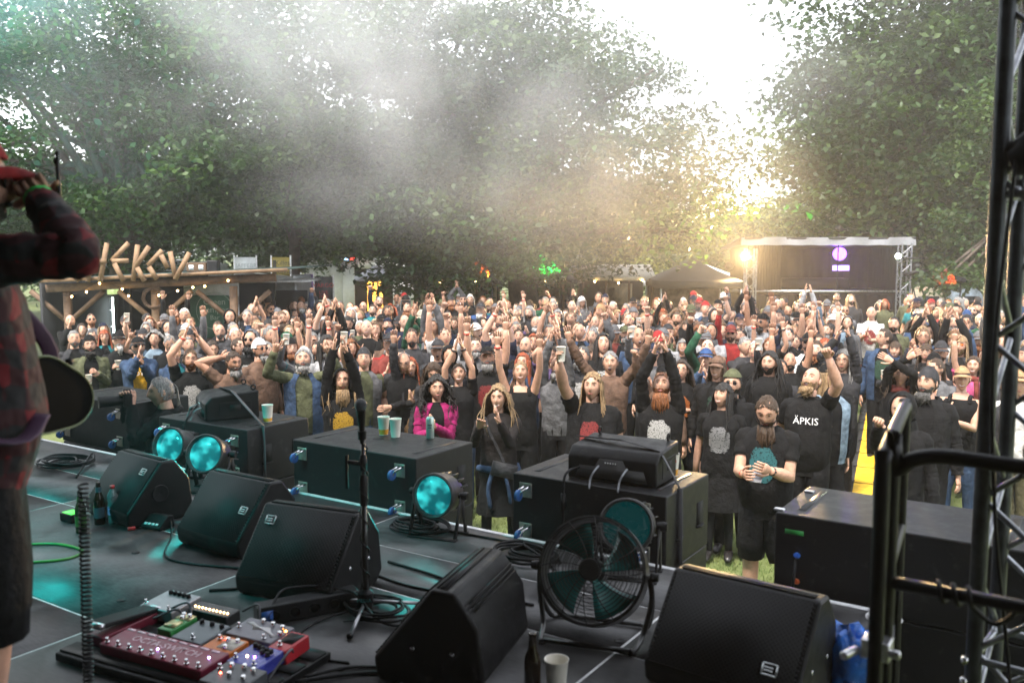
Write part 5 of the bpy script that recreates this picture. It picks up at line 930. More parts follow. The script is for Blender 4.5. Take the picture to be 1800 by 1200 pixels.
def print_mat(c):
    nm = 'shirt_print_'+c
    if nm in MATS: return MATS[nm]
    m = D.materials.new(nm); m.use_nodes = True; MATS[nm] = m; n = m.node_tree.nodes; l = m.node_tree.links; b = n['Principled BSDF']; b.inputs['Roughness'].default_value = .8
    tc = n.new('ShaderNodeTexCoord'); v = n.new('ShaderNodeTexVoronoi'); v.inputs['Scale'].default_value = 75; nz = n.new('ShaderNodeTexNoise'); nz.inputs['Scale'].default_value = 30; nz.inputs['Detail'].default_value = 5; nz.inputs['Roughness'].default_value = .7
    l.new(tc.outputs['Object'], v.inputs['Vector']); l.new(tc.outputs['Object'], nz.inputs['Vector'])
    mp = n.new('ShaderNodeMapping'); mp.inputs['Location'].default_value = (0, 0, -1.225/.145); mp.inputs['Scale'].default_value = (1/.115, 0, 1/.145); l.new(tc.outputs['Object'], mp.inputs['Vector']); ln_ = n.new('ShaderNodeVectorMath'); ln_.operation = 'LENGTH'; l.new(mp.outputs[0], ln_.inputs[0])
    a1 = n.new('ShaderNodeMath'); a1.operation = 'MULTIPLY_ADD'; a1.inputs[1].default_value = 1.1; a1.inputs[2].default_value = .35; l.new(nz.outputs['Fac'], a1.inputs[0]); a2 = n.new('ShaderNodeMath'); a2.operation = 'GREATER_THAN'; l.new(a1.outputs[0], a2.inputs[0]); l.new(ln_.outputs['Value'], a2.inputs[1])
    a3 = n.new('ShaderNodeMath'); a3.operation = 'GREATER_THAN'; a3.inputs[1].default_value = .30; l.new(v.outputs['Distance'], a3.inputs[0]); a4 = n.new('ShaderNodeMath'); a4.operation = 'MULTIPLY'; l.new(a2.outputs[0], a4.inputs[0]); l.new(a3.outputs[0], a4.inputs[1])
    mx = n.new('ShaderNodeMix'); mx.data_type = 'RGBA'; mx.inputs['A'].default_value = rgb(CC[c]); mx.inputs['B'].default_value = rgb(tuple(k*.35 for k in CC[c])); l.new(nz.outputs['Fac'], mx.inputs['Factor']); l.new(mx.outputs['Result'], b.inputs['Base Color']); l.new(a4.outputs[0], b.inputs['Alpha']); return m
def sph(nlat, nlon):
    t = np.linspace(.02, math.pi-.02, nlat); s = np.arange(nlon)*2*math.pi/nlon-math.pi; ph = s-.5*np.sin(s)      # dense towards the face
    T, P_ = np.meshgrid(t, ph, indexing='ij'); return T, P_
def head_geo(nlat, nlon, fem):
    T, P_ = sph(nlat, nlon); dx, dy, dz = np.sin(T)*np.sin(P_), -np.sin(T)*np.cos(P_), np.cos(T)
    lo = np.clip(-dz, 0, 1); x = (.074 if fem else .077)*dx*(1-(.36 if fem else .27)*lo**1.4)*(1+.05*np.clip(dz, 0, 1)); z = .118*dz
    y = np.where(dy < 0, .090, .104)*dy*(1-.12*lo); y = y-.010*lo**2*(dy < .2); y = y+.03*lo**1.5*(dy > 0)*-1
    fr = np.clip(-dy*1.6, 0, 1); ax = np.abs(x); G = lambda a, b: np.exp(-(a/b)**2)
    y -= fr*(.022*G(x, .0125)*G(z+.024, .019)+.011*G(x, .011)*G(z-.006, .022)-.015*G(ax-.030, .017)*G(z-.014, .012)+.008*G(z-.036, .010)*G(x, .05)+.006*G(x, .024)*G(z+.062, .012)-.003*G(x, .03)*G(z+.082, .006)+.007*G(x, .022)*G(z+.104, .014)+.003*G(ax-.042, .02)*G(z+.022, .02))
    return np.stack([x, y, z], -1).reshape(-1, 3), P_
HEADS = {}
def heads(q, fem):
    k = (q, fem)
    if k not in HEADS:
        nl, nn = ((24, 30) if q == 2 else (12, 16)); V, P_ = head_geo(nl, nn, fem); HEADS[k] = (V, grid_faces(nl, nn)[:, ::-1], nl, nn, P_)
    return HEADS[k]
def rotm(yaw, pitch, roll=0): return np.array(Matrix.Rotation(yaw, 3, 'Z') @ Matrix.Rotation(pitch, 3, 'X') @ Matrix.Rotation(roll, 3, 'Y'))
ARM = dict(down=((.27, -.02, .84), .35), belly=((.05, -.27, 1.06), .5), clap=((.035, -.36, 1.27), .12), clapface=((.03, -.33, 1.50), .12), cup=((.10, -.34, 1.20), 1.0), cuphigh=((.16, -.36, 1.50), 1.0), overhead=((.045, -.14, 1.96), .1), up=((.22, -.14, 2.0), .15), wide=((.42, -.18, 1.92), .15),
           fist=((.20, -.26, 1.92), 1.6), fistfront=((.05, -.46, 1.62), 1.6), horns=((.30, -.24, 1.74), .8), front=((.16, -.42, 1.50), .3), face=((.045, -.19, 1.60), .9), headback=((.13, .06, 1.70), .4), crossed=((-.13, -.25, 1.17), .4), phone=((.065, -.38, 1.20), .7), cupup=((.26, -.30, 1.88), 1.0), crosshead=((-.06, -.20, 1.86), .2), camera=((.05, -.26, 1.58), .8), pocket=((.22, -.08, .90), .4), camfar=((.07, -.36, 1.60), .9))
OUTW = dict(clap=.25, clapface=.3, cup=.15, overhead=.75, up=.55, wide=.8, fist=.5, horns=.55, front=.4, face=.7, headback=.8, camera=.4, crosshead=.9, cupup=.6, camfar=.5)
class Geo:
    def __init__(s): s.L = []
    def add(s, part, V, Fs, m): s.L.append((part, np.asarray(V), Fs, m))
    def mb(s, part, m, fn):
        b = MB(); fn(b); V, Fl = b.arrays(); s.L.append((part, V, [f for f, _ in Fl], m))
def hand(G, part, m, w, fd, pn, curl, q, special=None):
    fd = fd/np.linalg.norm(fd); pn = pn-fd*np.dot(pn, fd); pn /= (np.linalg.norm(pn)+1e-9); sd = np.cross(fd, pn); b = MB()
    ww = [.022, .034, .041, .040]; tt = [.019, .017, .015, .012]; V = []
    seg = 8 if q == 2 else 6; a = np.arange(seg)*2*math.pi/seg
    for i, dd in enumerate((-.02, .03, .065, .095)): V.append(w+fd*dd+np.cos(a)[:, None]*sd*ww[i]+np.sin(a)[:, None]*pn*tt[i])
    b.add(np.concatenate(V), [grid_faces(4, seg), (np.arange(seg)+3*seg)[None]])
    fs = 6 if q == 2 else 4
    for j, (o, ln) in enumerate(((.031, .068), (.010, .078), (-.011, .073), (-.030, .058))):
        c = curl
        if special == 'horns': c = .05 if j in (0, 3) else 1.7
        if special == 'v': c = .05 if j in (0, 1) else 1.7
        p = w+fd*.090+sd*o; P = [p]; d = fd+sd*o*(2.2 if c < .4 else .3); d /= np.linalg.norm(d); ang = 0
        for k, f in enumerate((.42, .33, .25)):
            ang += c*(.75 if k == 0 else .8); dd = d*math.cos(ang)+pn*math.sin(ang); p = p+dd*ln*f; P.append(p)
        b.tube(P, [.0098, .0092, .0082, .006], fs)
    p = w+fd*.022+sd*.034; d = fd*.72+sd*.62+pn*(.25+.25*curl); d /= np.linalg.norm(d); p1 = p+d*.034; d2 = d*.8+fd*.5-sd*.35*min(1, curl*1.2)+pn*.3*curl; d2 /= np.linalg.norm(d2)
    b.tube([p-d*.015, p1, p1+d2*.028, p1+d2*.05], [.013, .0115, .010, .007], fs)
    V, Fl = b.arrays(); G.add(part, V, [f for f, _ in Fl], m)
def limb(P, r, n=None, seg=10):
    b = MB(); b.tube(P, r, seg); V, Fl = b.arrays(); return V, [f for f, _ in Fl]
TZ = np.array([.84, .93, 1.04, 1.14, 1.25, 1.34, 1.41, 1.455, 1.485, 1.51])
def torso(sp, infl=0.0):
    fem, fat = sp['f'], sp['fat']
    rx = np.array([.168, .176, .160, .150, .162, .170, .165, .120, .075, .060]) if fem else np.array([.162, .170, .164, .166, .182, .192, .188, .135, .082, .064])
    ry = np.array([.115, .125, .108, .100, .115, .118, .100, .078, .062, .056]) if fem else np.array([.110, .120, .116, .116, .124, .126, .108, .084, .066, .058])
    yc = np.array([.01, .008, -.0, -.004, -.016, -.02, -.004, .006, .010, .006]) if fem else np.array([.01, .005, -.004, -.008, -.010, -.006, .0, .006, .010, .006])
    w = np.exp(-((TZ-1.06)/.16)**2); rx = rx+fat*.05*w; ry = ry+fat*.07*w; yc = yc-fat*.045*w
    sh = np.where(TZ < 1.44, 1, .7); return rx+infl*sh, ry+infl*sh, yc
def torso_geo(sp, z0, z1, infl, seg, nz, fold=0.0, seed=0, gap=0.0):
    z = np.linspace(z0, z1, nz); rx, ry, yc = torso(sp, infl); f = lambda a: np.interp(z, TZ, a)
    if gap: a = np.linspace(-math.pi/2+gap, 1.5*math.pi-gap, seg)
    else: a = np.arange(seg)*2*math.pi/seg
    p = 2/2.5; c, s_ = np.cos(a), np.sin(a); X = np.sign(c)*np.abs(c)**p; Y = np.sign(s_)*np.abs(s_)**p
    fo = 1+fold*(np.sin(z[:, None]*31+3*np.sin(a*2+seed)+seed)*.5+.6*np.sin(a*5+z[:, None]*9+seed*1.7)*np.clip((1.25-z[:, None])*3, 0.2, 1))
    V = np.stack([f(rx)[:, None]*X*fo, f(ry)[:, None]*Y*fo+f(yc)[:, None], np.repeat(z[:, None], seg, 1)+0*X], -1).reshape(-1, 3); Fs = [grid_faces(nz, seg, not gap)]
    return V, Fs
def front_y(sp, x, z, infl):
    rx, ry, yc = torso(sp, infl); r1, r2, c = np.interp(z, TZ, rx), np.interp(z, TZ, ry), np.interp(z, TZ, yc); t = np.clip(1-np.abs(x/r1)**2.5, .02, 1)**(1/2.5); return c-r2*t
def parse(tok):
    sp = dict(h=1.75, f=False, hs=('short', 'brown'), hat=None, bd=None, gl=None, top=('black', 'short'), jk=None, pr=None, tx=None, L='down', R='down', hy=0., hp=None, bt=('black', 'pants'), fat=0.15, sk=0, mo='shut', yw=0., ex=())
    for t in tok.split():
        if t == 'f': sp['f'] = True; continue
        k, v = t.split('=')
        if k in ('h', 'hy', 'hp', 'fat', 'yw'): sp[k] = float(v)
        elif k == 'sk': sp[k] = int(v)
        elif k in ('hs', 'hat', 'bd', 'top', 'jk', 'bt'):
            q = v.split(':'); sp[k] = tuple(q) if len(q) > 1 else (q[0], {'top': 'short', 'jk': 'long', 'bt': 'pants'}.get(k, 'brown'))
        elif k == 'LR': sp['L'] = sp['R'] = v
        elif k == 'ex': sp['ex'] = tuple(v.split(','))
        else: sp[k] = v
    return sp
def solve_arm(sx, tgt, k, outw, hi):
    S_ = np.array([sx*(.168), .0, 1.405]);
    if tgt[2] > 1.55: S_ += np.array([-sx*.012, -.01, .035])
    T = np.array(tgt); d = T-S_; L = np.linalg.norm(d); a, b = .285, .265; L2 = min(L, (a+b)*.995); T = S_+d/L*L2; u = d/L
    if outw == .95: pole = np.array([sx*.35, -1.0, .15])
    elif tgt[2] > 1.66: pole = np.array([sx*outw, -.25, -.05 if outw < .9 else .2])
    elif hi: pole = np.array([sx*(.15+.4*outw), .05, -1.0])
    else: pole = np.array([sx*(.25+outw), .35, -1.0])
    pole = pole-u*np.dot(pole, u); pole /= np.linalg.norm(pole); ca = (a*a+L2*L2-b*b)/(2*a*L2); ca = max(-1, min(1, ca)); E = S_+u*a*ca+pole*a*math.sqrt(1-ca*ca); return S_, E, T
def person_geo(sp, q, seed):
    """all geometry of one person facing -Y, feet at z=0; q=2 near, 1 far. Returns Geo, hand positions"""
    rg = np.random.default_rng(seed); G = Geo(); fem = sp['f']; sk = skinm(sp['sk']); hseg = 10 if q == 2 else 7; tseg = 26 if q == 2 else 12; top, sl = fab(sp['top'][0]) if sp['top'][0] in CC else sp['top'][0], sp['top'][1]
    if sp.get('topmat'): top = sp['topmat']
    hp = R(sp['hp'] if sp['hp'] is not None else -7); Rh = rotm(R(sp['hy']), hp); piv = np.array([0, -.004, 1.520]); hc = piv+Rh @ np.array([0, -.022, .118])
    hd = lambda V: V @ Rh.T + hc
    HV, HF, nl, nn, PH = heads(q, fem)
    # -- body: head, neck, torso core, arms, hands, legs in one mesh
    HV = HV*np.array([rg.uniform(.93, 1.07), rg.uniform(.95, 1.06), rg.uniform(.95, 1.05)]) if seed else HV; nw_ = rg.uniform(-.006, .008)*np.exp(-(HV[:, 0]/.014)**2-((HV[:, 2]+.024)/.022)**2)*(HV[:, 1] < 0); HV = HV-np.stack([0*nw_, nw_, 0*nw_], -1)
    G.add('body', hd(HV), [HF], sk)
    G.add('body', *limb([(0, .012, 1.44), (0, .008, 1.50), piv+Rh @ np.array([0, .0, .045])], [.072, .060 if not fem else .050, .056 if not fem else .047], seg=hseg), sk)
    V, Fs = torso_geo(sp, .86, 1.505, -.004, 12, 7); G.add('body', V, Fs, sk if sl == 'tank' or 'crop' in sp['ex'] else top)
    fy = HV.reshape(nl, nn, 3)
    def face_pt(x, z):
        W = HV[HV[:, 1] < -.03]; i = np.argsort((W[:, 0]-x)**2+(W[:, 2]-z)**2)[:3]; return np.array([x, W[i, 1].mean(), z])
    eo = []
    if sp['gl'] != 'sg' and sp['gl'] != 'og':
        for sx in (-1, 1):
            c = face_pt(sx*.030, .014); b = MB()
            if q == 2: b.ball(c+np.array([0, .002, 0]), (.0120, .0055, .0034), 8, 5); G.add('body', hd(b.arrays()[0]), [b.F[0][0]], EYW); b = MB()
            b.ball(c+np.array([0, -.0035 if q == 2 else .0, .0005]), (.0062, .0035, .0036) if q == 2 else (.012, .005, .0055), 6, 4); G.add('body', hd(b.arrays()[0]), [b.F[0][0]], EYE)
    for sx in (-1, 1):
        P = [face_pt(sx*.014, .033), face_pt(sx*.030, .039), face_pt(sx*.046, .032)]; b = MB(); b.tube(np.array(P)+np.array([0, -.0005, 0]), .0032, 5); G.add('body', hd(b.arrays()[0]), [f for f, _ in b.F], hairm(sp['hs'][1] if sp['hs'][1] in HC else 'dark'))
    c = face_pt(0, -.062); b = MB()
    if sp['mo'] == 'open':
        b.ball(c+np.array([0, .004, -.006]), (.019, .012, .019), 10, 6); G.add('body', hd(b.arrays()[0]), [b.F[0][0]], MOU); b = MB(); b.ball(c+np.array([0, .0, .008]), (.016, .010, .004), 8, 4); G.add('body', hd(b.arrays()[0]), [b.F[0][0]], TEE)
    elif sp['mo'] == 'smile':
        P = [face_pt(x, -.066+18*x*x) for x in np.linspace(-.026, .026, 5)]; b = MB(); b.tube(np.array(P), [.0025, .0045, .005, .0045, .0025], 6); G.add('body', hd(b.arrays()[0]), [f for f, _ in b.F], TEE); b = MB(); b.tube(np.array(P)+np.array([0, .001, -.008]), .004, 5); G.add('body', hd(b.arrays()[0]), [f for f, _ in b.F], LIP)
    else:
        b.ball(c, (.023, .006, .0065), 8, 5); G.add('body', hd(b.arrays()[0]), [b.F[0][0]], LIP)
    for sx in (-1, 1):
        b = MB(); b.ball((sx*.077, .010, .0), (.009, .018, .03), 8, 6); G.add('body', hd(b.arrays()[0]), [b.F[0][0]], sk)
    # -- arms
    hands = {}; paths = {}
    for nm, sx in (('L', -1), ('R', 1)):
        po = sp[nm]; spec = None
        if ':' in po: po, spec = po.split(':')
        tg, curl = ARM[po] if po in ARM else (ARM['down']); tg = np.array(tg)*np.array([sx, 1, 1])+(rg.normal(0, .035, 3)*np.array([.5, 1, 1.2]) if seed else 0); hi = tg[2] > 1.36
        S_, E_, T_ = solve_arm(sx, tg, 1, OUTW.get(po, .1), hi); inn = np.array([sx*.10, .0, 1.40 if tg[2] < 1.55 else 1.40])
        t1 = [S_*(1-t)+E_*t for t in (.0, .3, .6, .85)]; t2 = [E_*(1-t)+T_*t for t in (.15, .4, .7, 1.)]; em = E_+(E_-(S_+T_)/2)*.03
        path = np.array([inn]+t1+[em]+t2); rr = np.array([.05, .056, .050, .045, .041, .040, .041, .042, .034, .026])*(.86 if fem else 1)*(1+.25*sp['fat']); paths[nm] = (path, rr)
        G.add('body', *limb(path, rr, seg=hseg), sk)
        fd = T_-E_; fd = fd/np.linalg.norm(fd)
        if po in ('clap', 'clapface'): fd = fd*.35+np.array([-sx*.12, -.25, .95])
        if po in ('overhead', 'up', 'wide'): fd = fd*.6+np.array([-sx*.05, -.1, .7])
        if po == 'crossed': fd = fd+np.array([-sx*.3, 0, 0])
        pn = np.array([-sx, 0, 0.0]) if po in ('clap', 'clapface', 'overhead', 'down', 'cup', 'cuphigh', 'cupup', 'camera', 'face', 'camfar') else (np.array([0, -1.0, 0]) if po in ('up', 'wide', 'fist', 'fistfront', 'horns', 'front') else np.array([-sx*.5, .6, 0]))
        if po in ('down', 'pocket'): pn = np.array([-sx, .2, 0])
        hand(G, 'body', sk, T_, fd, pn, curl, q, spec or ('horns' if po == 'horns' else None)); fdn = fd/np.linalg.norm(fd); pnn = pn/np.linalg.norm(pn); hands[nm] = T_+fdn*.075+pnn*.03; hands[nm+'w'] = T_*.93+E_*.07; hands[nm+'d'] = hands[nm+'w']+(T_-E_)*.1
        def sleeve(part, m, n0, n1, ex, flare=0.0, end=None):
            P = path[n0:n1].copy(); r_ = rr[n0:n1]*(.95)+ex; r_[0] = .060 if not fem else .052; r_[1] = max(r_[1], (.066 if not fem else .056))
            P[0] = inn
            if q == 2:
                P = spline(P, 3); r_ = np.interp(np.linspace(0, len(r_)-1, len(P)), np.arange(len(r_)), r_); r_ = r_+ex*.35*np.sin(np.arange(len(P))*2.3+seed)*(np.arange(len(P)) > 2)
            r_[-1] += flare; G.add(part, *limb(P, r_, seg=hseg+(2 if q == 2 else 0)), m)
        if sl == 'short': sleeve('shirt', top, 0, 4, .015, .006)
        elif sl == 'long' and not sp['jk']: sleeve('shirt', top, 0, 10, .013)
        elif sl == 'long' and sp['jk'] and sp['jk'][1] == 'vest': sleeve('shirt', top, 0, 10, .013)
        if sp['jk'] and sp['jk'][1] == 'long': sleeve('jacket', fab(sp['jk'][0]), 0, 10, .020)
        if 'band' in sp['ex'] or rg.random() < .3:
            b = MB(); p = T_*.88+E_*.12; b.tube([p-fdn*.008, p+(T_-E_)/np.linalg.norm(T_-E_)*.012], [.036, .034], 8); V, Fl = b.arrays(); G.add('wristband', V, [f for f, _ in Fl], mat('wristband_red', (.55, .05, .03), .5) if rg.random() < .6 else mat('wristband_black', (.02, .02, .02), .5))
    # -- clothes
    hem = 1.12 if 'crop' in sp['ex'] else .85
    V, Fs = torso_geo(sp, hem, 1.44 if sl == 'tank' else 1.497, .012, tseg, 18 if q == 2 else 8, .030 if q == 2 else .0, seed % 7); G.add('shirt', V, Fs, top)
    if sl == 'tank':
        for sx in (-1, 1):
            b = MB(); b.tube(spline([(sx*.10, -.105, 1.40), (sx*.095, -.07, 1.455), (sx*.09, .01, 1.478), (sx*.09, .075, 1.44), (sx*.09, .09, 1.39)], 3), .021, 6, flat=.35); G.add('shirt', b.arrays()[0], [f for f, _ in b.F], top)
    if sp['jk']:
        V, Fs = torso_geo(sp, .82, 1.50, .028, tseg, 14 if q == 2 else 7, .016, seed % 5, gap=.34); G.add('jacket', V, Fs, fab(sp['jk'][0]))
    if 'hoodie' in sp['ex']:
        b = MB(); P = [(.10*math.cos(a), .03+.085*math.sin(a), 1.475+.02*math.sin(a)) for a in np.linspace(0, 2*math.pi, 14, endpoint=False)]; b.tube(np.array(P), .028, 8, closed=True); G.add('shirt', b.arrays()[0], [f for f, _ in b.F], fab(sp['jk'][0]) if sp['jk'] else top)
    if sp['pr']:
        px = np.linspace(-.10, .10, 9); pz = np.linspace(1.10, 1.36, 9); X, Z = np.meshgrid(px, pz); Y = front_y(sp, X, Z, .012)*1.02-.006; G.add('shirt_print', np.stack([X, Y, Z], -1).reshape(-1, 3), [grid_faces(9, 9, False)], print_mat(sp['pr']))
    if sp['tx'] and q == 2:
        V, Fs = text_geo(sp['tx'].replace('_', ' '), .085); X = V[:, 0]; Z = V[:, 1]+1.30; Y = front_y(sp, X, Z, .012)*1.02-.007; G.add('shirt_lettering', np.stack([X, Y, Z], -1), Fs, WHT())
    bt, bk = sp['bt']; pm = fab(bt); bh = .90
    for sx in (-1, 1):
        P = np.array([(sx*.085, .0, .93), (sx*.09, -.005, .78), (sx*.095, -.015, .60), (sx*.10, -.015, .48), (sx*.105, .005, .32), (sx*.11, .02, .16), (sx*.11, .025, .06)]); rr = np.array([.090, .092, .076, .062, .060, .048, .040])*(1+.2*sp['fat'])
        sw = rg.normal(0, .02, 2)*np.array([1, 1.5]) if seed else np.zeros(2); P[3:, 0] += sw[0]*sx; P[3:, 1] += sw[1]
        if bk == 'shorts': G.add('body', *limb(P[1:], rr[1:]*.9, seg=hseg), sk); G.add('trousers', *limb(P[:4], rr[:4]*1.0+np.array([.012, .016, .028, .034]), seg=hseg+2), pm)
        elif bk == 'skirt': G.add('body', *limb(P[1:], rr[1:]*.82, seg=hseg), fab('black'))
        else: G.add('body', *limb(P[1:], rr[1:]*.7, seg=6), pm); G.add('trousers', *limb(P, rr+np.array([.012, .008, .01, .012, .012, .014, .018]), seg=hseg+2), pm)
        fx, fyy = P[-1, 0], P[-1, 1]; b = MB(); ff = np.array([(fx, fyy+.065, .045), (fx, fyy+.02, .055), (fx+sx*.006, fyy-.06, .048), (fx+sx*.012, fyy-.14, .038), (fx+sx*.014, fyy-.19, .030)]); b.tube(ff, [.034, .046, .045, .043, .022], 8, flat=.85); G.add('shoes', b.arrays()[0], [f for f, _ in b.F], SHOE)
        if bk == 'shorts' or 'boots' in sp['ex']: b = MB(); b.tube([(fx, fyy+.01, .05), (fx, fyy+.01, .2)], [.05, .052], 8); G.add('shoes', b.arrays()[0], [f for f, _ in b.F], SHOE)
    if bk == 'skirt':
        z = np.linspace(.52, .98, 6); a = np.arange(20)*2*math.pi/20; r0 = np.linspace(.22, .16, 6)[:, None]*(1+.04*np.sin(a*7)); V = np.stack([r0*np.cos(a), r0*.75*np.sin(a), np.repeat(z[:, None], 20, 1)], -1).reshape(-1, 3); G.add('skirt', V, [grid_faces(6, 20)], pm)
    else:
        V, Fs = torso_geo(sp, .80, .95, .008, 14, 4); G.add('trousers', V, Fs, pm)
    # -- hair, hat, beard, glasses
    st, hcol = sp['hs']; hm = hairm(hcol); aphi = np.abs(PH).reshape(-1); z_ = HV[:, 2]; hat = sp['hat']; bald = st == 'bald'
    line = np.interp(aphi, [0, .55, 1.0, 1.35, 1.9, 3.2], [.078, .062, .040, -.012, -.062, -.088] if not bald else [.2, .2, .2, .03, -.03, -.07])
    if st == 'fringe': line = np.where(aphi < .7, .036, line)
    vol = dict(short=.008, buzz=.004, bald=.004, long=.016, pony=.007, curly=.034, bob=.022, fringe=.016, wavy=.024, tied=.008)[st]
    if st != 'none' and not (hat and hat[0] == 'hood'):
        nrm = HV/np.linalg.norm(HV, axis=1, keepdims=True); wob = rg.normal(0, .004 if q == 2 else .005, len(HV))*(1.8 if st == 'curly' else 1); VV = HV+nrm*(vol+wob)[:, None]+np.array([0, .004, .002]); hm_ = z_ > line
        fk = hm_[HF].sum(1) >= 3; G.add('hair', hd(VV), [HF[fk]], hm)
    if st in ('long', 'wavy', 'curly', 'bob', 'fringe', 'pony', 'tied'):
        ln = dict(long=.34, wavy=.28, curly=.24, bob=.07, fringe=.34, pony=.36, tied=.0)[st]; N = (54 if q == 2 else 8) if st not in ('pony', 'tied') else (10 if q == 2 else 4); b = MB()
        for i in range(N):
            if st in ('pony', 'tied'): ph = math.pi+rg.normal(0, .12)
            else: ph = (1 if i % 2 else -1)*rg.uniform(.95 if st != 'curly' else .8, 3.14)
            ca, sa = math.sin(ph), -math.cos(ph); ex = vol*.8+{'curly': .040, 'wavy': .022}.get(st, 0)
            p0 = hd(np.array([ca*.03, sa*.04+.02, .112+vol*.6])); p1 = hd(np.array([ca*(.078+ex), sa*(.095+ex)+.008, .02])); p2 = hd(np.array([ca*(.082+ex*1.3), sa*(.098+ex)+.012, -.08])); wv = (.040 if st == 'curly' else (.026 if st == 'wavy' else .012)); n1 = rg.normal(0, wv, 3); n2 = rg.normal(0, wv*1.3, 3)
            fw = -.07 if (abs(ph) < 1.5 and rg.random() < .8) else .03; dn = ln*rg.uniform(.75, 1.15)
            if st == 'pony': p0 = hd(np.array([rg.normal(0, .012), .10, .06])); p1 = hd(np.array([rg.normal(0, .015), .125, .03])); p2 = hd(np.array([rg.normal(0, .018), .13, -.05])); fw = .01
            pts = [p0, p1, p2]
            if ln > .1: pts += [p2+np.array([ca*.015, fw*.6, -dn*.45])+n1, p2+np.array([ca*.02, fw, -dn])+n2]
            elif ln > 0: pts += [p2+np.array([-ca*.01, -.005, -dn])+n1*.5]
            P = spline(pts, (5 if st == 'curly' else 2)) if q == 2 else np.array(pts)
            if q == 2 and st == 'curly': tt_ = np.arange(len(P))*1.35+i; P = P+np.stack([.013*np.cos(tt_), .013*np.sin(tt_), 0*tt_], -1)*np.clip(np.arange(len(P))/4, 0, 1)[:, None]
            r0 = (.0052 if q == 2 else .020)*(1.25 if st == 'curly' else 1); b.tube(P, np.interp(np.linspace(0, 1, len(P)), [0, .3, .75, 1], [r0*.5, r0, r0*.9, r0*.25]), 4)
        if b.V: G.add('hair', b.arrays()[0], [f for f, _ in b.F], hm)
        if ln > .05 and st != 'pony':
            na, nz_ = (22, 9) if q == 2 else (10, 5); A_ = np.linspace(1.12, 2*math.pi-1.12, na); V = []; e_ = vol*.7+{'curly': .034, 'wavy': .020}.get(st, 0); wb = {'curly': .10, 'wavy': .07}.get(st, .035)
            for i in range(nz_):
                f_ = i/(nz_-1); zz = .05-f_*(.13+ln*.9); w_ = .081+e_+.022*min(1, f_*1.6)+(.02*math.sin(f_*3.1) if st in ('curly', 'wavy') else 0)
                for j, a_ in enumerate(A_):
                    k_ = 1+wb*math.sin(j*2.4+i*1.7+seed)+.6*wb*math.sin(j*5.1+i*.8+seed); hx, hy2 = math.sin(a_)*w_*k_, -math.cos(a_)*(.098+e_)*k_+.012
                    if zz > -.1: V.append(hd(np.array([[hx, hy2, zz]]))[0])
                    else: V.append(hd(np.array([[hx, hy2, -.1]]))[0]+np.array([math.sin(a_)*.01*f_, (.02 if hy2 > 0 else -.03)*f_, zz+.1+.02*math.sin(j*3.3)]))
            G.add('hair', np.array(V), [grid_faces(nz_, na, False)], hm)
    if sp['bd']:
        ln, bc = sp['bd']; bm_ = hairm(bc); bl = np.interp(aphi, [0, .25, .5, .9, 1.3, 1.6, 3.2], [-.074, -.062, -.04, -.03, -.005, -.2, -.2]); nrm = HV/np.linalg.norm(HV, axis=1, keepdims=True)
        VV = HV+nrm*(.010 if ln == 'short' else .016)+rg.normal(0, .003, HV.shape); fk = (z_ < bl)[HF].sum(1) >= 3; G.add('beard', hd(VV), [HF[fk]], bm_)
        b = MB(); P = [face_pt(x, -.046-8*x*x)+np.array([0, -.004, 0]) for x in np.linspace(-.03, .03, 5)]; b.tube(np.array(P), [.004, .007, .007, .007, .004], 5); G.add('beard', hd(b.arrays()[0]), [f for f, _ in b.F], bm_)
        if ln in ('long', 'mid'):
            b = MB(); dl = .20 if ln == 'long' else .08
            for i in range(46 if q == 2 else 9):
                x = rg.uniform(-.055, .055); p0 = hd(np.array([x, -.055-.03*(1-abs(x)/.06), -.085])); p1 = p0+np.array([x*.15, -.025, -dl*.5])+rg.normal(0, .008, 3); p2 = p0+np.array([-x*.35, -.015, -dl*rg.uniform(.8, 1.1)])+rg.normal(0, .022, 3)*np.array([1, .6, 1]); r0 = .0095*rg.uniform(.6, 1.25) if q == 2 else .022; b.tube([p0, (p0+p1)/2, p1, p2], [r0, r0, r0*.8, r0*.2], 5 if q == 2 else 4)
            G.add('beard', b.arrays()[0], [f for f, _ in b.F], bm_)
    if hat:
        ht, hcl = hat; m_ = fab(hcl); nrm = HV/np.linalg.norm(HV, axis=1, keepdims=True); pn_ = {'cap': 'cap', 'backcap': 'cap', 'flatcap': 'cap', 'beanie': 'beanie', 'hood': 'hood', 'hat': 'hat', 'band': 'headband'}[ht]
        if ht in ('cap', 'backcap', 'flatcap', 'hat'):
            VV = HV+nrm*.017+np.array([0, .004, .006])*1.0; VV[:, 2] += np.clip(z_-.05, 0, 1)*.15; fk = (z_ > .042)[HF].sum(1) >= 3; G.add(pn_, hd(VV), [HF[fk]], m_)
            sg = -1 if ht != 'backcap' else 1; V = []; nr, ns = 4, 11; bl = .068 if ht != 'flatcap' else .04
            for i in range(nr):
                for j in range(ns):
                    a = (j/(ns-1)-.5)*(2.1 if ht != 'hat' else 6.28); r_ = 1+i/(nr-1)*bl/.1*math.cos(a*.62 if ht != 'hat' else 0); V.append((.092*math.sin(a)*(1+.15*i/(nr-1)), sg*(.103*math.cos(a)*r_)+.004, .052-.02*(i/(nr-1))**1.5-.014*(abs(a)/1.05)**2*(ht != 'hat')))
            V = np.array(V); n_ = len(V); V2 = V-np.array([0, 0, .005]); f1 = grid_faces(nr, ns, False); fcs = [f1 if sg > 0 else f1[:, ::-1], (f1[:, ::-1] if sg > 0 else f1)+n_]; G.add(pn_, hd(np.concatenate([V, V2])), fcs, m_)
        elif ht == 'beanie':
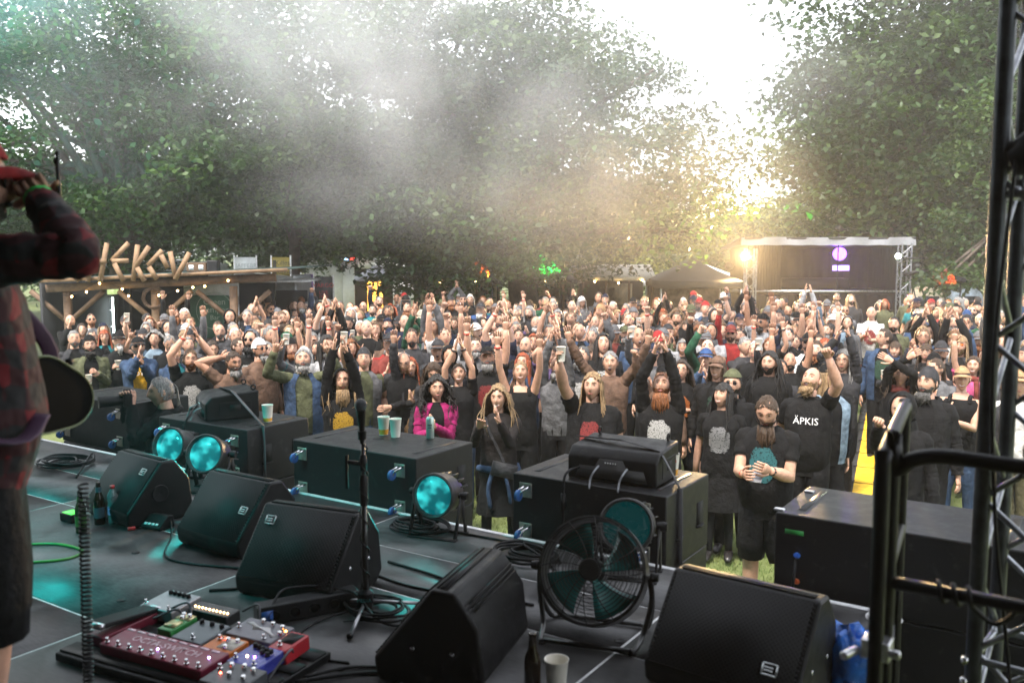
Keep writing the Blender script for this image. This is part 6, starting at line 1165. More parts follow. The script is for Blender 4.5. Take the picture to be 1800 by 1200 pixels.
            VV = HV+nrm*.015+np.array([0, .01, .004]); VV[:, 2] += np.clip(z_-.06, 0, 1)*.25; fk = (z_ > np.interp(aphi, [0, 1.2, 3.2], [.045, .02, -.03]))[HF].sum(1) >= 3; G.add(pn_, hd(VV), [HF[fk]], m_)
        elif ht == 'band':
            b = MB(); P = [(.083*math.sin(a), .01+.02*math.cos(a), .115*math.cos(a)+.01) for a in np.linspace(-1.5, 1.5, 12)]; b.tube(np.array(P), .011, 6); G.add(pn_, hd(b.arrays()[0]), [f for f, _ in b.F], m_)
        else:
            VV = HV*np.array([1.34, 1.26, 1.22])+np.array([0, .015, .0]); fk = ((aphi > .72) | (z_ > .095))[HF].sum(1) >= 3; fk &= (z_ > -.105)[HF].sum(1) >= 2; G.add(pn_, hd(VV), [HF[fk]], m_)
            b = MB(); b.tube([(0, .02, 1.45), (0, .015, 1.50), (0, .01, 1.55)], [.12, .115, .10], 14, cap=False); G.add(pn_, b.arrays()[0], [f for f, _ in b.F], m_)
    if sp['gl']:
        g = sp['gl']; b = MB(); fr = MATS['eye_dark']
        for sx in (-1, 1):
            c = face_pt(sx*.030, .012)+np.array([0, -.012, 0]); a = np.linspace(0, 2*math.pi, 12, endpoint=False); P = np.stack([c[0]+.021*np.cos(a), c[1]+0*a+abs(.021*np.cos(a))*.1, c[2]+.016*np.sin(a)], -1); b.tube(P, .0022 if g == 'gl' else .003, 5, closed=True)
            b.tube([c+np.array([sx*.021, 0, .004]), np.array([sx*.080, .0, .014])], .002, 4)
            if g in ('sg', 'og'): bb = MB(); bb.ball(c, (.022, .003, .017), 10, 6); G.add('glasses', hd(bb.arrays()[0]), [bb.F[0][0]], LENSD if g == 'sg' else LENSO)
        b.tube([(-.01, face_pt(0, .012)[1]-.006, .014), (.01, face_pt(0, .012)[1]-.006, .014)], .0022, 4); G.add('glasses', hd(b.arrays()[0]), [f for f, _ in b.F], fr)
    if 'scarf' in sp['ex']:
        b = MB(); P = [(.085*math.cos(a), .01+.08*math.sin(a), 1.475+.015*math.sin(3*a)) for a in np.linspace(0, 2*math.pi, 16, endpoint=False)]; b.tube(np.array(P), .035, 8, closed=True); b.tube(spline([(.05, -.09, 1.46), (.07, -.15, 1.32), (.06, -.15, 1.12)], 4), [.03]*9, 6, flat=.5); G.add('scarf', b.arrays()[0], [f for f, _ in b.F], fab(sp.get('sc', 'rust')))
    if 'tied' in sp['ex']:
        b = MB(); P = [(.185*math.cos(a), -.01+.145*math.sin(a), .96+.02*math.sin(2*a)) for a in np.linspace(0, 2*math.pi, 18, endpoint=False)]; b.tube(np.array(P), .035, 8, closed=True); b.tube(spline([(-.05, -.16, .96), (-.09, -.19, .8), (-.07, -.17, .62)], 4), .04, 8, flat=.5); b.tube(spline([(.06, -.16, .95), (.10, -.18, .82), (.12, -.15, .66)], 4), .035, 8, flat=.5); G.add('tied_shirt', b.arrays()[0], [f for f, _ in b.F], fab('denim'))
    if 'bag' in sp['ex']:
        b = MB(); b.M = xf(loc=(.06, -.17, .98), rz=.2, ry=.25); b.box((.24, .07, .13)); G.add('waist_bag', b.arrays()[0], [f for f, _ in b.F], fab('charcoal')); b = MB(); P = [(-.12, -.06, 1.47), (-.08, -.145, 1.35), (.0, -.15, 1.18), (.07, -.16, 1.02)]; b.tube(spline(P, 4), .016, 6, flat=.3); G.add('waist_bag', b.arrays()[0], [f for f, _ in b.F], fab('charcoal'))
    return G, hands
def emit_person(sp, q, seed, loc, rz, label, group=None):
    G, hands = person_geo(sp, q, seed); k = sp['h']/1.75
    if q == 2:
        t = thing('person', label, 'person', loc, rz, group); t.scale = (k, k, k); parts = {}
        for p, V, Fs, m in G.L: parts.setdefault(p, []).append((V, Fs, m))
        for p, L in parts.items():
            mb = MB(); ms = []
            for V, Fs, m in L:
                if m not in ms: ms.append(m)
                mb.add(V, Fs, ms.index(m))
            po_ = mb.build(p, ms, t, smooth=True)
            if p in ('hair', 'beard'): po_['kind'] = 'stuff'
    else:
        mb = MB(); ms = []
        for p, V, Fs, m in G.L:
            if m not in ms: ms.append(m)
            mb.add(V, Fs, ms.index(m))
        t = mb.build('person', ms, None, smooth=True, loc=loc, rz=rz); t.scale = (k, k, k); tag(t, label, 'person', group)
    Mw = Matrix.Translation(Vector(loc)) @ Matrix.Rotation(rz, 4, 'Z') @ Matrix.Scale(k, 4)
    return t, {n: np.array(Mw @ Vector(p)) for n, p in hands.items()}
def face_to(x, y, tx=-.3, ty=2.3): return math.atan2(tx-x, -(ty-y))
# ---- people one can pick out in the photograph: (photo x of head, photo y of head top, traits, label)
TBL = [
(123,554,"hs=bald:darkgrey top=black:long jk=black LR=clapface","balding man in black jacket with hands at his mouth, beside the fridge"),
(130,583,"hs=short:grey bd=short:grey top=black jk=charcoal pr=white","grey haired man with moustache, white print on black shirt, at left edge"),
(157,593,"hat=backcap:black hs=short:black bd=mid:black jk=olive top=black:long L=cup R=cup","dark bearded man in olive shirt jacket and backwards black cap holding a cup"),
(183,581,"f hs=fringe:red gl=gl jk=teal top=black h=1.65 bd=","woman with red bobbed hair and glasses in a teal jacket"),
(208,583,"hat=flatcap:black hs=short:white bd=mid:white gl=gl top=black:long L=cup","white bearded man in black flat cap and black clothes with a cup"),
(220,554,"hat=cap:charcoal hs=short:dark bd=mid:dark top=black:long ex=hoodie fat=.5","heavy bearded man in grey cap and black hoodie before the bar"),
(242,593,"hat=cap:black gl=sg hs=short:grey bd=short:grey jk=denim top=yellow LR=clapface tx=TOTO","man in blue denim jacket over a yellow shirt, clapping"),
(258,552,"hs=short:black bd=short:black top=charcoal pr=orange R=cup hy=30","dark haired man in charcoal shirt with orange print beside the bar post"),
(289,552,"hat=cap:grey hs=short:grey gl=gl top=black:long","man in grey cap before a red hat near the bar post"),
(295,564,"hat=hood:charcoal hs=short:white bd=mid:white gl=gl top=charcoal:long L=clap R=belly","white bearded man with glasses in a raised dark hood"),
(308,541,"hat=beanie:charcoal hs=long:ginger bd=long:ginger top=black:long LR=up hy=25 hp=-15","man in dark beanie with long ginger beard, hands raised by the green banner"),
(297,587,"hs=buzz:grey top=black:long LR=belly hp=22 fat=.4","bald headed man in black looking down, left of the overhead clapper"),
(334,616,"hs=short:light bd=short:ginger top=black pr=white LR=overhead mo=smile h=1.76","smiling ginger bearded man in black shirt clapping with both arms overhead"),
(371,598,"hs=short:dark top=black:long hp=10 hy=10 h=1.76","dark haired man in black between the overhead clapper and the brown shirt"),
(407,618,"hs=pony:dark bd=mid:grey top=brown tx=INVSRN L=headback hy=25 hp=8 fat=.5 h=1.78 sk=1","grey bearded man in a brown shirt with one arm behind his head"),
(386,571,"hs=bald:grey gl=gl bd=short:grey top=black:long fat=.3","bald man with glasses and short beard behind the brown shirt"),
(413,578,"hs=short:white bd=short:white top=black:long jk=charcoal hy=10 h=1.8","grey short haired man in dark jacket beside the bald man with glasses"),
(460,573,"hs=bald:grey bd=short:white jk=navy top=charcoal tx=ITT L=belly R=belly h=1.8","bald grey bearded man in navy track jacket"),
(504,584,"hat=cap:green hs=short:black bd=mid:black jk=charcoal top=black LR=clap","black bearded man in green cap clapping"),
(532,616,"hs=short:grey bd=mid:grey top=olive:long jk=denim:vest L=horns R=horns hp=-20 h=1.8 fat=.4","grey bearded man in patched denim vest and olive sleeves with both hands up"),
(288,664,"hs=pony:grey top=black:long L=camera R=camera yw=-85 h=1.85 ex=hoodie fat=.3 hp=2","photographer with grey ponytail in black hoodie aiming a camera to the left"),
(488,542,"hat=beanie:grey hs=short:black bd=mid:black top=black:long LR=clap","man in pale grey beanie with dark beard clapping"),
(524,564,"hs=long:light jk=black top=grey L=cup","long haired man in grey shirt and black jacket holding a cup"),
(545,556,"hs=short:dark bd=short:dark top=black:long hy=-15 fat=.4 mo=smile","smiling man with short dark hair in black, under the purple poster"),
(660,568,"hs=long:light top=black pr=orange LR=clapface h=1.78","long haired man in black shirt with orange print clapping, behind the microphone"),
(684,588,"hat=cap:charcoal bd=mid:grey hs=short:grey jk=red top=black R=down L=cup h=1.76","old man in dark cap with red jacket and a cup held low"),
(722,630,"f hs=long:red gl=gl jk=charcoal top=tan:long L=up R=clap mo=open h=1.68","laughing woman with long red hair and glasses, one arm raised"),
(601,648,"hat=hood:black hs=wavy:blond bd=long:blond top=black:long LR=overhead hp=-12 h=1.74 pr=yellow","man with long blond beard in a black hood, hands raised, left of the microphone"),
(588,568,"hs=long:grey gl=gl top=black:long LR=overhead hp=-15 h=1.84 fat=.3","tall grey haired man in black hoodie clapping high, behind the hooded man"),
(618,594,"f hs=pony:brown top=charcoal:long jk=black hp=-18 hy=-20 h=1.68","woman in dark hoodie looking up beside the tall clapping man"),
(709,618,"hs=bald:grey gl=gl top=black:long LR=crossed hp=15 h=1.76","bald man with glasses and folded arms behind the red haired woman"),
(741,545,"hat=cap:cream hs=short:brown jk=denim top=black hp=8 h=1.84","man in cream cap and blue denim jacket in the middle of the crowd"),
(730,573,"hat=cap:green hs=short:brown bd=short:brown jk=green top=grey LR=overhead h=1.74 hp=-12","man in green cap and dark green leather jacket clapping above his head"),
(548,584,"hs=short:grey top=grey:long L=face hp=4","grey short haired man with a hand at his face"),
(633,564,"hs=buzz:white top=olive L=cuphigh hp=-5 fat=.3","white haired man drinking from a cup"),
(612,555,"hs=short:black bd=short:black top=blue:long jk=black hp=20 h=1.8","black haired bearded man in blue shirt looking down"),
(681,561,"hat=backcap:navy hs=short:brown bd=short:brown top=black hp=-22","man in backwards navy cap looking up"),
(770,598,"hat=cap:charcoal hs=short:grey top=charcoal:long fat=.5 mo=open h=1.78 yw=-5","older man in black cap shouting, above the woman in magenta"),
(762,633,"f hs=wavy:brown hat=band:grey top=charcoal:long hp=20 h=1.66","brown haired woman with headband looking down"),
(806,641,"f hs=tied:brown top=black LR=overhead hp=-15 mo=smile h=1.68 bt=denim","smiling woman in black top and jeans with arms raised overhead"),
(767,665,"f hs=curly:black jk=magenta top=black LR=clap hy=10 h=1.66 bt=denim","woman with black curls in a magenta leather jacket clapping"),
(857,610,"hat=cap:black hs=short:grey bd=mid:grey top=black pr=red LR=up hp=-18 h=1.8","grey bearded man in black cap and printed black shirt, both arms up"),
(876,680,"f hs=wavy:blond top=mesh:long L=front R=clapface hy=-10 hp=-6 h=1.68 bt=black:skirt ex=tied,bag mo=smile","blonde woman in black mesh top with denim shirt tied at her waist, clapping"),
(915,638,"f hs=tied:blond top=black:tank LR=up hp=-18 mo=smile h=1.72 fat=.3","blond woman in black tank top with both arms raised in victory signs"),
(887,555,"hs=long:paleblond top=black gl=gl h=1.78","man with long pale blond hair behind the raised arms"),
(907,567,"hs=short:grey gl=gl top=lightgrey:long ex=hoodie h=1.78","grey haired man with glasses in a pale grey hoodie"),
(942,557,"hs=bald:white bd=mid:white top=charcoal:long jk=black h=1.8","bald white bearded man in dark jacket"),
(965,572,"hs=short:grey bd=mid:grey gl=gl top=charcoal LR=overhead hp=-10 h=1.8","grey bearded man with glasses holding both hands overhead"),
(970,612,"f hs=long:dark top=purple LR=overhead ex=crop hp=-10 h=1.72","woman in cropped purple shirt with bare midriff, arms up"),
(1042,657,"hs=long:blond top=black jk=black:vest pr=red L=cupup fat=.8 h=1.82 hy=-8 hp=-8","big long haired blond man in a patched vest raising a cup"),
(1040,609,"f hs=fringe:brown top=white hy=-25 h=1.68 mo=open","woman with brown bob in white shirt behind the big blond man"),
(1073,620,"hs=short:grey top=brown:long L=wide R=wide mo=open h=1.8 hp=-10","grey curly haired man in brown jacket with both arms spread high"),
(1163,657,"hs=short:ginger bd=long:ginger top=black:long pr=white LR=overhead hp=-24 h=1.8","man with long ginger beard and white printed hoodie, arms raised together"),
(1165,577,"hat=cap:grey hs=short:brown bd=short:brown jk=lightgrey top=black hp=-6 h=1.82","man in grey cap and pale jacket over dark shirt"),
(1147,604,"hat=cap:navy hs=short:brown top=grey:long L=cupup R=clap h=1.78","man in navy cap and grey shirt raising a white cup"),
(1240,582,"hat=cap:grey hs=short:grey top=black:long L=fist hp=-6 h=1.82","grey capped man in black sleeves with one arm stretched up"),
(1241,613,"hat=cap:blue hs=short:grey top=denim:long LR=clapface hp=-10 h=1.74","older man in blue cap with clasped raised hands"),
(1262,627,"hat=cap:brown hs=long:brown top=black pr=green jk=black hy=-15 h=1.76 mo=smile","long haired man in brown cap and black leather jacket"),
(1288,655,"hat=backcap:olive gl=sg hs=short:black bd=mid:black top=black:long ex=hoodie h=1.76","bearded man in sunglasses and backwards olive cap behind the dark haired woman"),
(1270,676,"f hs=fringe:black top=black pr=lightgrey hy=-25 hp=-16 mo=smile h=1.68 bt=black:skirt","smiling woman with long black hair and fringe in printed black shirt"),
(1353,621,"hs=wavy:black bd=short:black top=black:long hy=-12 hp=-8 h=1.8","man with long black wavy hair and moustache in black shirt"),
(1352,690,"hs=pony:brown bd=long:brown top=black pr=teal L=phone R=phone hp=24 fat=.55 h=1.82 bt=black:shorts ex=boots,band","heavy man with long brown beard and shorts looking down at his phone"),
(1328,601,"hs=short:white top=black:long hy=-18 hp=-10 h=1.8","white haired man in black jacket looking aside"),
(1285,572,"hat=cap:rust gl=sg hs=short:brown bd=short:brown top=red:long h=1.78 L=fist","man in sunglasses and red checked shirt with raised fist"),
(1352,596,"f hs=long:ginger top=black LR=up mo=smile h=1.68","ginger haired woman with raised hands behind the white haired man"),
(1105,553,"hs=bald:dark bd=short:dark top=charcoal pr=lightgrey LR=clap h=1.84","bald man in charcoal shirt clapping at his chest"),
(1072,569,"f hs=wavy:light top=teal L=overhead hy=-30 h=1.7","woman with long light brown hair in teal, one hand up"),
(1424,647,"hs=bald:blond bd=mid:blond top=black tx=ÄPKIS R=fist mo=open hp=-28 hy=-15 h=1.84 fat=.5","shouting blond bearded man in black lettered shirt with raised fist"),
(1456,642,"hat=cap:black hs=long:blond top=black:long jk=paledenim:vest hy=40 yw=30 h=1.78","long haired person in black cap and pale denim vest behind the shouting man"),
(1555,579,"hs=short:dark gl=gl jk=denim top=black pr=green hy=-50 R=cup h=1.84","man with glasses in denim jacket looking left, beside the yellow ramp"),
(1574,603,"f hs=fringe:brown top=charcoal:long mo=smile L=cup h=1.66","smiling woman with dark bob holding something at her chest"),
(1585,642,"f hs=wavy:brown top=black:long ex=scarf L=crosshead R=crosshead h=1.7 hp=-10","woman with red scarf crossing her arms above her head"),
(1632,647,"hat=beanie:charcoal hs=short:black bd=mid:darkgrey top=black:long jk=black ex=hoodie hy=-15 h=1.84 fat=.5","big dark bearded man in grey beanie and black hooded jacket"),
(1692,645,"f hat=cap:tan hs=pony:dark top=black:tank LR=clap hy=12 mo=smile h=1.72 bt=denim","smiling woman in tan cap, black tank top and blue jeans clapping"),
(1588,690,"hat=hood:black hs=short:white bd=long:white top=black:long L=fistfront h=1.76 hp=4","hooded man with long white beard punching a fist forward"),
(1628,606,"f hs=fringe:brown gl=gl top=black:long jk=black LR=clap h=1.68","woman with short fringe and glasses clapping"),
(1622,576,"hs=long:blond bd=short:blond top=charcoal:long ex=hoodie h=1.8","long haired blond man in grey hoodie at right"),
(1688,592,"hs=fringe:blond bd=short:blond gl=og top=black:long jk=charcoal h=1.82","blond man with orange sunglasses and moustache"),
(1712,628,"f hs=long:brown top=pink ex=scarf h=1.66 mo=smile L=up","smiling woman with pink scarf beside the truss"),
(1678,555,"hs=short:black bd=mid:darkgrey gl=gl top=charcoal:short LR=clap h=1.84","dark haired man with glasses and grey goatee clapping at right"),
(1660,558,"f hs=bob:black gl=sg top=black:long h=1.7","woman with black hair and sunglasses at right"),
(1572,558,"hs=short:black bd=short:black top=black:long jk=olive h=1.84","black haired man in olive jacket near the small stage"),
(1700,546,"hat=backcap:blue hs=short:brown bd=mid:dark gl=gl top=navy:long hp=10 h=1.8","bearded man in blue backwards cap at right"),
(1422,586,"hat=cap:black gl=sg hs=short:dark bd=short:dark top=black jk=white LR=clap h=1.8","man in black cap and sunglasses with white vest jacket"),
(1460,571,"f hs=long:black top=black:long hy=-25 h=1.68","woman with long black hair looking left behind the white vest man"),
(1465,552,"hat=cap:white hs=short:brown top=paledenim:long L=fist mo=smile h=1.78","smiling man in white cap with thumb raised"),
(1490,556,"f hat=hood:grey hs=short:dark top=grey:long h=1.74","person in a raised grey patterned hood"),
(1532,540,"hs=bald:grey top=white pr=red LR=clap h=1.86 fat=.4","bald man in white shirt with red print"),
(1768,641,"f hat=cap:blue hs=wavy:brown top=charcoal:long h=1.7","woman in blue cap and curly hair behind the truss lattice"),
(1763,589,"hs=long:ginger bd=mid:ginger top=black L=cuphigh h=1.8","long haired ginger man drinking behind the truss"),
(1482,618,"hs=long:grey gl=gl top=charcoal:long LR=overhead h=1.76","long grey haired person with both hands held up behind the shouting man"),
(1796,650,"hat=hat:tan hs=short:brown top=white jk=charcoal:vest bt=camo h=1.8 R=down","man in tan hat and camouflage trousers at the right edge"),
(1718,530,"hat=beanie:black hs=short:black bd=mid:black top=black:long h=1.84","bearded man in black beanie under the dark trees"),
(1440,590,"f hs=long:brown top=black LR=clap gl=gl h=1.66","woman with glasses and black shirt holding an orange can"),
(1398,590,"f hs=pony:brown gl=gl top=black:short L=cup h=1.66","woman with tied hair and glasses beside the long haired moustache man"),
]
PEOPLE = []; HELD = []
for i, (px, py, tok, lab) in enumerate(TBL):
    sp = parse(' '.join(t for t in tok.split() if t != 'bd=')); hh = sp['h']*1.0
    if sp['hat'] and sp['hat'][0] != 'backcap': hh += .02
    P = at_z(px, py, hh); q = 2 if py > 590 else 1
    PEOPLE.append(dict(p=P[:2], sp=sp, q=q, lab=lab, seed=100+i))
    # heads turn to the band on stage
for d in PEOPLE:
    x, y = d['p']; d['rz'] = face_to(x, y)+R(d['sp']['yw'])
# ---- the rest of the crowd
rg = np.random.default_rng(77); pts = [d['p'] for d in PEOPLE]; auto = []
cand = np.stack([rg.uniform(-14, 17, 60000), rg.uniform(8.8, 27.0, 60000)], -1)
PT = np.array(pts); cr0 = np.array([p0[0], p0[1]]); crd = dv[:2]
for c in cand:
    x, y = c; px = 900+F*x/y
    if px < 112 or px > 1835: continue
    if px < 440 and y > 16.6: continue
    if y < 9.8: continue
    if px < 290 and y < 13.0: continue
    if px < 440 and y < 11.4: continue
    if y > 23.0 and px > 440: continue
    if 1090 < px < 1135 and y < 11: continue
    if px < 700 and y < 10.7: continue
    if px > 1300 and y > 26.0: continue
    if px > 1720 and y > 18: continue
    w_ = c-cr0; s_ = w_ @ crd; off = abs(w_[0]*crd[1]-w_[1]*crd[0])
    if off < .62 and s_ < 12: continue
    md = .47 if y < 14 else .50
    if y > 22: md = .58
    if np.min(np.sum((PT-c)**2, 1)) < md*md: continue
    PT = np.concatenate([PT, c[None]]); auto.append(c)
    if len(auto) > 385: break
auto.sort(key=lambda c: c[1]); NIND = 300-len(TBL)-1
TOPC = ['black']*22+['charcoal']*9+['navy']*4+['grey']*7+['denim', 'denim', 'olive', 'brown']+['white', 'white', 'lightgrey', 'lightgrey', 'denim', 'blue', 'olive', 'rust', 'teal', 'brown', 'green', 'purple', 'paledenim', 'red']
HAIRW = ['short']*8+['buzz']*3+['bald']*4+['long']*4
used_lab = {}
def zone(px, y):
    if px < 330: return 'near the bar'
    if px < 520: return 'by the food trailer'
    if px < 640: return 'before the posters'
    if px < 790: return 'by the parasol'
    if px < 1000: return 'before the trunk'
    if px < 1150: return 'by the cream stall'
    if px < 1310: return 'by the gazebo'
    if px < 1600: return 'before the stage'
    return 'right of the stage'
POSN = dict(down='arms down', clap='clapping', clapface='clapping high', overhead='hands clapped overhead', up='both arms up', fist='one fist raised', cup='holding a cup', cupup='raising a cup', horns='hands raised in horns', belly='hands folded', crossed='arms folded', wide='arms spread high')
def rand_person(rg):
    fem = rg.random() < .27; t = []
    if fem: t += ['f', 'h=%.2f' % rg.uniform(1.6, 1.74), 'hs=%s:%s' % (rg.choice(['long', 'long', 'wavy', 'fringe', 'pony', 'bob', 'curly']), rg.choice(['brown', 'dark', 'black', 'blond', 'light', 'red', 'ginger', 'paleblond', 'grey']))]
    else:
        t += ['h=%.2f' % rg.uniform(1.70, 1.9), 'hs=%s:%s' % (rg.choice(HAIRW), rg.choice(['brown', 'dark', 'black', 'grey', 'darkgrey', 'light', 'blond', 'grey', 'white', 'ginger']))]
        if rg.random() < .55: t.append('bd=%s:%s' % (rg.choice(['short', 'short', 'mid', 'mid', 'long']), rg.choice(['brown', 'dark', 'grey', 'darkgrey', 'ginger', 'white', 'black'])))
    if rg.random() < (.15 if fem else .36): t.append('hat=%s:%s' % ((_ht := rg.choice(['cap', 'cap', 'cap', 'backcap', 'beanie', 'flatcap', 'hood', 'backcap'])), rg.choice(['black', 'black', 'black', 'charcoal', 'charcoal', 'grey', 'navy', 'white', 'red', 'olive', 'tan'] if _ht != 'hood' else ['black', 'charcoal', 'grey'])))
    r = rg.random()
    if r < .16: t.append('gl=gl')
    elif r < .21: t.append('gl=sg')
    tc = rg.choice(TOPC); t.append('top=%s:%s' % (tc, rg.choice(['short', 'short', 'long', 'long'] + (['tank'] if fem else []))))
    if rg.random() < .3: t.append('jk=%s:%s' % (rg.choice(['black', 'charcoal', 'denim', 'denim', 'olive', 'navy', 'brown', 'grey']), rg.choice(['long', 'long', 'vest'])))
    if tc in ('black', 'charcoal', 'navy') and rg.random() < .55: t.append('pr=%s' % rg.choice(['white', 'lightgrey', 'red', 'orange', 'teal', 'cream', 'white']))
    r = rg.random()
    if r < .28: t.append('LR=down')
    elif r < .50: t.append('LR=clap')
    elif r < .58: t.append('LR=clapface')
    elif r < .68: t.append('LR=overhead')
    elif r < .73: t.append('LR=up')
    elif r < .80: t.append('%s=fist' % rg.choice(['L', 'R']))
    elif r < .88: t.append('%s=cup' % rg.choice(['L', 'R']))
    elif r < .93: t.append('%s=cupup' % rg.choice(['L', 'R']))
    elif r < .96: t.append('%s=horns' % rg.choice(['L', 'R']))
    else: t.append('LR=belly')
    t += ['hy=%.0f' % rg.normal(0, 14), 'hp=%.0f' % rg.normal(-6, 7), 'fat=%.2f' % max(0, rg.normal(.25, .2)), 'sk=%d' % rg.choice([0, 0, 0, 1, 2, 2, 3] if rg.random() < .8 else [0, 1, 2]), 'mo=%s' % rg.choice(['shut', 'shut', 'smile', 'open']), 'bt=%s' % rg.choice(['black', 'black', 'charcoal', 'denim', 'navy'])]
    return parse(' '.join(t))
def hair_words(sp):
    hc_ = {'paleblond': 'pale blond', 'darkgrey': 'dark grey', 'light': 'light brown', 'dark': 'dark'}.get(sp['hs'][1], sp['hs'][1])
    if sp['hat']: return '%s %s' % (sp['hat'][1] if sp['hat'][1] != 'tan' else 'tan', {'cap': 'cap', 'backcap': 'backwards cap', 'flatcap': 'flat cap', 'beanie': 'beanie', 'hood': 'hood', 'hat': 'brimmed hat', 'band': 'headband'}[sp['hat'][0]])
    return {'short': 'short %s hair', 'buzz': 'cropped %s hair', 'bald': 'bald head, %s sides', 'long': 'long %s hair', 'wavy': 'wavy %s hair', 'fringe': '%s fringe', 'pony': '%s ponytail', 'bob': '%s bob', 'curly': '%s curls', 'tied': 'tied %s hair'}[sp['hs'][0]] % hc_
def auto_label(sp, px, y):
    col = {'paledenim': 'pale denim', 'lightgrey': 'light grey', 'rust': 'rust red'}
    tp = col.get(sp['top'][0], sp['top'][0])+{'short': ' shirt', 'long': ' long sleeves', 'tank': ' tank top'}[sp['top'][1]]
    if sp['jk']: tp = '%s %s' % (col.get(sp['jk'][0], sp['jk'][0]), 'jacket' if sp['jk'][1] == 'long' else 'vest')
    pose = sp['L'] if sp['L'] != 'down' else sp['R']; ex = []
    ex.append(POSN.get(pose, 'standing'))
    w = '%s, %s' % (tp, hair_words(sp)); b = sp['bd']; opts = ['%s in %s, %s, %s' % ('woman' if sp['f'] else 'man', w, POSN[pose], zone(px, y))]
    if b: opts.append('%s in %s, %s beard, %s, %s' % ('man', w, {'darkgrey': 'dark grey'}.get(b[1], b[1]), POSN[pose], zone(px, y)))
    if sp['gl']: opts.append('%s in %s, %s, %s, %s' % ('woman' if sp['f'] else 'man', w, 'glasses' if sp['gl'] == 'gl' else 'sunglasses', POSN[pose], zone(px, y)))
    opts.append('%s in %s, %s, %s, far back' % ('woman' if sp['f'] else 'man', w, POSN[pose], zone(px, y))) if y > 18 else opts.append('%s in %s, %s, %s, nearer rows' % ('woman' if sp['f'] else 'man', w, POSN[pose], zone(px, y)))
    for o in opts:
        o = o.replace('bald head, ', 'bald with ')
        if o not in used_lab and len(o.split()) <= 16: used_lab[o] = 1; return o
    return None
FAR = []
for i, c in enumerate(auto):
    px = 900+F*c[0]/c[1]; r2 = np.random.default_rng(5000+i); ind = sum(1 for d in PEOPLE) < 300-1 and len(PEOPLE)-len(TBL) < NIND
    sp = rand_person(r2); lab = None
    if c[1] > 15 and r2.random() < .7:
        while max(ARM[sp['L']][0][2], ARM[sp['R']][0][2]) > 1.7: sp = rand_person(r2)
    if ind:
        for k in range(12):
            lab = auto_label(sp, px, c[1])
            if lab: break
            o_ = sp; sp = rand_person(r2); sp['L'], sp['R'] = o_['L'], o_['R']
    d = dict(p=c, sp=sp, q=1, lab=lab, seed=900+i, rz=face_to(*c)+R(r2.normal(0, 14)+(180 if (c[1] > 21 and r2.random() < .12) else 0)))
    (PEOPLE if ind else FAR).append(d)
for d in PEOPLE:
    o, hands = emit_person(d['sp'], d['q'], d['seed'], (d['p'][0], d['p'][1], 0.0), d['rz'], d['lab'], 'people in the festival crowd')
    for n in ('L', 'R'):
        if d['sp'][n] in ('cup', 'cuphigh', 'cupup') and not (n == 'R' and d['sp']['L'] in ('cup',)): HELD.append((hands[n], d))
fm = MB(); fms = []
for d in FAR:
    G, _ = person_geo(d['sp'], 1, d['seed']); k = d['sp']['h']/1.75; Mx = np.array(Matrix.Translation((d['p'][0], d['p'][1], 0)) @ Matrix.Rotation(d['rz'], 4, 'Z') @ Matrix.Scale(k, 4)); fm.M = Mx
    for p, V, Fs, m in G.L:
        if m not in fms: fms.append(m)
        fm.add(V, Fs, fms.index(m))
if FAR: tag(fm.build('distant_crowd', fms, smooth=True), 'densely packed people in the rearmost rows of the crowd', 'crowd', kind='stuff')
# cups held in the crowd: one mesh each, too small for parts
cm = MB(); cm.lathe([(.0, .002), (.031, 0), (.042, .125), (.044, .127), (.0415, .126), (.036, .09), (.031, .05), (.028, .006), (0, .006)], 12); cup_me = None
for i, (hp_, d) in enumerate(HELD):
    who = d['lab'].split(' in ')[0]+' in '+d['lab'].split(' in ')[1] if ' in ' in d['lab'] else d['lab']
    lab = 'white plastic cup held by the '+' '.join(who.replace(',', '').split()[:9])
    if cup_me is None: o = cm.build('beer_cup', CUPM, smooth=40); cup_me = o
    else: o = copy_obj(cup_me)
    o.location = tuple(hp_-np.array([0, 0, .055])); tag(o, lab, 'cup', 'cups held in the crowd')
# things held
ph = [d for d in PEOPLE if 'photographer' in d['lab']][0]; pp = np.array([ph['p'][0], ph['p'][1], 0]); fw = np.array([math.sin(ph['rz']), -math.cos(ph['rz']), 0])
def held_camera(name, label, c, fw, s=1.0):
    t = thing(name, label, 'camera', tuple(c), math.atan2(fw[1], fw[0])-math.pi/2)   # local +Y forward
    m = MB(); m.box((.13*s, .06*s, .095*s), (0, 0, 0)); m.box((.06*s, .05*s, .035*s), (0, 0, .06*s)); m.build('camera_body', PLA(), t, bevel=.008)
    m = MB(); m.M = xf(loc=(0, .03*s, -.005), rx=-math.pi/2); m.lathe([(0, 0), (.036*s, 0), (.038*s, .05*s), (.042*s, .06*s), (.042*s, .12*s), (.045*s, .16*s), (.038*s, .16*s), (0, .14*s)], 18); m.build('lens', PLA(), t, smooth=40)
    m = MB(); m.box((.04*s, .07*s, .09*s), (.06*s, .01*s, -.01)); m.build('hand_grip', RUB(), t, bevel=.012); return t
held_camera('photo_camera', 'black camera with long lens held by the ponytailed photographer', pp+np.array([0, 0, 1.60*1.85/1.75])+fw*.30, fw, 1.15)
pd_ = [d for d in PEOPLE if 'at his phone' in d['lab']][0]; pp = np.array([pd_['p'][0], pd_['p'][1], 0]); fw = np.array([math.sin(pd_['rz']), -math.cos(pd_['rz']), 0])
m = MB(); m.box((.085, .16, .012)); o = m.build('mobile_phone', mat('phone_grey', (.12, .12, .13), .2), bevel=.004, loc=tuple(pp+np.array([0, 0, 1.24])+fw*.40), rz=pd_['rz']); o.rotation_euler = (R(20), 0, pd_['rz']); tag(o, 'dark phone in the hands of the heavy bearded man', 'phone')
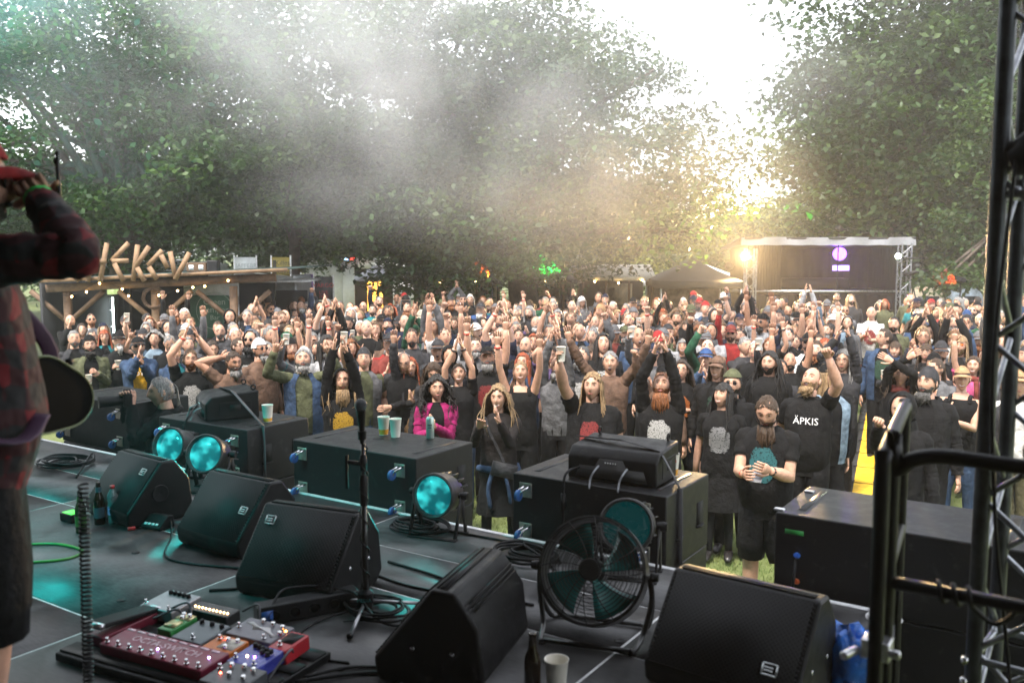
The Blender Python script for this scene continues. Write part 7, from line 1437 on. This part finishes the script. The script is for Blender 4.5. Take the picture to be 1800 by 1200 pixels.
# ================================================================== guitarist on stage
def plaid():
    m = D.materials.new('buffalo_plaid'); m.use_nodes = True; n = m.node_tree.nodes; l = m.node_tree.links; b = n['Principled BSDF']; tc = n.new('ShaderNodeTexCoord'); sx = n.new('ShaderNodeSeparateXYZ'); l.new(tc.outputs['Object'], sx.inputs[0]); outs = []
    nz = n.new('ShaderNodeTexNoise'); nz.inputs['Scale'].default_value = 9; l.new(tc.outputs['Object'], nz.inputs['Vector'])
    for o_, sc_ in ((0, 11.0), (1, 11.0), (2, 11.0)):
        a = n.new('ShaderNodeMath'); a.operation = 'MULTIPLY_ADD'; a.inputs[1].default_value = sc_; l.new(sx.outputs[o_], a.inputs[0]); l.new(nz.outputs['Fac'], a.inputs[2]); f = n.new('ShaderNodeMath'); f.operation = 'FRACT'; l.new(a.outputs[0], f.inputs[0]); g = n.new('ShaderNodeMath'); g.operation = 'GREATER_THAN'; g.inputs[1].default_value = .5; l.new(f.outputs[0], g.inputs[0]); outs.append(g)
    h = n.new('ShaderNodeMath'); h.operation = 'MAXIMUM'; l.new(outs[0].outputs[0], h.inputs[0]); l.new(outs[1].outputs[0], h.inputs[1]); s_ = n.new('ShaderNodeMath'); s_.operation = 'ADD'; l.new(h.outputs[0], s_.inputs[0]); l.new(outs[2].outputs[0], s_.inputs[1])
    dv_ = n.new('ShaderNodeMath'); dv_.operation = 'DIVIDE'; dv_.inputs[1].default_value = 2; l.new(s_.outputs[0], dv_.inputs[0]); r = n.new('ShaderNodeValToRGB'); r.color_ramp.interpolation = 'CONSTANT'; e = r.color_ramp.elements; e[0].color = (.13, .004, .009, 1); e[1].position = .4; e[1].color = (.030, .003, .006, 1); e2 = e.new(.8); e2.color = (.008, .008, .010, 1)
    l.new(dv_.outputs[0], r.inputs['Fac']); l.new(r.outputs['Color'], b.inputs['Base Color']); b.inputs['Roughness'].default_value = .85; bp2 = n.new('ShaderNodeBump'); bp2.inputs['Strength'].default_value = 1.0; bp2.inputs['Distance'].default_value = .05; l.new(nz.outputs['Fac'], bp2.inputs['Height']); l.new(bp2.outputs['Normal'], b.inputs['Normal']); MATS['buffalo_plaid'] = m; return m
sp = parse('h=1.94 hat=cap:red gl=sg hs=short:dark bd=short:dark top=red:long L=camfar R=camfar bt=black:shorts fat=.45 hp=2'); sp['topmat'] = plaid()
ARM['camfar'] = ((.06, -.19, 1.60), 1.0); OUTW['camfar'] = .95
gl_ = np.array([-1.56, 2.58, SZ]); gyaw = math.atan2(.90, -.44)
mo, hands = emit_person(sp, 2, 0, tuple(gl_), gyaw, 'guitarist in red plaid shirt and red cap filming the crowd, at left on stage')
fw = np.array([math.sin(gyaw), -math.cos(gyaw), 0]); rt = np.array([fw[1], -fw[0], 0])
m = MB(); m.box((.075, .012, .15)); m.box((.02, .006, .02), (.02, .008, .05)); o = m.build('mobile_phone', mat('phone_black', (.01, .01, .01), .25), bevel=.004, loc=tuple(gl_+np.array([0, 0, 1.84])+fw*.26), rz=gyaw); tag(o, 'black phone held up to the face of the guitarist', 'phone')
m = MB(); m.tube([hands['Lw'], (hands['Lw']+hands['Ld'])/2, hands['Ld']], [.042, .043, .042], 14, cap=False); tag(m.build('wristband', mat('neon_green_band', (.05, .65, .12), .4), smooth=True), 'neon green band on the wrist of the guitarist', 'wristband')
# guitar
gc = gl_+fw*.21-rt*.06+np.array([0, 0, 1.19]); gt_ = thing('electric_guitar', 'black electric guitar with pale binding hanging before the guitarist', 'guitar', tuple(gc), gyaw)
gt_.rotation_euler = (Matrix.Rotation(math.atan2(.93, .22), 4, 'Z') @ Matrix.Rotation(R(-165), 4, 'Y')).to_euler()
a = np.linspace(0, 2*math.pi, 44, endpoint=False); rr = .128*(1+.16*np.cos(2*a)-.10*np.cos(a)+.05*np.cos(3*a)); pol = np.stack([-rr*np.cos(a)*1.15, rr*np.sin(a)], -1)
m = MB(); m.prism(pol, -.022, .022, axis=1); m.build('body', mat('guitar_black', (.003, .003, .0035), .4, spec=.03), gt_, bevel=.006)
for yy in (-.023, .023): m = MB(); m.tube(np.stack([pol[:, 0], 0*a+yy, pol[:, 1]], -1), .0035, 5, closed=True); m.build('binding', mat('binding_cream', (.12, .15, .06), .4), gt_, smooth=True)
m = MB(); m.bar((.12, .02, .02), (.78, .02, .06), .022, .05, up=(0, 0, 1)); m.build('neck', WOODD, gt_); m = MB(); m.bar((.78, .02, .06), (.95, .02, .075), .018, .08); m.build('headstock', MATS['guitar_black'], gt_)
for k in range(2): m = MB(); m.box((.035, .012, .085), (.06-k*.11, .027, .01)); m.build('pickup', CHR(), gt_, bevel=.003)
for k in range(3): m = MB(); m.M = xf(loc=(-.10, .024, -.06-.03*k), rx=-math.pi/2); m.lathe([(0, .018), (.011, .018), (.012, 0)], 10); m.build('knob', RUB(), gt_)
m = MB(); inv = Matrix.Translation(Vector(gc)) @ Matrix.Rotation(gyaw, 4, 'Z'); inv = (Matrix.Translation(Vector(gc)) @ gt_.rotation_euler.to_matrix().to_4x4()).inverted()
P = [gc+rt*.20-fw*.02+np.array([0, 0, -.02]), gl_+rt*.26+fw*.12+np.array([0, 0, 1.12]), gl_+rt*.25-fw*.12+np.array([0, 0, 1.22]), gl_+rt*.10-fw*.20+np.array([0, 0, 1.42]), gl_-rt*.08-fw*.12+np.array([0, 0, 1.575]), gl_-rt*.14+fw*.02+np.array([0, 0, 1.56]), gl_-rt*.2+fw*.2+np.array([0, 0, 1.35]), gc-rt*.18]
P = np.array([inv @ Vector(p) for p in spline(P, 5)]); m.tube(P, .024, 8, flat=.12); m.build('strap', mat('strap_purple', (.04, .012, .04), .6), gt_, smooth=True)
# ================================================================== air: even haze, the drifting stage smoke and a puff added for the glow
def volume(name, color, dens, aniso):
    m = D.materials.new(name); m.use_nodes = True; n = m.node_tree.nodes; l = m.node_tree.links; n.remove(n['Principled BSDF']); v = n.new('ShaderNodeVolumePrincipled'); v.inputs['Color'].default_value = rgb(color); v.inputs['Density'].default_value = dens; v.inputs['Anisotropy'].default_value = aniso
    l.new(v.outputs[0], n['Material Output'].inputs['Volume']); return m, v
hm_, _ = volume('haze_air', (.95, .95, .96), .0020, .5)
m = MB(); m.box((104, 92, 20), (5, 34, 8.9)); tag(m.build('haze', hm_), 'thin bright haze hanging over the whole meadow', 'haze', kind='stuff')
sm, sv = volume('stage_smoke', (.93, .96, 1.0), .2, .2); n = sm.node_tree.nodes; l = sm.node_tree.links
tc = n.new('ShaderNodeTexCoord'); nz = n.new('ShaderNodeTexNoise'); nz.inputs['Scale'].default_value = .42; nz.inputs['Detail'].default_value = 5; nz.inputs['Roughness'].default_value = .6; nz.inputs['Distortion'].default_value = .3; l.new(tc.outputs['Object'], nz.inputs['Vector'])
mp = n.new('ShaderNodeMapping'); mp.inputs['Scale'].default_value = (1/7.6, 1/3.4, 1/4.2); l.new(tc.outputs['Object'], mp.inputs['Vector']); ln_ = n.new('ShaderNodeVectorMath'); ln_.operation = 'LENGTH'; l.new(mp.outputs[0], ln_.inputs[0])
r1 = n.new('ShaderNodeMapRange'); r1.inputs['From Min'].default_value = 1.0; r1.inputs['From Max'].default_value = .25; l.new(ln_.outputs['Value'], r1.inputs['Value'])
r2 = n.new('ShaderNodeMapRange'); r2.inputs['From Min'].default_value = .42; r2.inputs['From Max'].default_value = .72; r2.inputs['To Max'].default_value = .36; l.new(nz.outputs['Fac'], r2.inputs['Value'])
mu = n.new('ShaderNodeMath'); mu.operation = 'MULTIPLY'; l.new(r1.outputs[0], mu.inputs[0]); l.new(r2.outputs[0], mu.inputs[1]); l.new(mu.outputs[0], sv.inputs['Density'])
m = MB(); m.ball((0, 0, 0), (7.6, 3.4, 4.2), 24, 14); tag(m.build('smoke', sm, loc=(-1.0, 12.5, 7.0), smooth=True), 'white stage smoke drifting in the air before the trees', 'smoke', kind='stuff')
s2, v2 = volume('glow_smoke', (.97, .97, .97), .05, .45); n = s2.node_tree.nodes; l = s2.node_tree.links  # extra smoke puff, added to catch the warm lamp and make the golden glow
tc = n.new('ShaderNodeTexCoord'); nz = n.new('ShaderNodeTexNoise'); nz.inputs['Scale'].default_value = .35; nz.inputs['Detail'].default_value = 3; l.new(tc.outputs['Object'], nz.inputs['Vector'])
mp = n.new('ShaderNodeMapping'); mp.inputs['Scale'].default_value = (1/5.2, 1/3.4, 1/2.4); l.new(tc.outputs['Object'], mp.inputs['Vector']); ln_ = n.new('ShaderNodeVectorMath'); ln_.operation = 'LENGTH'; l.new(mp.outputs[0], ln_.inputs[0])
r1 = n.new('ShaderNodeMapRange'); r1.inputs['From Min'].default_value = 1.0; r1.inputs['From Max'].default_value = .2; l.new(ln_.outputs['Value'], r1.inputs['Value'])
r2 = n.new('ShaderNodeMapRange'); r2.inputs['From Min'].default_value = .35; r2.inputs['From Max'].default_value = .75; r2.inputs['To Max'].default_value = .13; l.new(nz.outputs['Fac'], r2.inputs['Value'])
mu = n.new('ShaderNodeMath'); mu.operation = 'MULTIPLY'; l.new(r1.outputs[0], mu.inputs[0]); l.new(r2.outputs[0], mu.inputs[1]); l.new(mu.outputs[0], v2.inputs['Density'])
m = MB(); m.ball((0, 0, 0), (5.2, 3.4, 2.4), 24, 14); tag(m.build('smoke', s2, loc=(1.6, 19.5, 4.3), smooth=True), 'added smoke puff catching warm lamp glow in front of the middle tree', 'smoke', kind='stuff')
cy.volume_step_rate = 2.0; cy.volume_max_steps = 96
